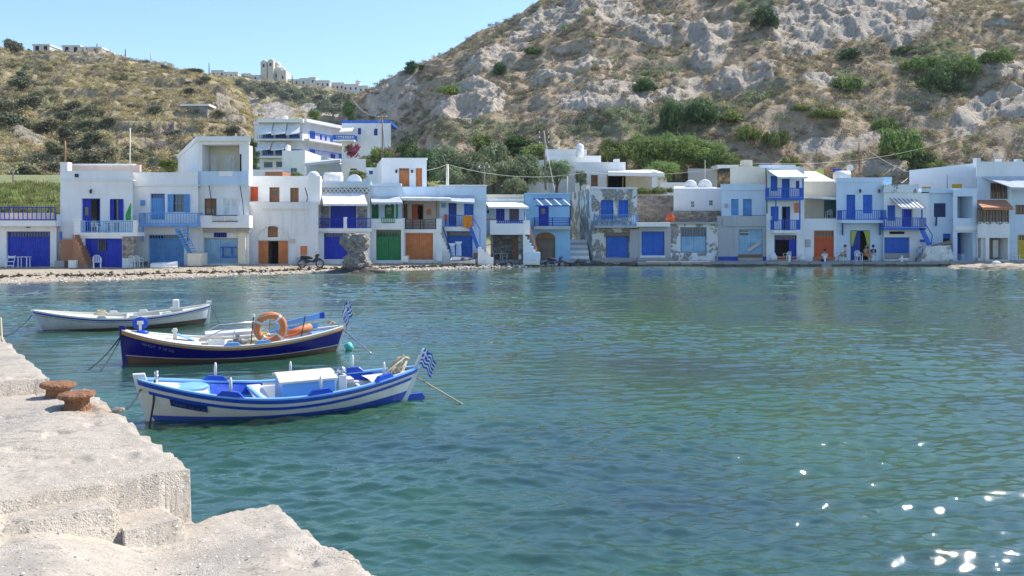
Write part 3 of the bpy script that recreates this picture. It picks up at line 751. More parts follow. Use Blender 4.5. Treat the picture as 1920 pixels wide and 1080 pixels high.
h.box('pillar', 142, 151, 413, 443, WHITE, -1.36, -1.1); h.box('pillar', 249, 256, 413, 443, WHITE, -1.36, -1.1)
h.box('terrace_wall', 139, 142.2, 413, 500, WHITE, -1.3, 0)
h.coping(113, 250, 337, WHITE); h.box('parapet_pillar', 113, 127, 304, 321, WHITE, .02, .6)
h.box('roof_wall', 127, 262, 309, 322, PINK, 3.5, 3.8, label='pinkish parapet wall of the roof terrace'); h.box('roof_wall', 127, 250, 307, 310, WHITE, 3.4, 3.9)
h.lamp(170, 360); h.box('stone_patch', 229.5, 251, 443.5, 484, RUBBLE, -1.34, -1.1, label='bare stone pier beside the garage'); h.box('wall_box', 140, 146, 326, 332, DARKI, -.1, 0)

# --- C: light blue balcony house
h = House('white house with light blue balcony, light blue door and open shutters', 62.6, 247, 373, 498)
h.wall(248, 371, 323, 499, WHITE, [(282, 363, 309, 412), (324, 364, 346, 398), (278, 440, 345, 499)], depth=7)
h.coping(247, 373, 347, WHITE, h=1.6)
h.door(282, 363, 309, 412, LTB, trans=7, framemat=MIDB); h.window(324, 364, 346, 398, LTB, kind='open', nb=2)
h.door(278, 440, 345, 499, LTB, trans=7, leaves=2, name='garage_door')
bal = h.balcony(260, 371, 399, 421, 425, 1.1, LTB, LTB, sp=.2, rw=.06)
for px in (268, 352): mb = MB(); mb.beam(P(px, 425, 61.6), P(px, 453, 61.6), .09); mb.beam(P(px, 426, 61.6), P(px, 452, 62.55), .08); mb.build('bracket', LTB, bal)
mb = MB(); mb.sheet([P(328, 428, 61.4), P(336, 428, 61.4), P(361, 476, 61.4), P(353, 476, 61.4)], .12); ld = mb.build('wooden_stairs', LTB, h.r)
mb = MB(); mb.beam(P(342, 424, 61.0), P(362, 460, 61.0), .06); mb.beam(P(348, 430, 61.0), P(344, 445, 61.0), .05); mb.beam(P(356, 448, 61.0), P(352, 462, 61.0), .05); mb.build('handrail', LTB, ld)
for i in range(9):
    t = (i+.5)/9; mb = MB(); p = P(332+25*t, 430+44*t, 60.9); mb.box(p.x-.22, p.x+.22, 60.9, 61.7, p.z-.03, p.z+.03); mb.build('step', LTB, ld)
h.box('stair_base', 351, 376, 475, 499, CREAM, -1.9, -.5, bevel=.03); h.box('meter_box', 263, 271, 375, 385, LTB, -.12, 0, bevel=.01)

# --- D: tall house with the tower room
h = House('tall white house with roof loggia room and pale blue garage', 63, 345, 467, 498)
h.wall(372, 467, 347, 498, WHITE2, [(383, 372, 406, 404), (419, 372, 447, 403), (381, 446, 446, 494)], depth=7)
h.door(383, 372, 406, 404, BROWNW, pane=(387, 391, 402, 403)); h.window(419, 372, 447, 403, WPAINT)
h.door(381, 446, 446, 494, PALEBP, leaves=2, name='garage_door', framemat=GREYP, pane=(401, 433, 425, 445)); h.box('barred_window', 401, 425, 433.5, 445, DARKIN, -.02, .02)
mb = MB()
for i in range(7): x = fX(402+i*3.7, 62.96); mb.box(x-.03, x+.03, 62.93, 62.975, fZ(445, 63), fZ(433.5, 63))
mb.build('window_bars', ROYAL, h.r)
h.box('pilaster', 446.5, 460, 428, 495, CREAM, -.25, 0); h.box('pilaster', 371, 380, 428, 498, WHITE2, -.35, 0); h.box('beam', 371, 467, 427, 436, CONCR, -.3, 0)
bal = h.balcony(371, 467, 0, 404, 427, .9, WHITE, None); h.rail(397, 446, 403, 417, 61.98, NAVYI, bal, 'x', rw=.06)
# tower room: open front loggia with parapet
h.wall(372, 467, 262, 349, WHITE, [(379, 271, 462, 347)], depth=8, D=62.96, rec=1.5, flank=(334, 74), flankR=(458, 72), rise=-.4)
h.box('loggia_back', 378, 463, 269, 349, CREAM, 1.5, 1.62)
mb = MB(); c_ = [P(368, 0, 62.65), P(470, 0, 62.65), P(460, 0, 72), P(332, 0, 74.2)]; za, zb = fZ(264, 62.65), fZ(255.5, 62.65)
mb.hexa([(v.x, v.y, za-(.4 if i > 1 else 0)) for i, v in enumerate(c_)]+[(v.x, v.y, zb-(.4 if i > 1 else 0)) for i, v in enumerate(c_)]); mb.build('roof', WHITE, h.r)['label'] = 'flat white roof slab with overhanging edge'
h.box('loggia_parapet', 371, 466, 321, 347.5, BLUISH, -.12, -.01); h.box('loggia_parapet', 410, 436, 321, 330, WHITE, -.14, -.125)
h.door(381, 291, 410, 345, WPAINT, D=63+1.3, leaves=2); h.window(422, 291, 440, 324, WPAINT, D=63+1.35)
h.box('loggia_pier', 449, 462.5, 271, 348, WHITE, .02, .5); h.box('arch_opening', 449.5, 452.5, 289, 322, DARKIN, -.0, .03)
mb = MB(); mb.tube([P(392, 347.5, 62.8), P(396, 375, 62.75), P(397, 402, 62.1)], .03, 6); mb.tube([P(450, 348, 62.8), P(455, 378, 62.6), P(457, 402, 62.2)], .03, 6); mb.build('cable', DARKI, h.r)
mb = MB(); Y = 62.88; mb.beam(P(414, 463.5, Y), P(443, 463.5, Y), .12); mb.beam(P(414, 482, Y), P(443, 482, Y), .1); mb.beam(P(418, 464, Y), P(418, 482, Y), .12); mb.beam(P(435, 464, Y), P(435, 482, Y), .12); mb.build('door_brace', MIDB, h.r)

# --- E: white house with blind arch and orange garage doors
h = House('white arch fronted house with orange garage doors standing open and barred orange terrace', 64.5, 460, 600, 496)
h.wall(460, 597, 379, 497, WHITE2, [(502, 424, 521, 445), (483, 450, 542, 495)], depth=2.5)
h.wall(462, 600, 330, 394, WHITE, [(469, 350, 484, 377), (505, 351, 524, 392), (544, 352, 560, 383)], D=67, depth=6)
h.window(469, 350, 484, 377, REDOR, D=67); h.window(544, 352, 560, 383, BROWNW, D=67); h.door(505, 351, 524, 392, BROWNW, D=67, pane=(511, 357, 519, 366))
h.window(502, 424, 521, 445, BROWNW, kind='board')
h.door(483, 450, 542, 495, ORANGE, leaves=3, open_=[1], name='garage_door', framemat=WHITE2)
# blind arch, proud ring
mb = MB(); c = P(511, 450, 64.5); r0 = 1.18
pts = [(c.x+r0*math.cos(a), 64.46, c.z-.05+.98*r0*math.sin(a)) for a in np.linspace(0, math.pi, 15)]
mb.tube(pts, .06, 6); mb.build('arch_moulding', WHITE2, h.r)
par = h.box('terrace_edge', 492, 577, 391, 395, CREAM, -.04, .25); h.rail(494, 576, 378.5, 391.5, 64.55, BROWNW, par, 'bars', .2, .05)
h.box('meter_box', 545, 552, 448, 456, PINK, -.1, 0); h.box('small_door', 563, 576, 461, 478, ORANGE, -.06, 0, label='small orange cupboard door in the wall'); h.box('cupboard_frame', 561, 578, 459, 480, WHITE, -.03, -.001)
h.box('gate_pillar', 577, 600, 330, 384, WHITE, 1.0, 1.6); h.box('cupboard_step', 556, 566, 485, 496, GREYP, -.6, -.05)
mb = MB(); mb.ball(P(588, 331, 65.8), .42, 12, 1.15, .8, 1.0); mb.build('pillar_finial', WHITE, h.r, smooth=True)
mb = MB(); mb.tube([P(572, 352, 66), P(577, 370, 65.8), P(573, 386, 65.4)], .04, 6); mb.tube([P(583, 350, 66), P(577, 366, 65.8), P(581, 384, 65.4)], .04, 6); mb.build('pipe', DARKI, h.r)

# --- F: house with lattice frieze and white awning
h = House('white house with stone frieze, white awning and royal blue balcony railing', 65.6, 595, 695, 492)
h.wall(596, 694, 343, 432, WHITE2, [(619, 383, 668, 431)], depth=7, D=66.6)
h.wall(595, 694, 430, 496, WHITE, [(607, 437, 664, 486)], depth=1.02, D=65.6)
h.door(619, 383, 668, 431, ROYAL, D=66.6, leaves=2); h.door(607, 437, 664, 486, ROYAL, D=65.6, leaves=2, trans=7, name='garage_door')
for a, b in ((602, 617.5), (669.5, 688)): h.box('stone_panel', a, b, 384, 431, RUBGREY, .93, 1.0)
h.box('frieze', 600, 692, 352, 363, RUBGREY, .9, .99, label='grey stone frieze under a white lattice')
mb = MB()
for i in range(12):
    a = 600+i*7.6; mb.beam(P(a, 362, 66.42), P(a+7.6, 353, 66.42), .05); mb.beam(P(a, 353, 66.38), P(a+7.6, 362, 66.38), .05)
mb.build('lattice', WPAINT, h.r)
h.awning([(603, 362, 66.5), (682, 362, 66.5), (689, 383, 64.9), (606, 383, 64.9)], AWN)
bal = h.balcony(592, 697, 409, 428, 434, .25, WHITE, ROYAL, D=65.6, side=False, xr0=597, xr1=644, sp=.14, rw=.06)
h.rail(650, 696, 409, 428, 65.4, ROYAL, bal, 'bars', .14, .06); h.box('pillar', 644, 650, 407, 429, WHITE, -.3, -.1); h.box('pillar', 592, 597, 407, 434, WHITE, -.3, -.1)
h.box('plinth', 595, 694, 486.5, 500, WHITE2, -.3, 0); h.box('pilaster', 664.5, 692, 437, 487, WHITE, -.1, -.001)
for cx, r, nm in ((590, 14, 0), (664, 14, 0)):
    mb = MB(); X = fX(cx, 67.2); Zc = fZ(344, 67.2); rr = r*67.2/FP
    mb.prism([(X+rr*math.cos(a), Zc+rr*1.25*math.sin(a)) for a in np.linspace(0, math.pi, 13)], 67.2, 67.55); mb.build('parapet_arch', WHITE, h.r, bevel=.04)
h.box('roof_edge', 596, 695, 340, 346, BLUISH, .93, 1.4)
# water tanks on the roof
tk = thing('water_tank', 'large white cylindrical water tank lying between the two round parapets', 'water tank', P(625, 343, 68.5)); mb = MB(); c = P(625, 334, 68.5)
mb.tube([c+Vector((-.74, 0, 0)), c+Vector((-.68, 0, 0)), c+Vector((.68, 0, 0)), c+Vector((.74, 0, 0))], [.3, .46, .46, .3], 18); mb.build('tank', AWN, tk, smooth=True)
mb = MB(); mb.box(c.x-.6, c.x-.45, 68.1, 68.9, c.z-.6, c.z-.2); mb.box(c.x+.45, c.x+.6, 68.1, 68.9, c.z-.6, c.z-.2); mb.build('stand', WHITE, tk)
mb = MB(); mb.cyl(c+Vector((-.2, 0, .42)), .12, .1, 10); mb.build('filler_cap', GREYP, tk)

# --- G: green doors
h = House('narrow house with green garage, green doors and scalloped grey awning', 66.8, 693, 757, 488)
h.wall(694, 754, 346, 412, PALEB, [(697, 380, 710, 412), (721, 380, 739, 412)], depth=6, D=67.8)
h.wall(694, 757, 410, 489, WHITE, [(705, 431, 752, 488)], depth=1.02)
h.door(697, 380, 710, 412, GREEN, D=67.8); h.door(721, 380, 739, 412, GREEN, D=67.8, pane=(725.5, 389, 734, 401)); h.door(705, 431, 752, 488, GREEN, trans=13, leaves=2, name='garage_door')
bal = h.balcony(696, 757, 0, 410, 430, .2, WHITE, None); h.rail(715, 741, 408, 419, 66.55, GREEN, bal, 'bars', .16, .06); h.box('post', 742, 746, 383, 412, GREEN, .1, .25)
aw = h.awning([(694, 369, 67.7), (749, 369, 67.7), (755, 380, 66.2), (697, 380, 66.2)], GREYC)
for i in range(6):
    a = P(698+i*9.3, 381, 66.15); mb = MB(); mb.prism([(a.x, a.z), (a.x+.2, a.z-.17), (a.x+.36, a.z)], 66.15, 66.18); mb.build('scallop', GREYC, aw)
h.box('roof_edge', 693, 752, 344, 349, PALEB, .8, 1.2); h.box('step', 752, 764, 480, 491, WHITE, -.9, 0)
# --- H: white cube upstairs
h = House('white cube shaped upper house with orange door and orange shutters', 72, 707, 800, 352)
h.wall(716, 800, 297.5, 356, WHITE, [(748, 315, 767.5, 354), (779.5, 315, 791.5, 350)], flank=(706.5, 79), depth=7)
h.door(748, 315, 767.5, 354, ORANGE, trans=5); h.window(779.5, 315, 791.5, 350, ORANGE)
h.lamp(743, 322); h.lamp(772.5, 322); h.box('roof_edge', 715.5, 800.5, 296, 299.5, WHITE, -.05, .3)
# --- I: veranda house with orange garage
h = House('white house with long flat canopy, pink veranda and orange garage', 67.6, 752, 826, 487)
h.wall(752, 826, 350, 372, PALEB, [], depth=7, D=69.3)
h.wall(752, 826, 371, 438, PINK, [(772, 383, 794, 412), (757, 382, 764, 410)], depth=5, D=69.3)
h.wall(752, 826, 434, 489, WHITE, [(760, 437, 812, 487)], depth=1.7)
h.door(772, 383, 794, 412, REDOR, D=69.3, leaves=2, open_=[1], framemat=BROWNW); h.door(757, 382, 764, 410, BROWNW, D=69.3); h.box('wall_niche', 801, 808, 392, 402, ORANGE, 1.6, 1.7, label='small orange niche on the veranda wall')
h.door(760, 437, 812, 487, ORANGE, leaves=2, name='garage_door')
bal = h.balcony(752, 828, 411, 430, 436, .15, WHITE, DARKI, side=False, xr0=759, xr1=818, style='horizontal', rw=.035); h.box('pillar', 818, 828, 410, 436, WHITE, -.17, .05); h.box('pillar', 752, 759, 409, 436, WHITE, -.17, .05)
cp = h.awning([(752, 371, 69.2), (842, 371, 69.2), (846, 374, 67.2), (750, 373, 67.2)], WPAINT, name='canopy', th=.09)
for px in (757, 818): mb = MB(); mb.beam(P(px, 375, 67.5), P(px, 411, 67.5), .05); mb.build('canopy_post', DARKI, cp)
h.box('step_block', 818, 829, 470, 490, WHITE2, -.6, 0)
# --- J: pale blue house with orange towel
h = House('pale blue house with blue balcony, tall blue garage and stairs on both sides', 69, 826, 912, 486)
h.wall(824, 912, 348, 487, PALEB, [(841, 380, 856, 426), (870, 378, 888, 406), (838, 434, 886, 485)], depth=7)
h.coping(823, 913, 346.5, WHITE, h=2.5)
h.door(841, 380, 856, 426, DEEP); h.window(870, 378, 888, 406, MIDB, kind='board'); h.door(838, 434, 886, 485, MIDB, trans=8, leaves=2, name='garage_door')
bal = h.balcony(834, 887, 403, 425, 433, .95, WHITE2, MIDB, sp=.15, rw=.06)
h.awning([(835, 367, 68.9), (889, 367, 68.9), (890, 380, 67.7), (834, 377, 67.7)], GREYC)
h.stairs(848, 488, 822, 433, 8, -1.5, -.95, WHITE)
mb = MB(); mb.sheet([P(878, 424, 67.9), P(885, 424, 67.9), P(900, 466, 67.9), P(893, 466, 67.9)], .1); ld = mb.build('blue_stairs', MIDB, h.r)
mb = MB(); mb.beam(P(886, 408, 67.7), P(900, 430, 67.7), .06); mb.beam(P(900, 430, 67.7), P(900, 463, 67.7), .06); mb.build('handrail', MIDB, ld)
h.stairs(925, 488, 896, 463, 5, -1.6, -.6, WHITE); h.box('meter_box', 828, 835, 382, 389, LTB, -.1, 0)
mb = MB(); mb.beam(P(830, 425, 67.3), P(845, 470, 67.3), .07); mb.beam(P(845, 470, 67.3), P(846, 487, 67.3), .07); mb.build('handrail', NAVYI, h.r)
# --- K: awning house with the open dark boat store
h = House('white house with white awning, stone piers and open dark boat store', 69.6, 912, 993, 486)
h.wall(911, 984, 378, 441, PALEB, [(930, 389, 946, 414), (955, 389, 973, 416)], D=71, depth=6)
h.wall(911, 984, 372, 379, WHITE, [], D=71, depth=6, name='parapet')
h.wall(920, 994, 437, 487, RUBGREY, [(925, 441, 972, 487)], depth=1.4, rec=4.0, label='grey stone front wall of the boat store')
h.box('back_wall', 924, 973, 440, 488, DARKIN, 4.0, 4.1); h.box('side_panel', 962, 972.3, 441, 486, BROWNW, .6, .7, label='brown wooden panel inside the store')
h.window(930, 389, 946, 414, ROYAL, D=71, kind='board'); h.door(955, 389, 973, 416, DEEP, D=71)
mb = MB()
for i in range(7): p = P(957, 393+i*3, 71.05); mb.box(p.x, p.x+.62, 71.1, 71.14, p.z-.03, p.z+.03)
mb.build('door_slat', BROWNW, h.r)
bal = h.balcony(919, 994, 0, 419, 440, .6, WHITE, None); h.rail(931, 982, 413, 420, 69.15, DEEP, bal, 'slats', rw=.06); h.box('pillar', 919, 931, 413, 438, WHITE, -.62, -.3); h.box('pillar', 981, 994, 413, 440, WHITE, -.62, -.3)
h.awning([(910, 379, 70.9), (975, 379, 70.9), (992, 389, 69.2), (916, 388, 69.2)], AWN, posts=[(985, 389, 415, 69.3)])
h.box('roof_trellis', 912, 984, 364.5, 371, CREAM, 1.4, 1.6, label='low patterned roof trellis')
h.box('meter_box', 913, 917, 394, 400, DEEP, -.1+1.4, 1.4)
mb = MB(); mb.beam(P(905, 411, 69.2), P(932, 411.5, 69.2), .1); mb.build('roller', BROWNW, h.r)
h.stairs(1012, 487, 981, 438, 8, -1.6, -.5, WHITE)
mb = MB(); mb.sheet([P(990, 424, 69.3), P(993, 421, 69.3), P(1010, 474, 69.3), P(1008, 479, 69.3)], .12); mb.build('stair_stringer', ORANGE, h.r)
h.box('stair_base', 983, 1013, 473, 488, PALEB, -1.7, -1.0, bevel=.02)
# --- L: sky blue house
h = House('sky blue house with dark blue balcony rails, pergola and arched brown door', 71, 993, 1070, 487)
h.wall(983, 1069, 363, 488, SKYB, [(1010, 385, 1029, 427), (1004, 446, 1041, 488)], depth=6)
h.door(1010, 385, 1029, 427, ROYAL, pane=(1015, 391, 1022, 401)); h.door(1004, 446, 1041, 488, OLDW, leaves=3, name='garage_door')
mb = MB(); c = P(1022.5, 447, 71); r = 18.5*71/FP; mb.prism([(c.x+r*math.cos(a), c.z+r*.62*math.sin(a)) for a in np.linspace(0, math.pi, 13)], 70.97, 71.05); mb.build('arch_panel', BROWNW, h.r)
bal = h.balcony(1002, 1070, 408, 424, 430, 1.0, GREYP, DEEP, style='horizontal', rw=.06)
pg = None
mb = MB(); mb.beam(P(1000, 373, 70.8), P(1057, 373, 70.8), .09); pg = mb.build('pergola', DEEP, h.r)
mb = MB(); mb.beam(P(1004, 386, 69.9), P(1071, 386, 69.9), .09); mb.build('pergola_beam', DEEP, pg)
for i in range(4): mb = MB(); mb.beam(P(1005+i*16.5, 373, 70.8), P(1018+i*17, 386, 69.9), .1, .1); mb.build('rafter', WPAINT, pg)
mb = MB(); mb.beam(P(1069, 386, 69.95), P(1069, 410, 69.95), .07); mb.build('pergola_post', DARKI, pg)
h.coping(983, 1070, 362, SKYB, h=3)
# stairs alley between the houses
sa = thing('stone_stairway', 'narrow stone stairway climbing between the sky blue house and the peeling house', 'stairway', P(1085, 490, 71))
for i in range(9):
    mb = MB(); y = 70.9+i*.34; z = .3+i*.22; mb.box(fX(1064, 71), fX(1106, 71), y, y+.36+(2 if i == 8 else 0), -.2, z); mb.build('step', GREYP if i % 2 else WHITE2, sa)
# --- N: peeling house
h = House('derelict peeling white house with pale blue balcony and blue boat store doors', 72, 1070, 1196, 489)
h.wall(1111, 1195, 353, 489, PEEL, [(1127, 375, 1150, 411), (1160, 375, 1178, 407), (1136, 442, 1179, 483)], flank=(1072, 80), depth=8)
h.door(1127, 375, 1150, 411, MIDB, leaves=2); h.window(1160, 375, 1178, 407, MIDB); h.door(1136, 442, 1179, 483, MIDB, leaves=2, name='garage_door', framemat=OLDW)
h.coping(1110, 1195, 351.5, PALEB, h=3)
bal = h.balcony(1115, 1196, 402, 423, 427, 1.0, GREYP, LTB, sp=.17, rw=.055)
h.box('lintel', 1134, 1181, 436, 442, OLDW, -.1, 0); h.box('pier', 1181, 1199, 430, 489, GREYP, -.15, 0); h.box('plinth', 1111, 1199, 483.5, 492, CONCR, -.3, 0)
h.box('cap_stone', 1100, 1106, 347, 354, CREAM, 3, 3.4)
# --- O and the stone wall behind
h = House('low grey boat store with bright blue garage and projecting white roof slab', 71.8, 1195, 1262, 488)
h.wall(1198, 1258, 424, 489, GREYP, [(1203, 434, 1246, 479)], depth=5)
h.door(1203, 434, 1246, 479, MIDB, leaves=2, name='garage_door'); h.box('roof', 1194, 1256, 417, 425, WHITE, -.9, 5, bevel=.03)
h.box('door_sill', 1200, 1248, 479, 483, WHITE2, -.15, 0); h.box('plinth', 1196, 1262, 483, 492, CONCR, -.3, 0)
w_ = thing('stone_wall', 'reddish rubble stone wall standing above the low grey boat store', 'wall', P(1230, 417, 78)); mb = MB(); mb.box(fX(1190, 78), fX(1268, 78), 78, 78.6, fZ(422, 78), fZ(368, 78)); mb.build('masonry', RUBBLE, w_)
mb = MB(); mb.box(fX(1190, 78)-.05, fX(1268, 78), 77.95, 78.65, fZ(368, 78), fZ(366.5, 78)); mb.build('cap_stones', RUBGREY, w_)
# --- P
h = House('peeling boat store with barred fanlights and washed out light blue doors', 71.9, 1258, 1346, 488)
h.wall(1257, 1346, 418, 489, PEEL, [(1276, 426, 1325, 473)], depth=5)
h.door(1276, 426, 1325, 473, PALEBP, trans=17, leaves=2, name='garage_door', framemat=LTB); h.box('roof', 1256, 1346, 416, 420, CONCR, -.25, 5)
h.box('plinth', 1257, 1340, 474, 492, PEELM, -.2, 0)
h = House('long white house with two small windows above a low rubble wall', 76, 1263, 1356, 416)
h.wall(1263, 1356, 353, 396, WHITE, [(1295, 377, 1302, 389), (1329, 375, 1337, 386)], depth=7, rise=.5); h.window(1295, 377, 1302, 389, WPAINT, kind='glass'); h.window(1329, 375, 1337, 386, WPAINT, kind='glass')
h.box('stone_base', 1262, 1350, 395, 418, RUBBLE, -.6, 0, label='brown rubble base wall')
for i, (cx, rr) in enumerate(((1295, 12), (1322, 13))):
    tk = thing('water_tank', ['left of the two round white plastic water tanks on the long white house', 'right of the two round white plastic water tanks, beside the grey slope'][i], 'water tank', P(cx, 353, 79), 'round water tanks on the long white house')
    mb = MB(); mb.tube([P(cx, 350, 78.2), P(cx, 350, 78.3), P(cx, 349, 79.6), P(cx, 349, 79.7)], [.4, rr*78/FP, rr*78/FP, .4], 18); mb.build('tank', AWN, tk, smooth=True)
# --- Q
h = House('pale blue house with two light blue openings over a grey boat store', 72, 1345, 1448, 490)
h.wall(1353, 1441, 346, 428, PALEB, [(1371, 373, 1385, 404), (1393, 373, 1410, 410)], D=73.2, depth=6)
h.window(1371, 373, 1385, 404, LTB, D=73.2, kind='board'); h.door(1393, 373, 1410, 410, LTB, D=73.2)
h.wall(1345, 1448, 405, 490, GREYP, [(1385, 430, 1430, 482)], depth=1.2, label='grey rendered ground floor with parapet')
h.door(1385, 430, 1430, 482, PALEBP, leaves=2, name='garage_door', pane=(1386, 432, 1403, 441)); h.box('door_board', 1385, 1430, 477, 483, BROWNW, -.05, 0)
mb = MB(); mb.sheet([P(1400, 468, 71.9), P(1404, 472, 71.9), P(1427, 457, 71.9), P(1424, 453, 71.9)], .06); mb.build('leaning_plank', PINK, h.r)
h.box('cornice', 1352, 1442, 345, 357, PALEB, 1.1, 1.3); h.box('plinth', 1345, 1384, 481, 492, DEEP, -.08, 0); h.box('plinth', 1431, 1447, 481, 492, DEEP, -.08, 0); h.box('beam', 1355, 1448, 405, 424, GREYP, -.12, -.01); h.box('meter_box', 1359, 1365, 382, 389, GREYP, 1.1, 1.2)
mb = MB(); mb.beam(P(1385, 405, 71.9), P(1448, 403.5, 71.9), .04); mb.build('top_rail', DARKI, h.r)
h = House('cream white block house with square chimney behind the pale blue house', 78, 1368, 1447, 350)
h.wall(1369, 1500, 312, 352, CREAM, [], depth=7, rise=.3); h.box('chimney', 1394, 1411, 300, 318, CREAM, .5, 1.6); h.box('roof_edge', 1425, 1492, 309, 315, PALEB, -.2, .2)
# --- R: three storeys
h = House('three storey white house with bright blue balconies and white top awning', 71.8, 1437, 1510, 490)
h.wall(1437, 1508, 314, 490, WHITE, [(1445, 330, 1458, 358), (1466, 335, 1481, 372), (1492, 339, 1499, 354), (1445, 387, 1460, 415), (1466, 387, 1482, 432), (1452, 441, 1494, 486)], depth=7, rec=.3)
h.window(1445, 330, 1458, 358, MIDB, kind='board'); h.door(1466, 335, 1481, 372, MIDB, leaves=2); h.window(1492, 339, 1499, 354, ROYAL, kind='glass'); h.window(1445, 387, 1460, 415, MIDB, kind='board')
h.door(1466, 387, 1482, 432, DEEP, leaves=2, open_=[0]); h.door(1452, 441, 1494, 486, ROYAL, trans=8, leaves=3, open_=[0, 1], name='garage_door')
h.balcony(1441, 1507, 352, 371, 375, 1.0, MIDB, MIDB, rw=.06, sp=.15); bal = h.balcony(1451, 1501, 412, 432, 437, 1.0, WHITE, MIDB, rw=.06, sp=.15)
h.awning([(1440, 320, 71.7), (1494, 319, 71.7), (1514, 332, 70.2), (1458, 332, 70.2)], AWN)
for (px, a, b) in ((1455, 375, 412), (1506, 333, 371), (1500, 376, 413)): tpost(h, px, a, b, 70.8, MIDB)
mb = MB(); mb.beam(P(1436, 315, 71.7), P(1438, 400, 71.7), .07); mb.build('downpipe', DARKI, h.r)
h.box('bench_board', 1453, 1494, 481, 484, ORANGE, -.5, -.1)
lp = h.box('hanging_cloth', 1489, 1498, 380, 399, ORANGE, -.6, -.57, label='orange curtain hanging on the second floor balcony')
# --- S
h = House('cream terrace house with thin canopy above a white wall and orange garage', 72, 1508, 1568, 490)
h.wall(1508, 1568, 410, 490, WHITE, [(1526, 432, 1564, 482)], depth=2.2); h.wall(1506, 1568, 340, 412, CREAM, [(1545, 375, 1568, 408)], D=74.2, depth=5, rise=1.2)
h.window(1545, 375, 1568, 408, paint('teal_paint', (.06, .20, .22), .5), D=74.2, kind='board')
h.door(1526, 432, 1564, 482, REDOR, trans=11, leaves=2, name='garage_door', framemat=ORANGE)
h.awning([(1506, 369, 74.1), (1568, 371, 74.1), (1568, 372, 72.2), (1494, 368, 72.2)], AWN, name='canopy', th=.06)
h.box('meter_box', 1511, 1520, 449, 463, GREYP, -.12, 0); h.box('door_sill', 1524, 1566, 481.5, 487, ORANGE, -.2, 0); h.box('bench', 1510, 1524, 479, 491, WHITE, -1.0, -.3)
tpost(h, 1505, 376, 400, 71.9, GREEN, .1)
# --- T
h = House('light blue house with yellow curtained doorway and long blue bracketed balcony', 72, 1568, 1660, 490)
h.wall(1568, 1657, 334, 490, PALEB, [(1587, 365, 1604, 412), (1618, 365, 1636, 400), (1595, 432, 1631, 488)], depth=7, rec=.3)
h.door(1587, 365, 1604, 412, MIDB); h.window(1618, 365, 1636, 400, MIDB, kind='board'); h.door(1595, 432, 1631, 488, DEEP, leaves=2, open_=[1], name='garage_door')
bal = h.balcony(1578, 1662, 394, 413, 418, 1.0, PALEB, MIDB, rw=.06, sp=.16)
for px in (1580, 1650): mb = MB(); mb.beam(P(px, 418, 71), P(px, 440, 71.9), .08); mb.beam((fX(px, 71.9), 71.9, fZ(418, 71.9)), (fX(px, 71.9), 71.9, fZ(441, 71.9)), .08); mb.build('bracket', DEEP, bal)
h.coping(1568, 1657, 333, PALEB, h=9, proj=.05); h.lamp(1613, 359); h.lamp(1649, 359)
YCUR = paint('yellow_green_cloth', (.52, .55, .10), .9, .2)
for sgn, a, b in ((1, 1596, 1607), (-1, 1630, 1619)):
    pts = []
    mb = MB(); n = 8
    for i in range(n):
        xa = a+(b-a)*i/n; xb = a+(b-a)*(i+1)/n; d1 = .03*(i % 2)
        f0 = a+(b-a)*i/n*.35; f1 = a+(b-a)*(i+1)/n*.35
        mb.sheet([P(f0, 462+3*0, 71.9-d1), P(f1, 462-i*1.2, 71.9-.03+d1), P(xb, 433, 71.9-.03+d1), P(xa, 433, 71.9-d1)], .012)
    mb.build('curtain', YCUR, h.r)
# --- U
h = House('white house with ragged shade canopy, blue balcony and blue outside stairs', 71.6, 1657, 1742, 490)
h.wall(1657, 1742, 360, 490, WHITE, [(1664, 385, 1679, 414), (1691, 391, 1711, 426), (1658, 445, 1706, 486)], depth=7)
h.wall(1656, 1722, 346, 361, PEELM, [], D=71.5, depth=.5, name='parapet', label='peeling grey roof parapet')
h.window(1664, 385, 1679, 414, MIDB, kind='board'); h.door(1691, 391, 1711, 426, ROYAL, leaves=2); h.door(1658, 445, 1706, 486, MIDB, leaves=3, name='garage_door')
h.box('door_wash', 1658, 1706, 475, 485, CONCR, .05, .09, label='bare salt worn foot of the blue garage door')
bal = h.balcony(1658, 1737, 408, 427, 431, 1.0, MIDB, MIDB, rw=.06, sp=.18)
h.awning([(1670, 373, 71.5), (1716, 374, 71.5), (1736, 390, 70.3), (1690, 389, 70.3)], AWN, name='shade_canopy')
for i in range(7): mb = MB(); mb.beam(P(1668+i*8, 371+i*.4, 71.45), P(1688+i*8, 390, 70.2), .045); mb.build('cane', OLDW, h.r)
for px in (1693, 1729): tpost(h, px, 389, 410, 70.5, MIDB)
mb = MB(); mb.sheet([P(1722, 428, 70.7), P(1731, 428, 70.7), P(1746, 458, 70.7), P(1739, 462, 70.7)], .1); ld = mb.build('blue_stairs', MIDB, h.r)
mb = MB(); mb.beam(P(1735, 420, 70.6), P(1748, 441, 70.6), .06); mb.beam(P(1748, 441, 70.6), P(1746, 458, 70.6), .06); mb.build('handrail', MIDB, ld)
h.box('vent', 1668, 1696, 434, 439, DARKIN, -.02, .02); h.box('meter_box', 1726, 1735, 449, 454, MIDB, -.12, 0)
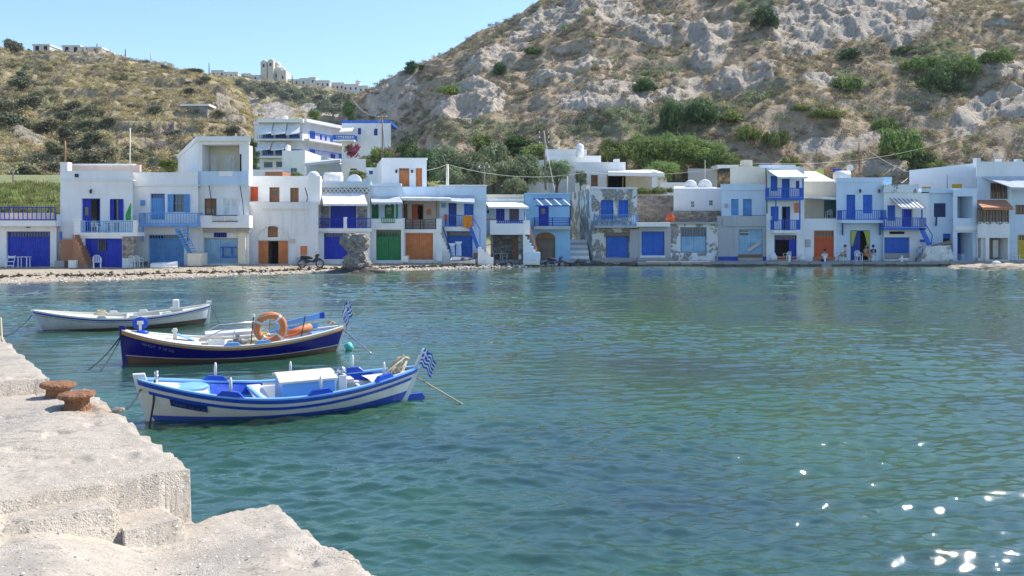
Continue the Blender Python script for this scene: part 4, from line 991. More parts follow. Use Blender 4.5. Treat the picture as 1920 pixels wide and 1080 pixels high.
# --- V
h = House('white two storey house with open loggia bays and dark blue shutter', 71.8, 1728, 1834, 491)
h.wall(1728, 1789, 362, 491, PALEB, [(1751, 381, 1774, 407), (1768, 438, 1783, 456)], depth=6)
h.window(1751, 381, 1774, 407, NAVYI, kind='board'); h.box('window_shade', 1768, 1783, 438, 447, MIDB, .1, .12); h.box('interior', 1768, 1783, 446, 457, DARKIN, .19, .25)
h.wall(1787, 1832, 355, 492, PALEB, [(1795, 368, 1824, 409), (1795, 436, 1824, 489)], D=70.8, depth=5, rec=1.8)
h.box('loggia_back', 1794, 1826, 367, 410, BLUISH, 1.0, 1.1); h.box('loggia_back', 1794, 1826, 435, 491, WHITE2, 1.0, 1.1); h.box('door', 1794.5, 1801, 437, 488, DEEP, .8, .9, label='narrow dark blue door inside the lower bay')
h.box('roof', 1728, 1834, 353.5, 362, PALEB, -.2, 6); h.box('storage_box', 1803, 1821, 476, 488, BLUISH, .2, .9)
h.box('beam', 1790, 1834, 424, 432, WHITE, -1.1, -1.0); mb = MB(); mb.beam(P(1756, 406, 71.6), P(1755, 424, 71.6), .1); mb.build('downpipe', NAVYI, h.r)
rb = thing('rubble_block', 'rough whitewashed stone block with driftwood on top beside the white loggia house', 'stone block', P(1757, 494, 70.6))
mb = MB(); mb.hexa([(fX(1727, 70), 69.9, .1), (fX(1788, 70), 69.9, .1), (fX(1786, 70), 71.4, .1), (fX(1730, 70), 71.4, .1), (fX(1735, 70), 70, fZ(463, 70)), (fX(1784, 70), 70, fZ(459, 70)), (fX(1782, 70), 71.3, fZ(459, 70)), (fX(1737, 70), 71.3, fZ(463, 70))])
bm = bmesh.new(); o = mb.build('masonry', PEEL, rb); bm.from_mesh(o.data); bmesh.ops.subdivide_edges(bm, edges=bm.edges, cuts=14, use_grid_fill=True)
for v in bm.verts:
    k_ = vnoise(np.array([v.co.x*2.3]), np.array([v.co.y*2.3]), np.array([v.co.z*2.3]), 5)[0]*.16+vnoise(np.array([v.co.x*7]), np.array([v.co.y*7]), np.array([v.co.z*7]), 6)[0]*.06; v.co.y -= k_; v.co.z += k_*.7; v.co.x += k_*.5
bm.to_mesh(o.data); bm.free()
mb = MB(); mb.tube([P(1732, 464, 70.5), P(1752, 461, 70.4), P(1770, 457, 70.5), P(1783, 455, 70.5)], [.06, .13, .16, .22], 8); mb.build('driftwood', OLDW, rb, smooth=True)
# --- W big white wall
h = House('large plain white building with yellow shutters on the right above the row', 80, 1705, 1836, 352)
h.wall(1705, 1838, 319, 362, WHITE, [(1729, 350, 1745, 357), (1785, 345, 1803, 353)], D=80, depth=7, flankR=(1870, 82))
mb = MB(); mb.quad(P(1705, 320, 79.98), P(1836, 340, 79.98), P(1836, 305, 79.98), P(1705, 319.5, 79.98)); mb.build('gable_wall', WHITE, h.r)
h.window(1729, 350, 1745, 358, YELLOW, D=79.9, kind='board'); h.window(1785, 345, 1803, 355, YELLOW, D=79.9, kind='board')
h = House('tall white house at the right edge with grey canopy, brown windows and yellow door', 72.5, 1832, 1960, 490)
h.wall(1832, 1960, 304, 492, PALEB, [(1857, 343, 1890, 373), (1904, 384, 1940, 402), (1908, 440, 1945, 486)], depth=8)
h.box('parapet_post', 1831, 1839, 296, 306, WHITE, -.05, .5); h.box('parapet_post', 1908, 1917, 298, 306, WHITE, -.05, .5); h.box('parapet_post', 1870, 1878, 298, 305, WHITE, .5, .9); h.box('parapet', 1831, 1960, 303, 331, WHITE, -.08, -.005)
for i in range(3): h.window(1857+i*11.2, 343, 1867.5+i*11.2, 373, BROWNW, kind='glass', nb=1)
h.window(1904, 384, 1940, 402, BROWNW, kind='glass', nb=4); h.door(1908, 440, 1945, 486, YELLOW, trans=10, leaves=2, name='garage_door')
h.awning([(1841, 332, 72.4), (1960, 332, 72.4), (1960, 354, 70.4), (1895, 352, 70.4)], GREYC, name='canopy', th=.06, posts=[(1895, 352, 392, 70.5)])
# --- X orange roof loggia
h = House('small grey white house with orange tiled roof and glazed brown veranda', 70.4, 1832, 1896, 490)
h.wall(1833, 1893, 416, 491, WHITE2, [(1834, 446, 1840, 484), (1855, 446, 1890, 487)], depth=2, rec=1.6)
h.box('back_wall', 1833, 1893, 444, 491, GREYP, 1.6, 1.7); h.box('hanging_net', 1862, 1872, 450, 483, AWN, 1.1, 1.2); h.box('door', 1855, 1861, 447, 487, OLDW, 1.2, 1.3)
for i in range(5): h.window(1833+i*11.8, 391, 1844.4+i*11.8, 419, OLDW, kind='glass', nb=1, rec=.0)
h.box('window_backing', 1833, 1892, 390, 418, OLDW, .2, .3)
mb = MB()
rf = h.awning([(1826, 377, 72), (1885, 377, 72), (1900, 391, 69.6), (1842, 391, 69.6)], REDROOF, name='roof', th=.1)
for i in range(12): a = P(1827+i*5, 376.6, 71.95); b_ = P(1843+i*4.9, 390.6, 69.55); mb = MB(); mb.tube([a, b_], .055, 6); mb.build('roof_tile_row', REDROOF, rf)
pts = [(1833, 440)]+[(1833+i*3, 423-5*abs(math.sin(i*3/20*math.pi))) for i in range(21)]+[(1893, 440)]
mb = MB(); mb.prism([(fX(a, 70.3), fZ(b_, 70.3)) for a, b_ in pts], 70.25, 70.38); mb.build('scalloped_parapet', WHITE2, h.r)
h.box('pilaster', 1848, 1855, 440, 491, WHITE2, -.3, -.02); h.box('beam', 1833, 1893, 438, 446, WHITE2, -.25, -.02)
# end of the row, outside the frame
h = House('white house beyond the right edge of the picture', 72.5, 1965, 2080, 490); h.wall(1965, 2080, 340, 492, WHITE, [(1990, 430, 2040, 488)]); h.door(1990, 430, 2040, 488, MIDB, leaves=2)

# ------------------------------------------------------------------ buildings behind the row
h = House('four storey white apartment building with blue railings and grey awnings', 118, 481, 640, 330, 'apartment building', 'apartment_building')
DA = 118
def wing(x0, x1, yt, yb, holes, D, **k): return h.wall(x0, x1, yt, yb, WHITE, holes, D=D, **k)
fl = [(1, 248, 268), (2, 272, 297), (3, 299, 318)]
wing(486, 566, 229, 330, [(492+i*25, 250, 512+i*25, 264) for i in range(3)]+[(492+i*25, 280, 512+i*25, 294) for i in range(3)]+[(495, 304, 511, 314), (518, 303, 529, 313)], 118, flankR=(600, 134), depth=16)
for i in range(3):
    h.window(492+i*25, 250, 512+i*25, 264, DEEP, D=118, kind='glass', nb=3); h.window(492+i*25, 280, 512+i*25, 294, DEEP, D=118, kind='glass', nb=3)
h.window(495, 304, 511, 314, DEEP, D=118, kind='glass', nb=2); h.window(518, 303, 529, 313, DEEP, D=118, kind='glass', nb=2)
h.box('roof', 481, 568, 223, 229, WHITE, -1.4, 0, label='projecting flat roof edge')
for (a, b_, c_) in ((482, 260, 263), (482, 292, 296)):
    bal = h.balcony(a, 567, a and b_-12, b_, c_, 1.5, WHITE, MIDB, D=118, side=False, sp=.28, rw=.08)
for i in range(3): h.awning([(488+i*26, 231, 117.6), (512+i*26, 228, 117.6), (509+i*26, 249, 115.6), (482+i*27, 252, 115.6)], AWN)
for i in range(2): h.awning([(488+i*26, 264, 117.6), (512+i*26, 263, 117.6), (505+i*27, 279, 115.6), (481+i*27, 281, 115.6)], AWN)
# right wing, receding
def slant(px, py, t): return None
A0 = Vector((fX(566, 118), 118, 0)); A1 = Vector((fX(645, 128), 128, 0)); dirw = (A1-A0); nrmw = Vector((dirw.y, -dirw.x, 0)).normalized()
def onw(t, z, off=.0): p = A0+dirw*t+nrmw*off; return Vector((p.x, p.y, z))
def zw(py): return fZ(py, 118)
mb = MB(); mb.hexa([onw(0, 6, .1), onw(1, 6, .1), onw(1, 6, -8), onw(0, 6, -8), onw(0, zw(229), .1), onw(1, zw(229), .1), onw(1, zw(229), -8), onw(0, zw(229), -8)]); mb.build('wing_wall', WHITE, h.r)
mb = MB(); mb.hexa([onw(-.02, zw(229), .9), onw(1.05, zw(229), .9), onw(1.05, zw(229), -8), onw(-.02, zw(229), -8), onw(-.02, zw(223), .9), onw(1.05, zw(223), .9), onw(1.05, zw(223), -8), onw(-.02, zw(223), -8)]); mb.build('wing_roof', WHITE, h.r)
for zt, zb in ((260, 264), (292, 296)):
    mb = MB(); mb.hexa([onw(0, zw(zb), 1.2), onw(1.02, zw(zb), 1.2), onw(1.02, zw(zb), .1), onw(0, zw(zb), .1), onw(0, zw(zt), 1.2), onw(1.02, zw(zt), 1.2), onw(1.02, zw(zt), .1), onw(0, zw(zt), .1)]); bl = mb.build('balcony', WHITE, h.r)
    mb = MB(); mb.beam(onw(0, zw(zt-12), 1.15), onw(1.02, zw(zt-12), 1.15), .09); mb.build('top_rail', MIDB, bl)
    for i in range(46): mb = MB(); mb.beam(onw(i/45*1.02, zw(zt), 1.15), onw(i/45*1.02, zw(zt-12), 1.15), .05); mb.build('baluster', MIDB, bl)
for (t, a, b_, w2, m_) in ((.22, 243, 258, .05, DEEP), (.42, 247, 256, .02, DEEP), (.53, 248, 256, .02, DEEP), (.68, 249, 264, .04, MIDB), (.84, 250, 260, .05, DEEP), (.22, 277, 291, .05, DEEP), (.7, 281, 295, .05, DARKI), (.9, 279, 293, .045, MIDB)):
    mb = MB(); mb.hexa([onw(t-w2, zw(b_), .16), onw(t+w2, zw(b_), .16), onw(t+w2, zw(b_), .05), onw(t-w2, zw(b_), .05), onw(t-w2, zw(a), .16), onw(t+w2, zw(a), .16), onw(t+w2, zw(a), .05), onw(t-w2, zw(a), .05)]); mb.build('window', m_, h.r)
mb = MB(); mb.tube([P(529, 221, 120), P(539, 221, 120)], .28, 12); mb.build('roof_tank', AWN, h.r, smooth=True)

h = House('small white house with blue flat roof beside the apartment building', 112, 640, 735, 262)
h.wall(641, 733, 231, 285, WHITE, [(671, 240, 677, 252), (701, 241, 708, 254)], depth=8); h.window(671, 240, 677, 252, DEEP, kind='board'); h.window(701, 241, 708, 254, DEEP, kind='board')
h.box('roof', 640, 732, 226, 231, MIDB, .8, 8, label='faded blue roof parapet'); h.awning([(642, 240, 111.9), (664, 239, 111.9), (660, 246, 109.5), (636, 247, 109.5)], AWN)
h.balcony(624, 664, 253, 262, 265, 2, WHITE, MIDB, rw=.1, sp=.3)
h = House('white cubic annex standing below the apartment building', 100, 528, 646, 330)
h.wall(529, 572, 282, 345, WHITE, [(545, 315, 557, 330)], depth=9, flankR=(646, 122)); h.window(545, 315, 557, 330, PALEBP, kind='glass'); h.box('chimney', 534, 542, 271, 284, WHITE, 1, 2, bevel=.2)
h.window(545, 315, 557, 330, PALEBP, kind='glass', nb=2) if False else None
h = House('long low white house with sloping porch roof behind the row', 92, 575, 708, 345)
h.wall(640, 686, 298, 350, WHITE, [(657, 316, 669, 319)], depth=7); h.wall(684, 708, 314, 350, PALEB, [(692, 320, 699, 327)], depth=6, D=93); h.window(692, 320, 699, 327, DEEP, D=93, kind='glass'); h.window(657, 316, 669, 319, DARKI, kind='glass')
h.awning([(572, 305, 96), (640, 300, 94), (638, 302, 90), (571, 309, 90)], GREYC, name='porch_roof', th=.15); h.box('porch_wall', 572, 642, 308, 350, PALEB, 3, 3.3); tpost(h, 573, 309, 345, 90.2, WHITE, .2)
h = House('low white wall and tiled roof house left of the annex', 84, 462, 532, 350)
h.wall(462, 531, 318, 352, WHITE, [], depth=6); h.box('roof', 497, 530, 322, 330, REDROOF, -.4, 3)
h = House('white villa with round topped chimney and stepped roofs in front of the big tree', 92, 988, 1172, 345)
h.wall(1025, 1127, 292, 352, WHITE, [], depth=8, D=94); h.wall(1078, 1173, 304, 352, WHITE, [(1108, 328, 1121, 349)], depth=6, D=90); h.door(1108, 328, 1121, 349, BROWNW, D=90, leaves=2)
h.wall(989, 1030, 300, 352, WHITE, [], depth=6, D=93); h.box('roof', 1022, 1100, 280, 292.5, WHITE, 2.2, 8, label='upper roof block')
mb = MB(); c = P(1087, 294, 92.5); mb.cyl(c, .42, 1.0, 12); mb.ball(c+Vector((0, 0, 1.0)), .45, 12); mb.build('chimney', WHITE, h.r, smooth=True)
h.box('chimney', 1152, 1162, 298, 322, WHITE, -1.5, -.5); h.box('chimney', 1146, 1168, 312, 350, WHITE, -1.7, -1)
h = House('low white pavilion with flat porch roof and square pillar', 87, 1140, 1250, 352)
h.wall(1138, 1250, 330, 356, CREAM, [], depth=4, D=90); h.awning([(1142, 325, 90), (1225, 322, 90), (1246, 329, 85.5), (1140, 327, 85.5)], WHITE, name='porch_roof', th=.25); h.box('pillar', 1222, 1233, 322, 354, WHITE, -1.4, -.8, bevel=.03)
tpost(h, 1139, 328, 352, 86, BROWNW, .12); tpost(h, 1168, 328, 352, 86, BROWNW, .12)
h = House('low white garden building with grey door beside the pavilion', 93, 1240, 1378, 345)
h.wall(1238, 1300, 342, 356, WHITE, [], D=86, depth=3); h.wall(1290, 1345, 316, 350, GREYP, [], D=95, depth=4); h.box('roof', 1345, 1385, 309, 315, WHITE, 0, 3); h.box('beam', 1352, 1378, 315, 320, NAVYI, .5, 1.5)
h = House('low white roof terrace with arched tank behind the yellow curtained house', 80, 1555, 1600, 335)
h.wall(1506, 1600, 345, 372, CREAM, [], depth=4); mb = MB(); mb.tube([P(1565, 331, 80), P(1565.5, 331, 80), P(1592, 331, 80), P(1593, 331, 80)], [.2, .55, .55, .2], 14); mb.build('roof_tank', AWN, h.r, smooth=True)
h.box('wall_box', 1657, 1672, 332, 345, SKYB, -5, -4)

# ------------------------------------------------------------------ the town on the ridge and lone houses
TOWN = paint('ridge_town_white', (.66, .64, .60), .9, .3, spec=.1); TOWNC = paint('ridge_church_cream', (.60, .55, .45), .9, .4, spec=.1)
def ridge_house(label, x0, x1, yt, yb, D, mat=None, wins=2, name='house', roof=None):
    t = thing(name, label, 'house', P((x0+x1)/2, yb, D), 'white houses along the ridge'); mb = MB(); mb.box(fX(x0, D), fX(x1, D), D, D+8, fZ(yb, D)-6, fZ(yt, D)); mb.build('wall', mat or TOWN, t)
    mb = MB(); mb.box(fX(x0, D)-.2, fX(x1, D)+.2, D-.2, D+8.2, fZ(yt, D), fZ(yt, D)+.5); mb.build('roof', roof or mat or TOWN, t)
    for i in range(wins):
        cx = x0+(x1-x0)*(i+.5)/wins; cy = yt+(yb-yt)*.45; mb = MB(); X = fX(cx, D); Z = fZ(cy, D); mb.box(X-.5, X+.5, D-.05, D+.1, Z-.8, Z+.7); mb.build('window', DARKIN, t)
D = 545
for (lb, a, b_, c_, d_, wn) in (
    ('low flat white house at the left end of the ridge town', 396, 420, 133, 146, 3), ('pale house with dark roof edge left of the church', 420, 446, 136, 149, 3), ('pale terraced house next left of the church', 446, 470, 139, 151, 2), ('narrow pale house touching the church', 470, 488, 142, 152, 1),
    ('long low house right of the church with flat top', 538, 562, 150, 160, 2), ('pale house above the cypresses with brown balcony', 562, 590, 148, 163, 2), ('tall narrow house with roof turret on the ridge', 580, 592, 146, 160, 1), ('small white house below the ridge line', 570, 583, 160, 168, 1),
    ('wide pale house in the middle of the right part of town', 592, 618, 152, 166, 3), ('large pale block with three dark windows', 612, 645, 156, 172, 4), ('pale block under the round tower', 643, 672, 159, 174, 3), ('low pale house sloping away at the right of town', 672, 690, 162, 176, 2), ('last small pale house before the rocky hill', 688, 712, 165, 178, 2)):
    ridge_house(lb, a, b_, c_, d_, D+random.uniform(-8, 8), wins=wn, roof=(TOWNC if wn == 2 else None))
t = thing('round_tower', 'stubby round mill tower standing on the ridge above the pale blocks', 'tower', P(671, 160, 548)); mb = MB(); c = P(671.5, 162, 550); mb.cyl(c+Vector((0, 0, -2)), 1.9, 5.2, 14, 1.6); mb.build('drum', TOWN, t); mb = MB(); mb.cyl(c+Vector((0, 0, 3.2)), 1.9, 1.2, 14, .3); mb.build('cap', GREYP, t)
ch = thing('church', 'cream domed church with two bell towers standing on the ridge', 'church', P(510, 152, 540)); D = 540
def cb(name, a, b_, yt, yb, d0=0, d1=10, par=None, mat=TOWNC): mb = MB(); Y = D+d0; mb.box(fX(a, Y), fX(b_, Y), Y, D+d1, fZ(yb, Y)-4, fZ(yt, Y)); return mb.build(name, mat, par or ch)
cb('nave', 496, 528, 128, 153, 2, 16); cb('apse', 520, 536, 132, 154, 0, 12)
for (a, b_, yt) in ((488.5, 500, 115), (502, 512.5, 113)):
    tw = cb('bell_tower', a, b_, yt, 150, 0, 4); m_ = (a+b_)/2; cb('opening', m_-1.8, m_+1.8, yt+4, yt+10, -.1, 0, tw, DARKIN) if False else None
    mb = MB(); X = fX(m_, D); mb.box(X-.6, X+.6, D-.1, D+.05, fZ(yt+11, D), fZ(yt+5, D)); mb.build('belfry_opening', DARKIN, tw); mb = MB(); mb.ball((X, D+2, fZ(yt, D)), 1.7, 12, 1, 1, .8); mb.build('cupola', TOWNC, tw, smooth=True)
mb = MB(); c = P(519, 127, D+8); mb.cyl(c+Vector((0, 0, -2)), 2.9, 3, 16); mb.ball(c+Vector((0, 0, 1)), 2.9, 16); mb.build('dome', TOWNC, ch, smooth=True)
mb = MB(); c = P(530, 132, D+6); mb.ball(c, 2.2, 14); mb.build('small_dome', TOWNC, ch, smooth=True)
for px, py in ((506, 140), (516, 141), (530, 145)): mb = MB(); X = fX(px, D); Z = fZ(py, D); mb.box(X-.4, X+.4, D-.2+(2 if px < 520 else 0), D+(2 if px < 520 else 0)-.05, Z-1, Z+1); mb.build('window', DARKIN, ch)
for (lb, a, b_, c_, d_) in (('white farmhouse on the left hilltop beside the trees', 62, 93, 86, 97), ('long low white building on the left hilltop', 117, 150, 88, 99), ('low walled house with white roof patch on the left hilltop', 150, 190, 91, 101)): ridge_house(lb, a, b_, c_, d_, 246, wins=2)

# ------------------------------------------------------------------ air
mb = MB(); mb.box(-700, 700, -60, 900, -6, 150); hz = mb.build('haze', plain('haze_placeholder', (.5, .5, .5)), None); hz.data.materials.clear()
hm = bpy.data.materials.new('haze'); hm.use_nodes = True; hm.node_tree.nodes.clear(); o_ = hm.node_tree.nodes.new('ShaderNodeOutputMaterial'); v_ = hm.node_tree.nodes.new('ShaderNodeVolumePrincipled')
v_.inputs['Density'].default_value = .00013; v_.inputs['Color'].default_value = (.80, .88, 1, 1); v_.inputs['Anisotropy'].default_value = .2; hm.node_tree.links.new(v_.outputs[0], o_.inputs['Volume']); hz.data.materials.append(hm); tag(hz, kind='stuff')
# ------------------------------------------------------------------ vegetation
def leaf_mat(key, a, b, c=None, trans=.25):
    m = NT(key); g = m.geo.outputs['Random Per Island']; oi = m.n.new('ShaderNodeObjectInfo').outputs['Random']
    col = m.mix(g, a, b); col = m.mix(m.ramp(m.noise(.55, 3), [(.4, 0.0), (.65, .7)]), col, c or tuple(x*1.35 for x in b))
    hs = m.n.new('ShaderNodeHueSaturation'); m.L(col, hs.inputs['Color']); m.L(m.math('MULTIPLY_ADD', oi, .5, .75), hs.inputs['Value']); m.L(m.math('MULTIPLY_ADD', oi, .035, .483), hs.inputs['Hue'])
    m.L(hs.outputs[0], m.b.inputs['Base Color']); m.rough(.7); m.b.inputs['Specular IOR Level'].default_value = .25
    tr = m.n.new('ShaderNodeBsdfTranslucent'); m.L(hs.outputs[0], tr.inputs['Color']); mx = m.n.new('ShaderNodeMixShader'); mx.inputs[0].default_value = trans
    m.L(m.b.outputs[0], mx.inputs[1]); m.L(tr.outputs[0], mx.inputs[2]); m.L(mx.outputs[0], m.out.inputs[0])
    return m.mat
L_OLIVE = leaf_mat('olive_leaves', (0.111, 0.151, 0.070), (0.263, 0.322, 0.172), (0.384, 0.403, 0.222))
L_BROAD = leaf_mat('broad_leaves', (.07, .12, .03), (.22, .29, .075), (.30, .34, .11))
L_DARK = leaf_mat('dark_leaves', (0.043, 0.087, 0.031), (0.119, 0.185, 0.064), (0.153, 0.217, 0.064))
L_BRIGHT = leaf_mat('bright_leaves', (.11, .16, .035), (.27, .32, .08), (.34, .36, .12))
L_GREY = leaf_mat('grey_scrub_leaves', (0.200, 0.163, 0.119), (0.375, 0.312, 0.225), (0.275, 0.250, 0.163))
L_GOLD = leaf_mat('dry_scrub_leaves', (0.348, 0.268, 0.131), (0.609, 0.493, 0.261), (0.493, 0.435, 0.217))
L_FAR = leaf_mat('far_green_leaves', (.095, .11, .06), (.19, .20, .115), (.22, .22, .12))
L_PINK = leaf_mat('pink_blossom', (0.350, 0.040, 0.120), (0.500, 0.100, 0.200), (0.100, 0.140, 0.040))
BARK = paint('bark', (.13, .10, .075), .95, .6, (.22, .18, .14))
def leaf_cloud(lobes, n, size, seed, flat=.35, shell=.55):
    rg = np.random.default_rng(seed); lob = np.array(lobes, float)
    wgt = (lob[:, 3]**2); wgt /= wgt.sum(); k = rg.choice(len(lob), n, p=wgt)
    d = rg.normal(size=(n, 3)); d /= np.linalg.norm(d, axis=1)[:, None]; d[:, 2] = np.where(d[:, 2] < -.55, -d[:, 2]*.6, d[:, 2])
    r = lob[k, 3]*(shell+(1.08-shell)*rg.random(n)**.6)
    r *= 1+.45*vnoise(d[:, 0]*2.6+k*7, d[:, 1]*2.6, d[:, 2]*2.6, seed)
    c = lob[k, :3]+d*r[:, None]*np.array([1, 1, .8])
    nrm = d+rg.normal(size=(n, 3))*.65; nrm /= np.linalg.norm(nrm, axis=1)[:, None]
    u = np.cross(nrm, rg.normal(size=(n, 3))); u /= np.linalg.norm(u, axis=1)[:, None]; v = np.cross(nrm, u)
    s = size*(.6+.8*rg.random(n))[:, None]
    V = np.stack([c-u*s, c-v*s*.5, c+u*s, c+v*s*.5], 1).reshape(-1, 3)
    return V, np.arange(n*4).reshape(-1, 4)
def crown_mesh(name, lobes, n, size, mat, seed): V, F = leaf_cloud(lobes, n, size, seed); return mesh_np(name, V, F, mat, False)
def rand_lobes(seed, n, w, h, base, r0):
    rg = random.Random(seed); out = []
    for i in range(n):
        a = rg.random()*6.283; q = math.sqrt(rg.random()); z = rg.random(); taper = 1-.45*z
        out.append((math.cos(a)*q*w*taper, math.sin(a)*q*w*taper, base+z*h, r0*(.6+.7*rg.random())*(1-.2*z)))
    return out
def trunk_mesh(seed, h, r, lobes):
    rg = random.Random(seed); mb = MB(); top = Vector((rg.uniform(-.2, .2), rg.uniform(-.2, .2), h))
    mb.tube([(0, 0, -.5), (r*.4, 0, h*.4), top], [r*1.4, r, r*.75], 8)
    for l in lobes[:7]: q = Vector(l[:3]); mid = (top+q)/2+Vector((0, 0, -.15*h)); mb.tube([top-Vector((0, 0, .2)), mid, q], [r*.55, r*.35, r*.12], 6)
    return mb
TREE = {}
def proto(key, lmat, nl, w, h, base, r0, n, size, seed, trunk=True, tr=.18):
    lobes = rand_lobes(seed, nl, w, h, base, r0); me = crown_mesh('crown', lobes, n, size, lmat, seed); tm = None
    if trunk: mb = trunk_mesh(seed, base*.75, tr, lobes); o = mb.build('trunk', BARK); tm = o.data; bpy.data.objects.remove(o)
    TREE[key] = (me, tm, w+r0*.8, base+h+r0*.7)
proto('olive1', L_OLIVE, 16, 2.0, 2.0, 1.5, 1.05, 5200, .13, 1); proto('olive2', L_OLIVE, 13, 1.8, 2.6, 1.4, .95, 4600, .13, 2)
proto('broad', L_BROAD, 26, 3.6, 3.0, 1.3, 1.25, 11000, .14, 3); proto('bright', L_BRIGHT, 12, 1.5, 1.7, .7, .8, 3800, .12, 4)
proto('dark', L_DARK, 12, 1.7, 2.0, .9, .9, 3800, .14, 5); proto('bush', L_BROAD, 14, 2.4, .8, .35, .75, 4200, .13, 6, False)
proto('darkbush', L_DARK, 12, 2.0, .8, .35, .75, 3600, .14, 7, False); proto('brightbush', L_BRIGHT, 12, 2.0, .9, .35, .7, 3600, .12, 8, False)
proto('far', L_FAR, 9, 1.8, 1.8, .9, 1.1, 1500, .26, 9); proto('farbush', L_FAR, 8, 1.9, .8, .5, .95, 1300, .24, 10, False)
proto('gold', L_GREY, 9, 1.5, .7, .4, .7, 2000, .13, 12, False); proto('pink', L_PINK, 8, 1.2, 1.0, .5, .6, 1800, .12, 13, False)
def plant(key, base, wpx, hpx, label, name='tree', cat='tree', group=None, rz=None):
    me, tm, W, H = TREE[key]; k = base.y/FP; sx = wpx*k/(2*W); sz = hpx*k/H
    t = thing(name, label, cat, base, group); t.rotation_euler.z = rz if rz is not None else random.uniform(0, 6.28)
    c = link_mesh('crown' if tm else 'foliage', me, t); c.scale = (sx, sx, sz)
    if tm: tk = link_mesh('trunk', tm, t); tk.scale = (sx, sx, sz)
    return t
def gz(X, Y): return float(ground_z(np.array([X]), np.array([Y]))[0])
def at_px(px, pyb, D): return P(px, pyb, D)
def near(key, px, pt, pb, wpx, D, label, **k): plant(key, P(px, pb, D), wpx, pb-pt, label, **k)
# olive grove behind the long house row
OG = 'olive trees in the grove behind the row'
for (px, pt, pb, w_, D, lb) in (
    (835, 268, 365, 90, 92, 'grey green olive tree at the left end of the grove, behind the orange doored cube'), (880, 276, 368, 95, 90, 'full olive tree second from the left in the grove'), (925, 262, 366, 95, 95, 'taller olive tree in the middle back of the grove'),
    (950, 296, 368, 90, 88, 'low olive tree in front in the middle of the grove'), (985, 285, 368, 85, 91, 'olive tree right of the grove centre, beside the white villa'), (905, 300, 370, 80, 86, 'small front olive tree behind the pale blue house'),
    (1045, 296, 362, 92, 86, 'dense rounded olive tree right in front of the white villa'), (845, 310, 366, 70, 87, 'low olive tree leaning beside the wooden pole'), (965, 330, 372, 60, 85, 'lowest olive tree tucked behind the awning house'), (1088, 318, 358, 36, 86, 'small olive tree beside the villa brown door')):
    near('olive1' if (px//5) % 2 else 'olive2', px, pt, pb, w_, D, lb, name='olive_tree', group=OG)
BG = 'broad leaved trees above the white pavilion'
for (px, pt, pb, w_, D, lb) in ((1150, 258, 330, 110, 98, 'leftmost broad leaved tree above the villa, with reddish edge'), (1205, 248, 330, 120, 97, 'tall bright leaved tree above the white pavilion'), (1262, 246, 332, 125, 98, 'widest glossy leaved tree in the middle of the bank'),
    (1318, 258, 330, 110, 99, 'glossy leaved tree right of the bank middle'), (1370, 285, 330, 80, 97, 'rightmost small leafy tree beside the cream block house'), (1240, 300, 345, 90, 91, 'low leafy tree hanging behind the pavilion roof')):
    near('broad', px, pt, pb, w_, D, lb, name='broadleaf_tree', group=BG)
for (key, px, pt, pb, w_, D, lb) in (
    ('dark', 765, 262, 345, 80, 100, 'dark green tree just right of the blue roofed house'), ('bright', 715, 275, 330, 60, 98, 'bright green bushy tree between the pole and the white cube'), ('bright', 690, 290, 340, 55, 97, 'bright tree left of the leaning pole'), ('dark', 800, 280, 350, 70, 96, 'dark tree behind the right corner of the white cube'),
    ('dark', 975, 255, 300, 120, 100, 'dark spreading tree at the back of the olive grove'), ('bright', 1000, 268, 310, 80, 97, 'bright green tree behind the olive grove'), ('bright', 905, 250, 300, 60, 101, 'small bright tree at the foot of the rocky hill'), ('bright', 318, 296, 330, 56, 84, 'bright green tree behind the tower room house'), ('dark', 476, 290, 330, 28, 86, 'dark green tree between tower room and apartment building'),
    ('dark', 474, 262, 300, 26, 100, 'dark tree left of the apartment building awnings'), ('bright', 590, 205, 232, 34, 150, 'yellow green round tree above the apartment building roof'), ('dark', 655, 188, 232, 36, 128, 'dark cypress like tree above the blue roofed house'), ('pink', 662, 268, 300, 40, 97, 'pink bougainvillea beside the wires'), ('bright', 556, 322, 350, 36, 82, 'leafy shrub behind the round parapets, left'), ('bright', 670, 318, 350, 46, 82, 'leafy shrub behind the round parapets, right'), ('bright', 635, 330, 350, 30, 82, 'small leafy shrub behind the water tank')):
    near(key, px, pt, pb, w_, D, lb, name='tree')
for (px, pt, pb, w_, lb) in ((1205, 350, 366, 40, 'green shrub over the stone wall, left'), (1235, 348, 366, 36, 'green shrub over the stone wall, right'), (1255, 350, 362, 22, 'small shrub beside the long white house'), (730, 272, 300, 40, 'reddish dry shrub on the slope beside the blue roofed house')):
    near('brightbush' if px > 1000 else 'gold', px, pt, pb, w_, 84 if px > 1000 else 104, lb, name='shrub', cat='shrub')
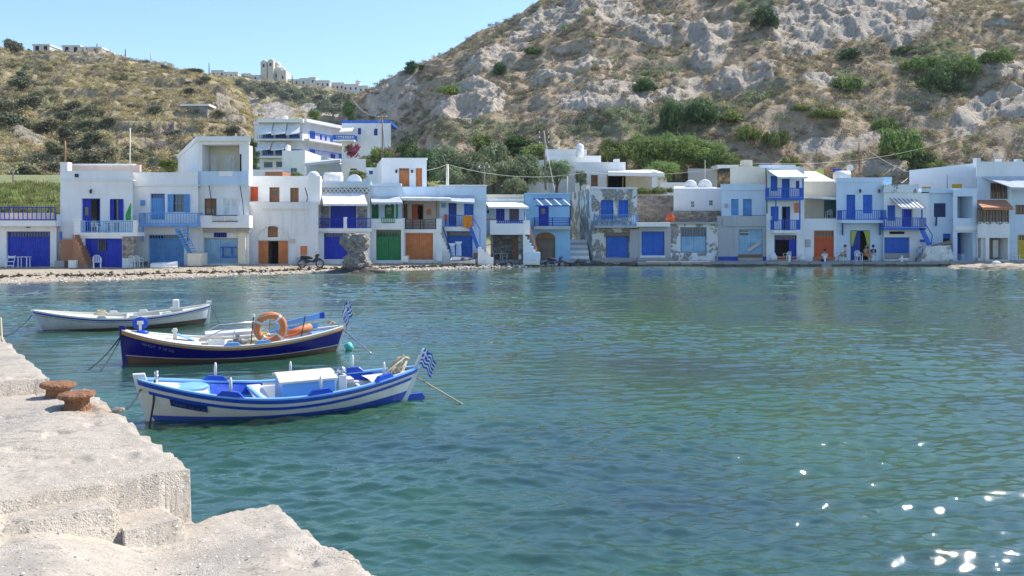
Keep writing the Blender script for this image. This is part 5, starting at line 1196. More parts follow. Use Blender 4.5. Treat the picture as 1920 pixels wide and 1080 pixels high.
# bushes and trees standing on the hills
def hillplant(hill, key, px, pyb, wpx, hpx, label, name='bush', cat='bush', group=None):
    if hill == 'rocky_hill' and hpx > 13: wpx *= 1.22; hpx *= 1.12
    plant(key, on_hill(hill, px, pyb)-Vector((0, 0, .3)), wpx, hpx, label, name, cat, group)
HG = 'green bushes on the rocky hill'
for (key, px, py, w_, h_, lb) in (
    ('bush', 1725, 135, 90, 28, 'long bright bush high on the right of the rocky hill'), ('darkbush', 1770, 175, 90, 55, 'dark hanging bush below the long bright bush'), ('bush', 1800, 150, 80, 44, 'big green bush right of the dark hanging bush'), ('bush', 1868, 122, 70, 30, 'green bush near the right edge of the hill'),
    ('bush', 1590, 170, 72, 30, 'round green bush alone in the middle of the scree'), ('darkbush', 1265, 240, 60, 52, 'dark bush on the left of the green gully'), ('darkbush', 1310, 232, 80, 45, 'dark wide bush in the green gully'), ('darkbush', 1215, 168, 60, 26, 'dark bush under the pale rock in mid hill'), ('darkbush', 933, 138, 40, 26, 'dark hanging bush on the pale left rocks'),
    ('bush', 1690, 300, 95, 60, 'large bright bush just above the blue house roofs'), ('bush', 1655, 245, 50, 30, 'green bush on the slope above the large bright bush'), ('darkbush', 1730, 318, 60, 40, 'dark bush right beside the large bright bush'), ('bush', 1455, 280, 60, 36, 'green bush above the cream block house'), ('brightbush', 1400, 262, 50, 34, 'bright bush left above the cream block house'),
    ('brightbush', 1545, 222, 60, 22, 'bright low bush on the golden knoll'), ('brightbush', 1500, 205, 34, 14, 'small bright tuft on the golden knoll'), ('darkbush', 1430, 50, 60, 38, 'dark bush patch beside the white cliff'), ('brightbush', 1360, 225, 80, 26, 'bright low bush on the slope above the trees'), ('brightbush', 1480, 318, 40, 30, 'yellow green bush beside the hillside cave'), ('brightbush', 1745, 318, 50, 28, 'yellowish bush at the lower right slope'),
    ('bush', 1563, 222, 40, 20, 'green bush in the middle of the golden knoll'), ('darkbush', 1600, 108, 60, 22, 'dark bush at the foot of the white cliff, left'), ('darkbush', 1690, 98, 50, 18, 'dark bush at the foot of the white cliff, right'), ('dark', 768, 138, 30, 26, 'pair of dark trees on the skyline'), ('dark', 790, 128, 20, 12, 'small dark tree on the skyline beside the pair'), ('brightbush', 840, 175, 60, 22, 'yellow green bush on the ledge above the caves'), ('darkbush', 1000, 98, 36, 14, 'dark bush near the skyline')):
    hillplant('rocky_hill', key, px, py, w_, h_, lb, group=HG)
LG = 'dark trees in the valley of the dry hillside'; k = 0
wh = ['leftmost', 'big', 'low', 'round', 'dense', 'small', 'wide', 'greyish', 'spreading', 'dark', 'lone', 'tall']
pl = ['near the left edge', 'in the upper gully', 'in the middle of the terraces', 'along the valley line', 'above the long parapet house', 'left of the antenna pole', 'behind the tower room house', 'under the ridge rocks']
rr = random.Random(3); used = set()
for (px, py, w_) in ((10, 205, 50), (40, 150, 40), (60, 205, 60), (20, 235, 70), (75, 188, 44), (95, 245, 60), (50, 250, 60), (120, 262, 60), (140, 205, 46), (170, 210, 44), (150, 282, 60), (120, 225, 50), (180, 262, 50), (130, 300, 50), (175, 300, 60), (205, 235, 40), (240, 205, 34), (290, 212, 44), (210, 288, 44), (250, 290, 50), (185, 215, 30), (355, 175, 30), (352, 158, 24), (300, 172, 20), (60, 122, 40), (45, 165, 60), (235, 152, 30), (270, 248, 40), (410, 215, 30), (440, 250, 40), (330, 255, 30), (440, 275, 30), (385, 150, 26), (310, 128, 22), (480, 165, 10), (165, 240, 40), (100, 290, 60)):
    if px > 470: continue
    lb = None
    while lb is None or lb in used: lb = '%s dark green tree %s of the dry hillside' % (rr.choice(wh), rr.choice(pl))
    used.add(lb); hillplant('dry_hillside', 'far', px, py, w_*.88, w_*.50, lb, 'tree', 'tree', LG)
for (px, py, w_, h_, lb) in ((22, 98, 40, 30, 'tallest tree cluster on the left hilltop skyline'), (32, 98, 20, 26, 'dark narrow tree in the hilltop cluster'), (56, 97, 12, 10, 'small dark tree beside the white hilltop farmhouse'), (370, 132, 50, 14, 'dark clump on the skyline left of town')): hillplant('dry_hillside', 'far', px, py, w_, h_, lb, 'tree', 'tree')
for (px, py, w_, h_, lb) in ((15, 355, 60, 30, 'low tree above the reed bed at the left edge'), (50, 330, 60, 26, 'grey green bush on the near mound'), (100, 325, 40, 30, 'dark bush on the right of the near mound'), (60, 350, 80, 24, 'bright bushes on the foot of the near mound'), (100, 350, 50, 24, 'grey bush behind the reed bed right')): hillplant('near_mound', 'far', px, py, w_, h_, lb)
for (px, py, w_, lb) in ((500, 168, 34, 'round distant tree right under the church left tower'), (515, 176, 34, 'dark distant tree below the church, second row'), (530, 185, 36, 'large distant tree low on the slope below the church'), (545, 178, 30, 'bushy distant tree right below the church apse'), (560, 188, 36, 'wide distant tree at the bottom right of the church trees'), (570, 172, 24, 'small distant tree touching the small white ridge house'),
    (450, 166, 34, 'dark distant tree below the pale terraced house'), (470, 175, 30, 'low distant tree between the terraced house and the cliff'), (425, 175, 26, 'distant tree on the cliff edge, the second from the left'), (415, 180, 28, 'leftmost distant tree on the cliff edge'), (610, 205, 40, 'lower left distant tree in the valley right of the church'), (640, 195, 44, 'widest distant tree below the large pale block'),
    (625, 215, 50, 'lowest distant tree in the far valley'), (660, 205, 36, 'distant tree below the round tower near the rocky hill'), (600, 188, 24, 'small distant tree below the wide pale house'), (485, 185, 30, 'distant tree on top of the pale cliff'), (520, 160, 20, 'small distant tree touching the church wall'), (655, 188, 30, 'upper distant tree just below the round tower')):
    hillplant('far_ridge', 'far', px, py, w_, w_*.6, lb, 'tree', 'tree', 'distant trees below the ridge town')

# scrub: thousands of small clumps spread over the hills by instancing
def scatter(name, pts, scl, mesh, mat_label, seed):
    me = bpy.data.meshes.new(name); me.from_pydata([tuple(p) for p in pts], [], []); me.update()
    a = me.attributes.new('scl', 'FLOAT', 'POINT'); a.data.foreach_set('value', np.asarray(scl, dtype=np.float32))
    o = bpy.data.objects.new(name, me); COL.objects.link(o); tag(o, kind='stuff')
    src = bpy.data.objects.new(name+'_clump', mesh)
    ng = bpy.data.node_groups.new(name, 'GeometryNodeTree')
    ng.interface.new_socket('Geometry', in_out='INPUT', socket_type='NodeSocketGeometry'); ng.interface.new_socket('Geometry', in_out='OUTPUT', socket_type='NodeSocketGeometry')
    N = ng.nodes; gi = N.new('NodeGroupInput'); go = N.new('NodeGroupOutput'); ip = N.new('GeometryNodeInstanceOnPoints'); ob = N.new('GeometryNodeObjectInfo'); ob.inputs['Object'].default_value = src
    at = N.new('GeometryNodeInputNamedAttribute'); at.data_type = 'FLOAT'; at.inputs['Name'].default_value = 'scl'
    rv = N.new('FunctionNodeRandomValue'); rv.data_type = 'FLOAT_VECTOR'; rv.inputs[0].default_value = (-.2, -.2, 0); rv.inputs[1].default_value = (.2, .2, 6.28); rv.inputs['Seed'].default_value = seed
    ng.links.new(gi.outputs[0], ip.inputs['Points']); ng.links.new(ob.outputs['Geometry'], ip.inputs['Instance']); ng.links.new(at.outputs[0], ip.inputs['Scale']); ng.links.new(rv.outputs[0], ip.inputs['Rotation']); ng.links.new(ip.outputs[0], go.inputs[0])
    md = o.modifiers.new('scatter', 'NODES'); md.node_group = ng
    return o
def clump(lmat, n, size, seed): return crown_mesh('scrub_clump', [(0, 0, .25, .5), (.35, .1, .18, .34), (-.3, .2, .2, .36), (.05, -.35, .15, .33)], n, size, lmat, seed)
def hill_points(hill, n, seed, dens):
    h = HILLS[hill]; rg = np.random.default_rng(seed); nu, nv = h['X'].shape
    m = 6; i = rg.integers(0, nu-1, n*m); j = rg.integers(0, nv-1, n*m); a = rg.random(n*m); b = rg.random(n*m)
    def q(f): F = h[f]; return F[i, j]*(1-a)*(1-b)+F[i+1, j]*a*(1-b)+F[i, j+1]*(1-a)*b+F[i+1, j+1]*a*b
    X, Y, Z, rk, gr, px, py = [q(f) for f in ('X', 'Y', 'Z', 'rock', 'green', 'px', 'py')]
    # area weight so that clumps are even over the ground, thinned on bare rock
    dz = h['Z'][i, j+1]-h['Z'][i, j]; dy = np.abs(h['Y'][i, j+1]-h['Y'][i, j])+.05; steep = np.abs(dz)/dy
    area = (np.abs(h['X'][i+1, j]-h['X'][i, j])+.05)*np.hypot(dz, dy); area /= np.percentile(area, 95)
    cl = .45+.75*sstep(-.35, .4, fbm(X, Y, Z, 7, 3, seed+2))
    keep = rg.random(n*m) < dens(rk, gr, steep, px, py)*np.clip(area, 0, 1)*cl
    idx = np.nonzero(keep)[0][:n]; return np.stack([X, Y, Z], 1)[idx], rk[idx], gr[idx], rg
cg = clump(L_GREY, 130, .085, 31); cd = clump(L_GOLD, 130, .08, 32); cn = clump(L_OLIVE, 130, .09, 33); cf = clump(L_FAR, 90, .12, 34)
for hill, sets in (('rocky_hill', ((cg, 12000, 'grey_scrub', .95, lambda r, g, s, x, y: np.clip(1-.7*r, .05, 1)*(1-.35*g)*np.clip(1.6-s*.8, .1, 1)), (cd, 8500, 'golden_scrub', .85, lambda r, g, s, x, y: np.clip(1-1.1*r, .03, 1)*np.clip(1.5-s*.8, .1, 1)*(.18+.82*sstep(1300, 1560, x+.5*y))), (cn, 3800, 'green_scrub', 1.2, lambda r, g, s, x, y: np.clip(1-1.1*r, .02, 1)*(.12+.88*g)))),
                   ('dry_hillside', ((cd, 9000, 'dry_grass_tufts', 1.25, lambda r, g, s, x, y: np.clip(1-.8*r, .1, 1)*np.where(x > -80, 1, .5)), (cf, 2200, 'dark_scrub', 1.3, lambda r, g, s, x, y: (.10+.75*g)*np.where(x > -80, 1, .5)), (cg, 2000, 'grey_tufts', 1.3, lambda r, g, s, x, y: np.where(x > -80, .8, .4)))),
                   ('near_mound', ((cd, 2600, 'mound_grass_tufts', .8, lambda r, g, s, x, y: np.clip(1-.9*r, .1, 1)*np.where(x > -40, 1, .5)), (cn, 900, 'mound_green_scrub', .9, lambda r, g, s, x, y: (.1+.9*g)*np.where(x > -40, 1, .5)))),
                   ('far_ridge', ((cd, 3000, 'ridge_dry_scrub', 2.6, lambda r, g, s, x, y: np.clip(1-r, .05, 1)), (cf, 2600, 'ridge_green_scrub', 3.0, lambda r, g, s, x, y: (.08+.6*g)*np.clip(1-r, .05, 1))))):
    for k, (cm, n, nm, sc, dn) in enumerate(sets):
        pts, rk, gr, rg = hill_points(hill, n, 100+k*7+len(hill), dn)
        scatter(nm, pts, sc*(.4+1.0*rg.random(len(pts))**1.6), cm, nm, k+5)
# reed bed behind the terrace house at the far left
V, F = [], []; rg = random.Random(9); Vr = []
for i in range(110):
    x = rg.uniform(-.6, .6); y = rg.uniform(-.6, .6); hh = rg.uniform(1.6, 2.7); a = rg.uniform(0, 6.28); wd = .05; dx, dy = math.cos(a)*wd, math.sin(a)*wd; lx, ly = rg.uniform(-.5, .5), rg.uniform(-.5, .5)
    Vr += [(x-dx, y-dy, 0), (x+dx, y+dy, 0), (x+dx*.7+lx*.5, y+dy*.7+ly*.5, hh*.75), (x-dx*.7+lx*.5, y-dy*.7+ly*.5, hh*.75)]
Fr = np.arange(len(Vr)).reshape(-1, 4); reed = mesh_np('reed_clump', Vr, Fr, leaf_mat('reed_leaves', (.20, .24, .06), (.34, .36, .11), (.42, .40, .16)), False)
rp = []; rsc = []
for i in range(1000):
    Y = 72+14*rg.random(); X = fX(rg.uniform(-330, 126), Y); rp.append((X, Y, max(gz(X, Y), fZ(392, Y)-.6)-.3-(0.0))); rsc.append(rg.uniform(.45, .75))
scatter('reed_bed', rp, rsc, reed, 'reeds', 3)
# ------------------------------------------------------------------ boats
def gloss(key, c, rough=.3, wear=.3, dirt=(.35, .30, .25)):
    m = NT(key); c = tuple(c)
    tc = m.pos
    col = m.mix(m.ramp(m.noise(1.6, 5), [(.3, 0.0), (.7, 1.0)]), tuple(x*.88 for x in c), tuple(min(1, x*1.06) for x in c))
    st = m.noise(1.0, 6, .7, m.mapv((9, 9, 1.1)))
    col = m.mix(m.math('MULTIPLY', m.ramp(st, [(.56, 0.0), (.72, 1.0)]), wear), col, dirt)
    col = m.mix(m.math('MULTIPLY', m.ramp(m.noise(26, 5, .7), [(.62, 0.0), (.7, 1.0)]), wear), col, tuple(x*.55 for x in c))
    col = m.mix(m.math('MULTIPLY', m.ramp(m.math('MULTIPLY_ADD', m.noise(5, 4), .16, m.sep()[2]), [(.14, .55), (.26, 0.0)]), wear), col, (.30, .29, .20))
    m.col(col); m.rough(m.ramp(m.noise(9, 3), [(.3, max(.08, rough-.1)), (.7, rough+.12)])); m.nrm(m.bump(m.noise(2.2, 3), .006))
    m.b.inputs['Specular IOR Level'].default_value = .4; return m.mat
BW = gloss('boat_white_paint', (.74, .73, .70), .35, .3, (.50, .44, .36)); BWR = gloss('rust_streaked_white_paint', (.70, .68, .64), .4, .7, (.42, .27, .13))
BB = gloss('boat_blue_paint', (.012, .075, .50), .35, .25, (.05, .12, .35)); BLB = gloss('boat_light_blue_paint', (.19, .42, .78), .45, .3, (.3, .4, .55))
BN = gloss('boat_navy_paint', (.010, .010, .20), .16, .12, (.02, .03, .16)); BO = gloss('varnished_ochre_rail', (.50, .26, .10), .4, .4, (.32, .20, .10))
BR = gloss('antifouling_red', (.16, .035, .02), .6, .6, (.12, .10, .06)); BC = gloss('boat_cream_paint', (.72, .68, .58), .5, .3, (.5, .44, .34)); BRD = gloss('antifouling_maroon', (.10, .03, .025), .6, .6, (.06, .05, .04))
ROPE = paint('rope_fibre', (.50, .42, .28), .9, .5, (.3, .25, .15)); DROPE = paint('dark_wet_rope', (.03, .04, .05), .8, .3); STEEL = plain('stainless_steel', (.6, .6, .6), .25, 1)
class Boat:
    """double ended wooden boat: local x from the left end to the right end, z up from the water"""
    def __init__(s, label, left, right, beam, zl, zm, zr, name='wooden_boat', rakeL=.12, rakeR=.12, cat='boat'):
        L, Rr = Vector(left), Vector(right); s.L = (Rr-L).length; ang = math.atan2(Rr.y-L.y, Rr.x-L.x)
        s.r = thing(name, label, cat, (L.x, L.y, 0)); s.r.rotation_euler.z = ang; ORG[s.r.name] = Vector((0, 0, 0))
        s.beam, s.zl, s.zm, s.zr, s.rl, s.rr = beam, zl, zm, zr, rakeL, rakeR
    def hb(s, t): return s.beam/2*(max(0, 1-abs(2*t-1)**2.3))**.78*(1-.0*t)+.028
    def sheer(s, t): return s.zm+(s.zl-s.zm)*max(0, 1-t*2)**1.9+(s.zr-s.zm)*max(0, t*2-1)**1.9
    def keel(s, t): return -.28+.10*abs(2*t-1)**4
    def x(s, t, z):            # raked ends
        k = z/.7; return t*s.L-(1-t)**6*s.rl*k+t**6*s.rr*k
    def side(s, t, z, off=0):
        zs, zk = s.sheer(t), s.keel(t); q = min(1, max(0, (z-zk)/(zs-zk))); fl = .34+.5*abs(2*t-1)**1.5
        return max(s.hb(t)*q**fl*(.93+.07*q), .02)+off
    def strip(s, name, za, zb, mat, off=0, thick=0, t0=0, t1=1, n=56, rows=5, sides=(-1, 1), cap=True):
        mb = MB()
        for sg in sides:
            for i in range(n):
                ta, tb = t0+(t1-t0)*i/n, t0+(t1-t0)*(i+1)/n
                A, B_ = [], []
                for (t, lst) in ((ta, A), (tb, B_)):
                    a, b = za(t), zb(t)
                    for k in range(rows+1): z = a+(b-a)*k/rows; lst.append(Vector((s.x(t, z), sg*s.side(t, z, off), z)))
                for k in range(rows):
                    q = (A[k], B_[k], B_[k+1], A[k+1]); mb.quad(*(q if sg < 0 else q[::-1]))
                if thick:
                    def inn(v, t): return Vector((v.x, v.y-sg*min(thick, abs(v.y)), v.z))
                    q = (A[-1], B_[-1], inn(B_[-1], tb), inn(A[-1], ta)); mb.quad(*(q if sg < 0 else q[::-1]))
                    q = (inn(A[0], ta), inn(B_[0], tb), B_[0], A[0]); mb.quad(*(q if sg < 0 else q[::-1]))
        o = mb.build(name, mat, s.r)
        bm = bmesh.new(); bm.from_mesh(o.data); bmesh.ops.remove_doubles(bm, verts=bm.verts, dist=.0008); bm.to_mesh(o.data); bm.free()
        o.data.shade_smooth(); o.data.set_sharp_from_angle(angle=R(40)); return o
    def shell(s, wl, mats, inner, floor=.02, railw=.075, railh=.05, rail=BLB):
        hullm, botm = mats
        s.strip('bottom_paint', s.keel, wl, botm, rows=6); s.hull = s.strip('hull', wl, s.sheer, hullm, rows=8)
        s.strip('inner_planking', lambda t: min(floor, s.sheer(t)-.2), lambda t: s.sheer(t)-.005, inner, off=-.035, t0=.03, t1=.97, rows=4)
        # gunwale cap
        mb = MB(); n = 60
        for sg in (-1, 1):
            for i in range(n):
                r = []
                for t in (i/n, (i+1)/n):
                    z = s.sheer(t); yo = s.side(t, z, .028); yi = max(yo-railw-.02, .004); x = s.x(t, z)
                    r.append([(x, sg*yo, z-railh*.5), (x, sg*yo, z+railh*.5), (x, sg*yi, z+railh*.5), (x, sg*yi, z-railh*.5)])
                a, b = r
                for k in range(4):
                    q = (a[k], b[k], b[(k+1) % 4], a[(k+1) % 4]); mb.quad(*(q[::-1] if sg < 0 else q))
        mb.build('gunwale', rail, s.r)
        # floor
        mb = MB()
        for i in range(40):
            ta, tb = .04+.92*i/40, .04+.92*(i+1)/40; ya, yb = s.side(ta, floor)-.02, s.side(tb, floor)-.02
            mb.quad((s.x(ta, 0), -ya, floor), (s.x(tb, 0), -yb, floor), (s.x(tb, 0), yb, floor), (s.x(ta, 0), ya, floor))
        mb.build('floor_boards', inner, s.r)
    def deck(s, t0, t1, dz, mat, name='deck', bulk=None, th=.03, floor=.02):
        mb = MB(); n = 14
        for i in range(n):
            ta, tb = t0+(t1-t0)*i/n, t0+(t1-t0)*(i+1)/n; za, zb = s.sheer(ta)+dz, s.sheer(tb)+dz; ya, yb = max(s.side(ta, za)-.03, .01), max(s.side(tb, zb)-.03, .01)
            c = .03
            mb.quad((s.x(ta, za), -ya, za), (s.x(tb, zb), -yb, zb), (s.x(tb, zb), 0, zb+c), (s.x(ta, za), 0, za+c)); mb.quad((s.x(ta, za), 0, za+c), (s.x(tb, zb), 0, zb+c), (s.x(tb, zb), yb, zb), (s.x(ta, za), ya, za))
        if bulk:
            t = t1 if bulk == 'r' else t0; z = s.sheer(t)+dz; y = s.side(t, z)-.03; y2 = s.side(t, floor)-.03; x = s.x(t, z)
            mb.quad((x, -y2, floor), (x, y2, floor), (x, y, z), (x, -y, z))
        return mb.build(name, mat, s.r)
    def bench(s, t0, t1, z, mat, name='bench', th=.035):
        y = min(s.side(t0, z), s.side(t1, z))-.03; x0, x1 = s.x(t0, z), s.x(t1, z); mb = MB(); mb.box(x0, x1, -y, y, z-th, z); return mb.build(name, mat, s.r, bevel=.006)
    def sidebench(s, t0, t1, z, w, mat, sg, name='side_bench', front=None, floor=.02):
        mb = MB(); n = 10
        for i in range(n):
            ta, tb = t0+(t1-t0)*i/n, t0+(t1-t0)*(i+1)/n; ya, yb = s.side(ta, z)-.03, s.side(tb, z)-.03
            q = [(s.x(ta, z), sg*ya, z), (s.x(tb, z), sg*yb, z), (s.x(tb, z), sg*(yb-w), z), (s.x(ta, z), sg*(ya-w), z)]
            fa, fb_ = min(ya-w, s.side(ta, floor)-.05), min(yb-w, s.side(tb, floor)-.05); q2 = [(s.x(ta, z), sg*(ya-w), z), (s.x(tb, z), sg*(yb-w), z), (s.x(tb, z), sg*fb_, floor), (s.x(ta, z), sg*fa, floor)]
            mb.quad(*(q if sg < 0 else q[::-1])); mb.quad(*(q2 if sg < 0 else q2[::-1]))
        return mb.build(name, mat, s.r)
    def stem(s, left, mat, top, w=.05, depth=.13, name='stem_post'):
        mb = MB(); t = 0 if left else 1; sg = -1 if left else 1; zk = -.2; zt = s.sheer(t)
        def px(z): return s.x(t, z)
        a0, a1 = px(zk), px(zt+top)
        pts = [(px(z), z) for z in (zk, 0, .2, .4, zt, zt+top)]
        out = [(x+sg*.045, z) for x, z in pts]; inn = [(x-sg*depth*.55, z) for x, z in pts[::-1]]
        poly = out+inn
        if left: poly = poly[::-1]
        mb.prism(poly, -w, w); return mb.build(name, mat, s.r, bevel=.012)
    def thole(s, t, sg, base, pin, h=.22, L=.42, bh=.075):
        z = s.sheer(t)+.025; y = sg*(s.side(t, s.sheer(t))-.03); x = s.x(t, z); dx = s.L*.01; y2 = sg*(s.side(t+.02, s.sheer(t))-.03); ang = math.atan2(y2-y, s.x(t+.02, z)-x)
        dzt = (s.sheer(t+.02)-s.sheer(t-.02))/(s.x(t+.02, z)-s.x(t-.02, z))
        u = Vector((math.cos(ang), math.sin(ang), dzt)).normalized(); v = Vector((-u.y, u.x, 0)).normalized()*.04; c = Vector((x, y, z))
        mb = MB(); a = [(-L/2, -.02), (L/2, -.02), (L/2*.55, bh), (-L/2*.55, bh)]
        A = [c+u*p+Vector((0, 0, q))-v for p, q in a]; B_ = [c+u*p+Vector((0, 0, q))+v for p, q in a]
        mb.hexa([A[0], A[1], B_[1], B_[0], A[3], A[2], B_[2], B_[3]]); blk = mb.build('oarlock_block', base, s.r, bevel=.006)
        if pin: mb = MB(); p = c+Vector((0, 0, bh-.02)); mb.tube([p, p+Vector((0, 0, h*.8)), p+Vector((0, 0, h))], [.027, .024, .012], 8); mb.build('thole_pin', pin, s.r, smooth=True)
        return blk
    def text(s, body, t, z, size, mat, tilt=0, dirx=1, gap=.012):
        cu = bpy.data.curves.new('lettering', 'FONT'); cu.body = body; cu.size = size; cu.extrude = .001; tmp = bpy.data.objects.new('t', cu); COL.objects.link(tmp)
        dg = bpy.context.evaluated_depsgraph_get(); me = bpy.data.meshes.new_from_object(tmp.evaluated_get(dg)); bpy.data.objects.remove(tmp)
        for v in me.vertices:                       # wrap the letters on the near side of the hull
            tt = t+v.co.x/s.L; zz = z+v.co.y+tilt*v.co.x; v.co = (s.x(tt, zz), -(s.side(tt, zz)+gap), zz)
        me.materials.clear(); me.materials.append(mat); return link_mesh('lettering', me, s.r)
LETT = plain('lettering_white', (.72, .74, .78), .5)
def flag_mesh(w, h, seed=0, nx=24, ny=18, droop=.5):
    V = []; F = []; M = []
    for i in range(nx+1):
        for j in range(ny+1):
            u, v = i/nx, j/ny
            V.append((u*w*(1-.25*droop), .09*w*math.sin(u*9+v*1.5+seed)*u, -h+v*h-u*u*w*.55*droop+.02*math.sin(u*14+seed)))
    for i in range(nx):
        for j in range(ny):
            a = i*(ny+1)+j; F.append((a, a+ny+1, a+ny+2, a+1)); u, v = (i+.5)/nx, (j+.5)/ny; st = int(v*9)
            m = 0 if st % 2 == 0 else 1
            if u < .37 and v > 4/9: m = 1 if (abs(u-.185) < .04 or abs(v-(4/9+5/18)) < .056) else 0
            M.append(m)
    return V, F, M
FB = paint('flag_blue', (.02, .08, .45), .8, .05, spec=.1); FW = paint('flag_white', (.78, .79, .80), .8, .05, spec=.1)
def add_flag(b, base, top, w, h, seed, droop, rotz, nm='flagpole', flip=0):
    mb = MB(); mb.tube([base, top], .012, 8); pole = mb.build(nm, STEEL if seed else WPAINT, b.r)
    V, F, M = flag_mesh(w, h, seed, droop=droop); mt = Matrix.Translation(Vector(top))@Matrix.Rotation(rotz, 4, 'Z')@Matrix.Rotation(flip, 4, 'Y')
    me = bpy.data.meshes.new('flag'); me.from_pydata([tuple(mt@Vector(v)) for v in V], [], F); me.update(); me.materials.append(FB); me.materials.append(FW); me.polygons.foreach_set('material_index', M); me.shade_smooth()
    link_mesh('flag', me, pole)
def rope(name, label, pts, r, mat, sag=.0, group=None):
    P_ = [Vector(p) for p in pts]; out = []
    for a, b in zip(P_[:-1], P_[1:]):
        for i in range(10): t = i/10; q = a.lerp(b, t); q.z -= sag*4*t*(1-t); out.append(q)
    out.append(P_[-1]); mb = MB(); mb.tube(out, r, 6); o = mb.build(name, mat, None, smooth=True, loc=P_[0]); tag(o, label, 'rope', group); return o

# --- near boat, white with blue trim
B1 = Boat('near white wooden boat with blue rails and square blue engine box', (-5.93, 13.95, 0), (-1.98, 15.62, 0), 1.75, .72, .39, .62, rakeL=.18, rakeR=.30)
B1.shell(lambda t: .10+.03*abs(2*t-1)**3+.14*max(0, t-.74)*2.2, (BW, BB), BLB, floor=.0, rail=BLB, railw=.085, railh=.03)
def off_strip(b, name, d0, d1, mat, off=.03, t0=.0, t1=1.0): return b.strip(name, lambda t: b.sheer(t)-d1, lambda t: b.sheer(t)-d0, mat, off=off, thick=.03, rows=1, t0=t0, t1=t1)
off_strip(B1, 'rub_rail', .008, .082, BB, .034); off_strip(B1, 'lower_rub_rail', .15, .20, BB, .022, .025, .985)
B1.stem(True, BW, .09, w=.055, depth=.26); B1.stem(False, BW, .22, w=.045, depth=.12, name='stern_post')
B1.deck(.02, .215, -.045, BC, 'fore_deck', bulk='r', floor=0)
mb = MB(); mb.lathe((B1.x(.155, .6), .02, B1.sheer(.155)-.045), [(.01, .0), (.30, .0), (.31, .035), (.28, .055), (.02, .06)], 24); o = mb.build('hatch_lid', BLB, B1.r, smooth=False); o.data.transform(Matrix.Translation((0, 0, 0)))
B1.bench(.375, .43, .36, BW); B1.bench(.80, .835, .33, BW)
B1.sidebench(.22, .38, .18, .16, BLB, 1); B1.sidebench(.22, .38, .18, .16, BLB, -1); B1.sidebench(.42, .53, .33, .12, BW, 1)
B1.deck(.83, .98, -.06, BC, 'stern_deck'); B1.sidebench(.70, .86, .36, .20, BW, 1); B1.sidebench(.70, .84, .34, .16, BC, -1)
# blue wash boards on the far side
for (a, b_, m) in ((.235, .44, BB), (.44, .50, BW), (.70, .755, BW), (.755, .87, BB)): B1.strip('wash_board', lambda t: B1.sheer(t)-.20, lambda t: B1.sheer(t)-.02, m, off=-.05, t0=a, t1=b_, sides=(1,), rows=1)
# engine box
xa, xb = B1.x(.475, .4), B1.x(.685, .4); mb = MB(); mb.hexa([(xa, -.46, 0), (xb, -.46, 0), (xb, .42, 0), (xa, .42, 0), (xa+.02, -.44, .56), (xb, -.44, .59), (xb, .40, .60), (xa+.02, .40, .57)]); eb = mb.build('engine_box', BLB, B1.r, bevel=.015)
mb = MB(); pr = [(-.50, .555), (-.25, .60), (0, .625), (.22, .615), (.47, .57)]
for (y0, z0), (y1, z1) in zip(pr[:-1], pr[1:]):
    mb.hexa([(xa-.03, y0, z0), (xb+.03, y0, z0+.02), (xb+.03, y1, z1+.02), (xa-.03, y1, z1), (xa-.03, y0, z0+.035), (xb+.03, y0, z0+.055), (xb+.03, y1, z1+.055), (xa-.03, y1, z1+.035)])
mb.build('lid', BC, eb)
x = xb+.12; mb = MB(); mb.box(x-.05, x+.09, -.36, -.16, 0, .62); mb.build('tiller_post', BW, B1.r, bevel=.012); mb = MB(); mb.ball((x+.02, -.26, .68), .085, 12); mb.build('post_knob', STEEL, B1.r, smooth=True)
mb = MB(); mb.box(xb+.04, xb+.42, .02, .34, .40, .48); mb.build('locker', BW, B1.r, bevel=.01)
mb = MB(); mb.beam((B1.x(.40, .3), -.74, .37), (B1.x(.375, .3), .5, .37), .05); mb.build('thwart_trim', BLB, B1.r)
for (t, sg) in ((.285, -1), (.61, -1), (.86, -1), (.255, 1), (.555, 1), (.80, 1)): B1.thole(t, sg, BB, BW, h=.25 if sg > 0 else .24, L=.46)
# bow cleat and name board
mb = MB(); c = Vector((B1.x(.055, .7), -.05, B1.sheer(.05))); mb.tube([c, c+Vector((0, 0, .12))], .03, 8); mb.ball(c+Vector((0, 0, .15)), .04, 8); mb.build('cleat', STEEL, B1.r, smooth=True)
B1.strip('name_board', lambda t: B1.sheer(t)-.315+.10*0, lambda t: B1.sheer(t)-.205, gloss('name_board_blue', (.01, .035, .20), .4, .2), off=.028, thick=.03, t0=.085, t1=.205, rows=2, sides=(-1,))
B1.text('ΛΕΜΒ. ΜΗΛ.420', .092, B1.sheer(.092)-.285, .068, plain('lettering_blue', (.16, .26, .52), .5), tilt=-.28, gap=.034)
# rudder, propeller, flag, ropes on the stern
xr = B1.x(1, 0); mb = MB(); mb.prism([(xr-.52, -.10), (xr-.05, .13), (xr+.34, .14), (xr+.40, .07), (xr+.38, -.05), (xr-.1, -.30), (xr-.5, -.35)], -.035, .035); mb.build('rudder', BB, B1.r, bevel=.01)
mb = MB(); c = Vector((xr-.1, -.05, -.02))
for k in range(3): a = k*2.09+.4; mb.sheet([c+Vector((0, .02, 0)), c+Vector((.03, math.cos(a)*.06, math.sin(a)*.06)), c+Vector((.02, math.cos(a)*.13, math.sin(a)*.13)), c+Vector((-.03, math.cos(a+.5)*.12, math.sin(a+.5)*.12))], .01)
mb.cyl(c-Vector((0, 0, .02)), .03, .05, 8); mb.build('propeller', plain('bronze', (.55, .42, .22), .35, 1), B1.r)
add_flag(B1, (B1.x(.985, .7), -.05, .66), (B1.x(1, .7)+.06, -.10, .96), .38, .30, 0, 1.0, R(-16), flip=R(18))
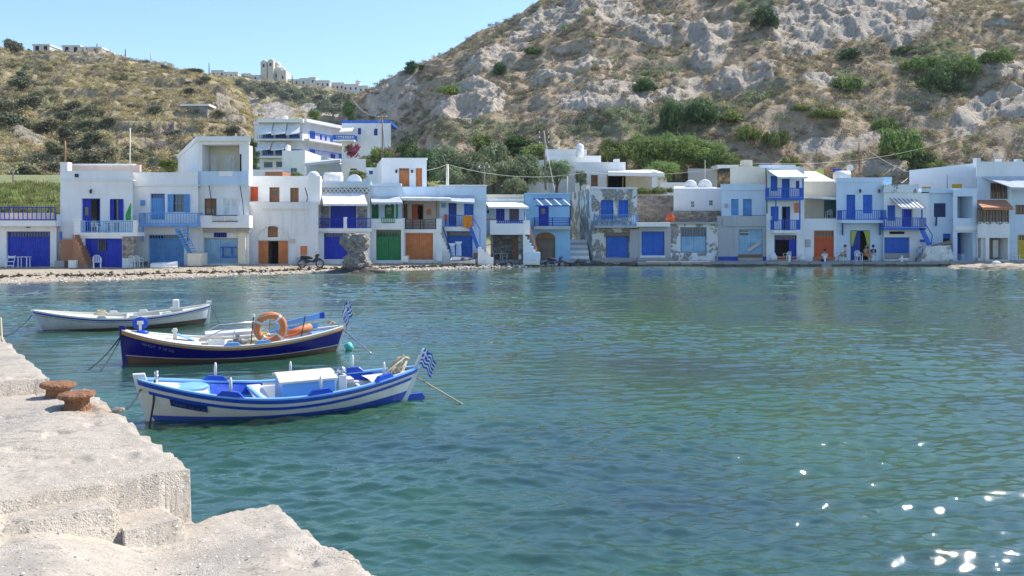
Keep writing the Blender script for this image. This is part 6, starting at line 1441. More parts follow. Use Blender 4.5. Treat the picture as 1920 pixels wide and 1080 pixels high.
mb = MB(); mb.ball((B1.x(1, .9), 0, B1.sheer(1)+.27), .065, 12); mb.build('post_ball', BW, B1.r, smooth=True)
mb = MB(); c = Vector((B1.x(.955, .7), .05, .80))
for k in range(7):
    p = [c+Vector((random.uniform(-.1, .1), random.uniform(-.1, .1), random.uniform(-.05, .1))), c+Vector((-.12+random.uniform(-.12, .1), -.1, .02)), c+Vector((-.25+random.uniform(-.1, .1), -.12, -.16)), c+Vector((-.2+random.uniform(-.1, .15), -.05, -.30)), c+Vector((-.05+random.uniform(-.1, .1), .05, -.08))]; mb.tube(p, .016, 6)
mb.tube([c+Vector((-.02, -.1, .02)), c+Vector((-.4, -.2, -.22)), c+Vector((-.75, -.25, -.42))], .013, 6); mb.build('coiled_rope', ROPE, B1.r, smooth=True)

# --- dark blue boat
B2 = Boat('dark navy blue boat with ochre rail, orange life ring and small flag', (-9.15, 20.15, 0), (-4.50, 21.9, 0), 1.9, .75, .37, .64, rakeL=.06, rakeR=.20)
B2.shell(lambda t: .11+.06*abs(2*t-1)**2-.04*(1-t)*t*4, (BN, BR), BW, floor=.04, rail=BC, railw=.11)
off_strip(B2, 'rub_rail', -.01, .085, BO, .038); B2.strip('white_waterline', lambda t: .105+.06*abs(2*t-1)**2-.04*(1-t)*t*4, lambda t: .122+.06*abs(2*t-1)**2-.04*(1-t)*t*4, LETT, off=.004, rows=1)
B2.stem(True, BN, .12, w=.05, depth=.16); B2.stem(False, BC, .08, w=.03, depth=.05, name='stern_post')
B2.deck(.02, .34, -.02, BC, 'fore_deck', bulk='r', floor=.04); B2.deck(.86, .98, -.04, BLB, 'stern_deck', bulk=None); B2.sidebench(.34, .86, .30, .26, BW, 1, floor=.04); B2.sidebench(.34, .86, .28, .22, BW, -1, floor=.04); B2.bench(.46, .50, .33, BW); B2.bench(.66, .70, .33, BW)
B2.strip('wash_board', lambda t: B2.sheer(t)-.02, lambda t: B2.sheer(t)+.15*min(1, (t-.60)*6), BLB, off=-.02, thick=.02, t0=.62, t1=.90, sides=(1,), rows=1)
B2.text('ΝΗΟΥ  Χ Μ 3ι6', .085, B2.sheer(.085)-.215, .10, plain('lettering_pale', (.42, .42, .55), .5), tilt=-.245, gap=.006)
# winch wheel on the foredeck
c = Vector((B2.x(.075, .8), .25, B2.sheer(.07)+.22)); mb = MB()
ring = [c+Vector((.20*math.cos(a), .0, .17*math.sin(a))) for a in np.linspace(0, 6.2832, 20)]
mb.prism([(c.x+.18*math.cos(a), c.z+.155*math.sin(a)) for a in np.linspace(0, 2*math.pi, 19)[:-1]], c.y, c.y+.05); wn = mb.build('net_winch', BB, B2.r, bevel=.015)
mb = MB(); mb.box(c.x-.07, c.x+.07, c.y-.05, c.y, c.z-.02, c.z+.06); mb.box(c.x-.03, c.x+.03, c.y-.05, c.y, c.z-.22, c.z-.0); mb.build('winch_bracket', BC, wn); mb = MB(); mb.ball((c.x+.03, c.y-.02, c.z-.22), .13, 10, 1.3, 1, .5); mb.build('winch_base', BB, wn, smooth=True)
# samson post, grey cover board
x = B2.x(.225, .6); mb = MB(); mb.box(x-.045, x+.045, -.10, -.02, .35, .76); mb.box(x-.07, x+.06, -.11, -.01, .68, .73); mb.build('samson_post', BC, B2.r, bevel=.01)
mb = MB(); mb.sheet([(x+.06, -.15, .62), (x+.45, -.15, .45), (x+.45, .12, .45), (x+.06, .12, .62)], .02); mb.build('cover_board', BLB, B2.r)
# bow rail loop, guard wires, posts
mb = MB(); mb.tube([(B2.x(.36, .4), -.62, .42), (B2.x(.38, .6), -.60, .60), (B2.x(.43, .7), -.60, .72), (B2.x(.52, .7), -.62, .76), (B2.x(.60, .7), -.62, .76)], .014, 8); mb.tube([(B2.x(.36, .4), .62, .42), (B2.x(.38, .6), .60, .62), (B2.x(.43, .7), .60, .74), (B2.x(.62, .7), .62, .78)], .014, 8); mb.tube([(B2.x(.44, .4), -.66, .52), (B2.x(.72, .4), -.62, .62)], .008, 6); mb.build('hand_rail', STEEL, B2.r, smooth=True)
for (t, y, z0, z1, m) in ((.565, -.72, .34, 1.05, DARKI), (.80, -.56, .46, 1.0, DARKI), (.66, .3, .3, .95, BROWNW), (.48, -.6, .36, .72, STEEL)): mb = MB(); mb.tube([(B2.x(t, z0), y, z0), (B2.x(t, z1)+.06, y, z1)], .014, 6); mb.build('rail_post', m, B2.r)
mb = MB(); mb.cyl((B2.x(.565, 1)+.06, -.72, 1.03), .035, .07, 10); mb.build('lamp', WPAINT, B2.r)
for t, sg in ((.48, -1), (.62, -1), (.40, 1), (.75, 1)): B2.thole(t, sg, BLB, None, L=.44)
# engine and tackle
mb = MB(); c = Vector((B2.x(.52, .4), -.2, .38)); mb.ball(c, .12, 10, 1.5, 1, .8); mb.cyl(c+Vector((-.05, 0, 0)), .05, .18, 10); mb.box(c.x-.3, c.x-.1, c.y-.1, c.y+.1, c.z-.1, c.z+.04); mb.build('engine_block', plain('greasy_metal', (.22, .22, .23), .5, .5), B2.r, smooth=False)
mb = MB(); mb.ball((B2.x(.59, .4), -.25, .40), .16, 10, 1.2, 1, .5); mb.build('folded_net', paint('pale_net', (.62, .60, .38), .95, .5), B2.r, smooth=True)
mb = MB(); mb.hexa([(B2.x(.36, .4), -.1, .52), (B2.x(.62, .4), -.1, .54), (B2.x(.62, .4), .5, .54), (B2.x(.36, .4), .5, .52), (B2.x(.36, .4), -.1, .60), (B2.x(.62, .4), -.1, .64), (B2.x(.62, .4), .5, .66), (B2.x(.36, .4), .5, .60)]); mb.build('engine_cover', BW, B2.r, bevel=.02)
# orange fenders lying on the deck
FO = paint('orange_plastic', (.70, .22, .08), .5, .3, (.7, .4, .25), False)
mb = MB(); a = Vector((B2.x(.745, .5), -.1, .50)); b_ = Vector((B2.x(.865, .5), .05, .66)); mb.tube([a, a.lerp(b_, .06), a.lerp(b_, .94), b_], [.03, .10, .10, .03], 12); mb.build('fender', FO, B2.r, smooth=True)
mb = MB(); mb.tube([Vector((B2.x(.71, .5), -.3, .44)), Vector((B2.x(.78, .5), -.25, .52)), Vector((B2.x(.81, .5), -.2, .60))], .022, 6); mb.build('boat_hook', REDOR, B2.r)
add_flag(B2, (B2.x(.985, .7), 0, .72), (B2.x(1, .7)+.12, 0, 1.30), .42, .40, 2, 1.5, R(170), flip=R(14))
mb = MB(); mb.sheet([(B2.x(.70, .9), .60, .60), (B2.x(.90, .9), .52, .80), (B2.x(.90, .9), .50, .95), (B2.x(.70, .9), .58, .70)], .025); ob_ = mb.build('oar_blade', BLB, B2.r); mb = MB(); mb.sheet([(B2.x(.90, .9), .52, .80), (B2.x(.90, .9)+.13, .50, .81), (B2.x(.90, .9)+.12, .48, .97), (B2.x(.90, .9), .50, .95)], .03); mb.build('blade_tip', BB, ob_)
mb = MB(); c = Vector((B2.x(.95, .7), 0, .74))
for k in range(5): mb.tube([c+Vector((random.uniform(-.15, .1), random.uniform(-.1, .1), random.uniform(-.05, .06))) for q in range(4)], .014, 6)
mb.build('coiled_rope', ROPE, B2.r, smooth=True)
# life ring hangs on the boat: a thing of its own, standing in the boat
def to_world(b, v): return b.r.matrix_basis@Vector(v) if False else (Matrix.Translation(b.r.location)@Matrix.Rotation(b.r.rotation_euler.z, 4, 'Z'))@Vector(v)
lc = to_world(B2, (B2.x(.655, .7), -.62, .74)); lr = thing('life_ring', 'orange ring buoy with white bands standing in the navy boat', 'life ring', lc); ORG[lr.name] = Vector((0, 0, 0)); lr.rotation_euler = (R(8), 0, R(20))
Rm, rm = .315, .088; n, m_ = 48, 14; mb = MB()
for i in range(n):
    for j in range(m_):
        def tp(i, j): a = 2*math.pi*i/n; b = 2*math.pi*j/m_; return ((Rm+rm*math.cos(b))*math.cos(a), rm*.8*math.sin(b), (Rm+rm*math.cos(b))*math.sin(a))
        mb.quad(tp(i, j), tp(i, j+1), tp(i+1, j+1), tp(i+1, j))
o = mb.build('ring', FO, lr, smooth=False)
bm = bmesh.new(); bm.from_mesh(o.data); bmesh.ops.remove_doubles(bm, verts=bm.verts, dist=.0005); bm.to_mesh(o.data); bm.free(); o.data.shade_smooth()
for a0 in (R(52), R(150), R(235), R(318)):
    mb = MB()
    for i in range(5):
        for j in range(m_):
            def tq(i, j): a = a0-.09+.036*i; b = 2*math.pi*j/m_; return ((Rm+(rm+.004)*math.cos(b))*math.cos(a), (rm*.8+.004)*math.sin(b), (Rm+(rm+.004)*math.cos(b))*math.sin(a))
            mb.quad(tq(i, j), tq(i, j+1), tq(i+1, j+1), tq(i+1, j))
    mb.build('band', WPAINT, lr)
mb = MB()
for k in range(4):
    a0, a1 = R((52, 150, 235, 318)[k]), R((150, 235, 318, 412)[k]); mb.tube([((Rm+rm+.01+.0*i-.07*math.sin(math.pi*i/8))*math.cos(a0+(a1-a0)*i/8), -.075, (Rm+rm+.01-.07*math.sin(math.pi*i/8))*math.sin(a0+(a1-a0)*i/8)) for i in range(9)], .009, 5)
mb.build('grab_line', ROPE, lr)

# --- far white boat
B3 = Boat('farther white wooden boat with dark blue sheer line and maroon bottom, rust streaked', (-14.55, 26.3, 0), (-10.1, 28.3, 0), 1.75, .62, .34, .62, rakeL=.22, rakeR=.08)
B3.shell(lambda t: .02+.16*t**1.6, (BWR, BRD), BC, floor=.05, rail=BC, railw=.08)
off_strip(B3, 'rub_rail', .0, .075, BB, .03); off_strip(B3, 'red_line', .115, .125, BRD, .006)
B3.stem(True, BW, .02, w=.05, depth=.2); B3.stem(False, BW, .12, w=.05, depth=.22, name='stern_post'); B3.deck(.02, .30, -.03, BC, 'fore_deck', bulk='r', floor=.05); B3.deck(.84, .98, -.03, BW, 'stern_deck'); B3.bench(.5, .54, .34, BC); B3.bench(.7, .74, .36, BC)
for t, sg in ((.36, -1), (.54, -1), (.74, -1), (.42, 1), (.60, 1), (.79, 1)): B3.thole(t, sg, BW, BW if t > .7 and sg > 0 else None, h=.16, L=.34)
mb = MB(); mb.hexa([(B3.x(.78, .4), .1, .45), (B3.x(.82, .4), .1, .45), (B3.x(.82, .4), .4, .45), (B3.x(.78, .4), .4, .45), (B3.x(.78, .4), .1, .80), (B3.x(.82, .4), .1, .80), (B3.x(.82, .4), .4, .80), (B3.x(.78, .4), .4, .80)]); mb.build('post_box', BW, B3.r, bevel=.03)

# mooring lines and floats
rope('mooring_line', 'dark wet mooring line from the near boat bow down into the water', [to_world(B1, (B1.x(.05, .7), -.16, .72)), to_world(B1, (B1.x(.03, .3), -.22, .35)), to_world(B1, (B1.x(.0, 0)-.02, -.55, -.1))], .016, DROPE, .0)
rope('mooring_line', 'dark mooring line from the near boat bow to the quay edge', [to_world(B1, (B1.x(.0, .5), 0, .55)), (-4.75, 10.2, 1.02)], .016, DROPE, .12)
rope('mooring_line', 'slack rope hanging from the navy boat bow', [to_world(B2, (-.03, 0, .70)), to_world(B2, (-.75, -.8, -.05))], .014, DROPE, .1)
rope('mooring_line', 'second slack rope under the navy boat bow, nearer the hull', [to_world(B2, (-.03, 0, .70)), to_world(B2, (-.45, -1.1, -.05))], .014, DROPE, .08)
rope('mooring_line', 'pale line from the far white boat bow to the left', [to_world(B3, (-.2, 0, .5)), to_world(B3, (-.75, -1.2, .02)), (-16.6, 24.2, .15)], .013, DROPE, .08)
rope('mooring_line', 'thin stern line between the far white boat and the navy boat', [to_world(B3, (B3.L+.1, 0, .62)), (-8.3, 25.0, .0)], .010, DROPE, .1)
rope('stern_pole', 'thin grey stern line with sleeve running into the water behind the navy boat', [to_world(B2, (B2.L+.05, 0, .66)), to_world(B2, (B2.L+.75, -.9, .0))], .018, STEEL, .0)
rope('stern_pole', 'pale stern line running into the water behind the near boat', [to_world(B1, (B1.L+.25, -.05, .42)), to_world(B1, (B1.L+.95, -.85, -.03))], .014, ROPE, .0)
rope('mooring_line', 'pale looped line at the far left corner of the quay', [(-7.35, 12.3, 1.55), (-7.55, 12.6, 1.85), (-7.9, 13.2, 1.55), (-10, 16.5, 1.3)], .014, ROPE, .0)
fb = thing('fishing_float', 'turquoise plastic float hanging beside the navy boat stern', 'float', P(655, 651, 22.1)); mb = MB(); a = P(650, 643, 22.1); b_ = P(658, 657, 22.1); mb.tube([a, a.lerp(b_, .15), a.lerp(b_, .85), b_], [.04, .10, .11, .06], 12); mb.build('body', plain('turquoise_plastic', (.10, .50, .46), .4), fb, smooth=True)

# ------------------------------------------------------------------ bollards on the quay
def rust():
    m = NT('rusty_iron'); n = m.noise(14, 7, .7); col = m.mix(m.ramp(n, [(.35, 0.0), (.65, 1.0)]), (.13, .05, .025), (.36, .17, .08)); col = m.mix(m.ramp(m.noise(30, 5, .7), [(.55, 0.0), (.65, .7)]), col, (.48, .30, .20))
    m.col(col); m.rough(.9); m.nrm(m.bump(m.math('ADD', n, m.voro(40)), .012)); return m.mat
RUST = rust()
def bollard(px, py, D, label, s=1.0, tilt=0):
    c = P(px, py, D); c.z = 1.29; t = thing('bollard', label, 'bollard', c, 'rusty bollards on the quay'); t.rotation_euler = (0, R(tilt), R(20))
    mb = MB(); prof = [(.145, -.02), (.140, .02), (.122, .05), (.118, .09), (.130, .108), (.172, .120), (.186, .132), (.185, .155), (.172, .170), (.10, .175), (.01, .172)]
    mb.lathe((0, 0, 0), [(r*s, z*s) for r, z in prof], 40)
    mb.v = [(v[0]*(1+.05*vnoise(np.array([v[0]*9.]), np.array([v[1]*9.]), np.array([v[2]*9.]), 3)[0]), v[1]*(1+.05*vnoise(np.array([v[1]*9.]), np.array([v[0]*9.]), np.array([v[2]*7.]), 5)[0]), v[2]+.006*vnoise(np.array([v[0]*14.]), np.array([v[1]*14.]), np.array([v[2]*14.]), 8)[0]) for v in mb.v]
    mb.v = [(v[0]+c.x, v[1]+c.y, v[2]+c.z) for v in mb.v]; o = mb.build('iron_post', RUST, t, smooth=True); o.data.set_sharp_from_angle(angle=R(50))
bollard(145, 767, 8.95, 'nearer rusty mushroom bollard on the quay, the one closest to the water', 1.0, -2); bollard(108, 746, 9.50, 'rear rusty mushroom bollard beside the raised slab', 1.0, 3)
# loose stones on the quay edge
for (px, py, z, r, lb) in ((219, 773, 1.30, .045, 'loose brown stone on the quay edge beyond the bollards'), (228, 771, 1.30, .03, 'small pebble beside the loose brown stone')):
    Y = (HC-z)*FP/(py-HY); mb = MB(); mb.ball((fX(px, Y), Y, z+r*.5), r, 8, 1.3, 1, .8); o = mb.build('loose_stone', RUBBLE, None, loc=(fX(px, Y), Y, z)); tag(o, lb, 'stone')

# loose gear lying in the navy boat
def gear(b, x, y, z): return to_world(b, (x, y, z))
c = gear(B2, B2.x(.635, .4), .05, .30); t = thing('bucket', 'yellow plastic bucket seen through the life ring in the navy boat', 'bucket', c); mb = MB(); mb.lathe(c, [(.09, 0), (.125, .24), (.135, .25), (.115, .245), (.08, .02)], 16); mb.build('body', paint('yellow_plastic', (.62, .45, .08), .5, .2), t, smooth=True); mb = MB(); mb.tube([c+Vector((.13*math.cos(a), .02, .25+.10*math.sin(a))) for a in np.linspace(0, math.pi, 9)], .006, 5); mb.build('handle', STEEL, t)
c = gear(B2, B2.x(.42, .4), -.25, .30); t = thing('fish_crate', 'small white fish crate on the floor of the navy boat', 'crate', c); mb = MB()
for q in ((-.2, .2, -.13, -.115), (-.2, .2, .115, .13), (-.2, -.185, -.115, .115), (.185, .2, -.115, .115)): mb.box(c.x+q[0], c.x+q[1], c.y+q[2], c.y+q[3], c.z, c.z+.17)
mb.box(c.x-.185, c.x+.185, c.y-.115, c.y+.115, c.z, c.z+.02); mb.build('box_body', WPAINT, t)
c = gear(B1, B1.x(.30, .3), .1, .02); t = thing('rope_coil', 'coil of pale rope on the blue floor of the near boat', 'rope coil', c); mb = MB(); mb.tube([c+Vector((.16*math.cos(a)*(1-.03*a), .16*math.sin(a)*(1-.03*a), .02+.006*a)) for a in np.linspace(0, 18, 70)], .014, 6); mb.build('rope', ROPE, t, smooth=True)
c = gear(B3, B3.x(.35, .4), -.2, .34); t = thing('rope_coil', 'heap of brownish rope on the deck edge of the far white boat', 'rope coil', c); mb = MB(); mb.tube([c+Vector((.2*math.cos(a)*(1-.03*a), .2*math.sin(a)*(1-.03*a), .10+.008*a)) for a in np.linspace(0, 16, 60)], .02, 6); mb.build('rope', ROPE, t, smooth=True)
# ------------------------------------------------------------------ things on the beach and the promenade
def rocky_mesh(name, c, prof, n, amp, sc, seed, mat, loc, sx=1, sy=1, lean=0):
    V, F = [], []; m = len(prof)*6; zs = np.linspace(0, 1, m)
    for i in range(m):
        r = np.interp(zs[i], [p[0] for p in prof], [p[1] for p in prof]); z = zs[i]*prof[-1][2]
        for k in range(n): a = 2*math.pi*k/n; V.append((r*sx*math.cos(a)+lean*zs[i], r*sy*math.sin(a), z))
    V.append((lean, 0, prof[-1][2])); V = np.array(V)
    nz = amp*(.7*fbm(V[:, 0]+seed, V[:, 1], V[:, 2], sc, 5, seed, True, .62)+.5*fbm(V[:, 0], V[:, 1], V[:, 2], sc*.35, 3, seed+4))
    rad = np.stack([V[:, 0]-lean*V[:, 2]/prof[-1][2], V[:, 1], V[:, 2]*0], 1); rad /= np.maximum(np.linalg.norm(rad, axis=1)[:, None], .01)
    V = V+rad*nz[:, None]; V[:, 2] += .5*nz*(V[:, 2]/prof[-1][2])
    for i in range(m-1):
        for k in range(n): a = i*n+k; b = i*n+(k+1) % n; F.append((a, b, b+n, a+n))
    me = bpy.data.meshes.new(name); F2 = F+[((m-1)*n+k, (m-1)*n+(k+1) % n, m*n) for k in range(n)]
    me.from_pydata([tuple(v) for v in V], [], F2); me.update(); me.materials.append(mat); me.shade_smooth(); return me
def stump_mat():
    m = NT('conglomerate_rock'); v = m.voro(5.5); n = m.noise(3, 7, .7)
    col = m.mix(m.ramp(n, [(.35, 0.0), (.68, 1.0)]), (.17, .14, .12), (.44, .39, .34)); col = m.mix(m.ramp(v, [(.1, .85), (.3, 0.0)]), col, (.58, .53, .46))
    col = m.mix(m.ramp(m.sep()[2], [(.15, .9), (.6, 0.0)]), col, (.09, .075, .06)); m.col(col); m.rough(.95); m.nrm(m.bump(m.math('SUBTRACT', n, v), .12)); return m.mat
SM = stump_mat(); c = P(668, 512, 59.5); c.z = 0
t = thing('rock_stack', 'ragged pillar of rough conglomerate rock standing at the water edge', 'rock', c)
link_mesh('pillar', rocky_mesh('pillar', c, [(0, 1.35, 0), (.12, .82, 0), (.32, .62, 0), (.55, .60, 0), (.75, .88, 0), (.9, 1.0, 0), (1, .62, 2.6)], 64, .55, .75, 3, SM, c, 1, .9), t)
link_mesh('foot', rocky_mesh('foot', c, [(0, 2.0, 0), (.5, 1.1, 0), (1, .3, .5)], 40, .35, 1.0, 8, paint('wet_dark_rock', (.05, .04, .035), .5, .5, (.15, .11, .08)), c, 1.1, .7), t)
mb = MB(); a = P(683, 508, 59); mb.tube([P(680, 507, 59.2), P(695, 509, 58.8), P(712, 509.5, 58.6), P(723, 508.5, 58.6)], [.22, .17, .13, .15], 8); mb.build('fallen_log', OLDW, t, smooth=True)
for (px, py, D, sx, h_, lb) in ((300, 511, 57, .5, .12, 'low dark driftwood heap on the beach'),):
    pass
# pebbles and seaweed line scattered over the beach
rg = np.random.default_rng(4); pts = []; sc_ = []
while len(pts) < 1700:
    x = rg.uniform(-42, 12); y = shore_y(x)+rg.random()**1.5*9-.3
    if y > front_y(x)-.6: continue
    pts.append((x, y, gz(x, y)+.02)); sc_.append(.03+.10*rg.random()**3)
pv = MB(); pv.ball((0, 0, 0), 1, 6, 1, .8, .55); po = pv.build('pebble', paint('pebbles', (.38, .33, .27), .9, .6, (.6, .56, .5))); pm = po.data; bpy.data.objects.remove(po)
scatter('beach_pebbles', pts, sc_, pm, '', 8)
pts = []; sc_ = []
while len(pts) < 900:
    x = rg.uniform(-42, 6); y = shore_y(x)+rg.normal(.9, .5)
    if x < -14 and rg.random() < .6: continue
    if y > front_y(x)-.6 or y < shore_y(x)-.2: continue
    pts.append((x, y, gz(x, y)+.015)); sc_.append(.03+.12*rg.random()**3)
pv = MB(); pv.ball((0, 0, 0), 1, 6, 1, .8, .55); po = pv.build('pale_pebble', paint('pale_pebbles', (.62, .58, .52), .8, .3, (.4, .36, .3))); pm2 = po.data; bpy.data.objects.remove(po); scatter('pale_shore_pebbles', pts, sc_, pm2, '', 12)
pts = []; sc_ = []
while len(pts) < 700:
    x = rg.uniform(-44, 8); w_ = shore_y(x)+(front_y(x)-shore_y(x))*(.36+.03*math.sin(x*.8))+rg.normal(0, .28)*(1 if rg.random() < .8 else 4)
    if w_ > front_y(x)-.5 or w_ < shore_y(x): continue
    pts.append((x, w_, gz(x, w_)+.02)); sc_.append(.08+.16*rg.random()**2)
sg_ = crown_mesh('seaweed_tuft', [(0, 0, .0, .5), (.6, .1, .0, .4)], 40, .35, paint('dry_seaweed', (.10, .07, .04), .95, .4, (.25, .17, .09)), 77); scatter('washed_up_seaweed', pts, sc_, sg_, '', 14)
pts = []; sc_ = []
while len(pts) < 130:
    a_, b_ = rg.uniform(.3, 2.6), rg.uniform(4.9, 6.8); z_ = .895+.24*float(sstep(1.75, .75, np.array(a_)))*float(sstep(4.6, 6.0, np.array(b_)))
    pts.append((.8*a_-.6*b_, .6*a_+.8*b_, z_+rg.uniform(-.01, .012))); sc_.append(.004+.012*rg.random()**4)
scatter('quay_grit', pts, sc_, pm2, '', 21)
# rocky apron under the houses from the stairway rightwards, and the quay with its wet face
PRO = plaster('promenade_concrete', (.34, .31, .28), .6); WETF = paint('wet_quay_face', (.09, .08, .065), .45, .6, (.25, .2, .14), False)
t = thing('promenade', 'low concrete waterside walkway in front of the right hand houses', 'walkway', (25, 69.6, 0))
mb = MB(); xs = np.linspace(fX(1195, 69.5), 62, 60)
for a, b in zip(xs[:-1], xs[1:]): mb.box(a, b-.0, 69.5+.12*math.sin(a*1.7), 72.5, -.8, .34+.01*math.sin(a*3))
mb.build('slab', PRO, t)
mb = MB()
for a, b in zip(xs[:-1], xs[1:]): mb.box(a, b, 69.3+.1*math.sin(a*2.3), 69.72+.1*math.sin(a*1.7), -.8, .14+.03*math.sin(a*4))
mb.build('wet_footing', WETF, t)
rg_ = random.Random(5); rocks = []
for i in range(46):
    px = rg_.uniform(1058, 1240); D = rg_.uniform(69.6, 71.4); c = P(px, 492, D); r = rg_.uniform(.12, .34)
    key = i % 4
    if i < 4: rocks.append(rocky_mesh('shore_rock', c, [(0, .9, 0), (.5, 1, 0), (1, .4, .9)], 12, .35, .9, 30+i, SM, c))
    o = bpy.data.objects.new('shore_rock', rocks[key]); COL.objects.link(o); o.location = (c.x, D, max(0, gz(c.x, D))-.05); o.scale = (r*1.5, r, r); o.rotation_euler.z = rg_.uniform(0, 6)
    tag(o, 'one of the small dark wet shore rocks heaped %s' % ('before the stone stairway' if px < 1110 else 'below the peeling house' if px < 1195 else 'below the low grey boat store'), 'rock', 'dark shore rocks ' + ('before the stone stairway' if px < 1110 else 'below the peeling house' if px < 1195 else 'below the low grey boat store'))
t = thing('rock_ledge', 'flat sunlit pale rock ledge in the water at the far right', 'rock', P(1880, 500, 66))
link_mesh('ledge', rocky_mesh('ledge', None, [(0, 3.6, 0), (.6, 3.3, 0), (1, 2.2, .26)], 60, .5, 1.6, 12, SAND, None, 1.15, .45), t); t.location.z = -.06
t = thing('white_boulder', 'rounded whitewashed boulder on the ledge at the far right', 'rock', P(1868, 497, 67)); mb = MB(); mb.ball(P(1868, 494, 67), .26, 10, 1.4, 1, .8); mb.build('stone', WHITE, t, smooth=True)
for (px, lb) in ((1480, 'white mooring post in front of the three storey house'), (1547, 'white mooring post in front of the orange garage'), (1691, 'white cross shaped mooring post at the blue garage')):
    t = thing('mooring_post', lb, 'post', P(px, 497, 69.8), 'white posts on the walkway edge'); mb = MB(); c = P(px, 491.5, 69.8); mb.cyl((c.x, c.y, .3), .08, .55, 10, .07); mb.build('post_body', WHITE, t, smooth=False)
    if px == 1691: mb = MB(); mb.box(c.x-.25, c.x+.55, c.y-.06, c.y+.06, .52, .62); mb.build('cross_bar', WHITE, t)
# plastic chairs and tables
WPL = plain('white_plastic', (.78, .78, .77), .4)
def make_chair(mat):
    seat = MB(); seat.box(-.24, .24, -.22, .22, .40, .43); seat = seat.build('seat', mat)
    leg = MB(); leg.hexa([(-.03, -.03, 0), (.03, -.03, 0), (.03, .03, 0), (-.03, .03, 0), (-.022, -.022, .41), (.022, -.022, .41), (.022, .022, .41), (-.022, .022, .41)]); leg = leg.build('leg', mat)
    back = MB()
    for x in (-.2, -.1, 0, .1, .2): back.hexa([(x-.022, .20, .43), (x+.022, .20, .43), (x+.022, .23, .43), (x-.022, .23, .43), (x*.9-.022, .29, .80-.06*abs(x)/.2), (x*.9+.022, .29, .80-.06*abs(x)/.2), (x*.9+.022, .32, .80-.06*abs(x)/.2), (x*.9-.022, .32, .80-.06*abs(x)/.2)])
    back.tube([(-.22, .215, .43), (-.21, .28, .72), (-.12, .305, .81), (0, .31, .84), (.12, .305, .81), (.21, .28, .72), (.22, .215, .43)], .022, 6); back = back.build('backrest', mat)
    arm = MB(); arm.tube([(0, .25, .64), (0, -.05, .66), (0, -.22, .63), (0, -.22, .42)], .022, 6); arm = arm.build('armrest', mat)
    ms = [o.data for o in (seat, leg, back, arm)]
    for o in (seat, leg, back, arm): bpy.data.objects.remove(o)
    return ms
CM = make_chair(WPL)
def chair(c, rz, label, group='white plastic chairs', s=1.0):
    t = thing('plastic_chair', label, 'chair', c, group); t.rotation_euler.z = rz; t.scale = (s, s, s)
    link_mesh('seat', CM[0], t); link_mesh('backrest', CM[2], t)
    for x in (-.2, .2):
        link_mesh('armrest', CM[3], t, (x*1.15, 0, 0))
        for y in (-.19, .19): link_mesh('leg', CM[1], t, (x, y, 0))
    return t
def gp(px, D): X = fX(px, D); return (X, D, gz(X, D) if px < 1190 else .345)
chair(gp(5, 59.6), R(120), 'white plastic chair cut by the left edge of the photo, sideways', s=1.05)
chair(gp(182, 59.0), R(30), 'white plastic armchair in front of the second royal blue garage', s=1.1)
chair((fX(180, 60.6), 60.6, fZ(436, 60.4)), R(180), 'white plastic chair on the terrace of the white house with royal blue doors')
chair(gp(946, 70.6), R(100), 'white plastic chair inside the open dark boat store')
chair(gp(1476, 71.4), R(200), 'white plastic chair in the open blue ground floor', s=.95)
chair(gp(1584, 70.3), R(90), 'white plastic chair on which the woman in khaki trousers sits'); chair(gp(1610, 70.2), R(0), 'empty white plastic chair before the curtained doorway', s=1.05); chair(gp(1637, 70.2), R(-70), 'white plastic chair of the person in black, with a bag hanging')
chair(gp(250, 60.2), R(180), 'pale bluish plastic chair beside the stone pier, left one'); chair(gp(260, 60.4), R(170), 'pale bluish plastic chair beside the stone pier, right one'); chair((fX(1554, 74), 74, fZ(411, 72.5)), R(180), 'white plastic chair on the cream terrace'); chair(gp(1905, 71.2), R(30), 'white plastic chair beside the yellow door')
# folding deck chair and small table at the left
t = thing('folding_chair', 'white slatted folding chair leaning before the left royal blue garage', 'folding chair', gp(20, 59.8)); c = Vector(gp(20, 59.8)); mb = MB()
for x in (-.25, .25): mb.beam(c+Vector((x, -.15, 0)), c+Vector((x*.95, .15, .85)), .04)
mb.build('frame', WPL, t)
for k in (.12, .42, .70, .78): mb = MB(); mb.box(c.x-.25, c.x+.25, c.y-.15+.3*k, c.y-.12+.3*k, c.z+k*.95, c.z+k*.95+.07); mb.build('slat', WPL, t)
def table(c, w_, h_, label, mat=WPL):
    t = thing('small_table', label, 'table', c); c = Vector(c); mb = MB(); mb.box(c.x-w_, c.x+w_, c.y-w_*.7, c.y+w_*.7, c.z+h_-.035, c.z+h_); mb.build('table_top', mat, t, bevel=.01)
    for x in (-.75, .75):
        for y in (-.5, .5): mb = MB(); mb.box(c.x+x*w_-.025, c.x+x*w_+.025, c.y+y*w_-.02, c.y+y*w_+.02, c.z, c.z+h_-.035); mb.build('leg', mat, t)
table(gp(45, 59.8), .40, .78, 'white plastic table in front of the left royal blue garage'); table((fX(210, 60.7), 60.7, fZ(436, 60.4)), .45, .7, 'small dark green table on the white terrace', GREEN); table(gp(932, 70.4), .35, .65, 'white plastic table in the open boat store'); table((fX(784, 68.4), 68.4, fZ(430, 68.4)), .6, .72, 'brown wooden table on the pink veranda', BROWNW)
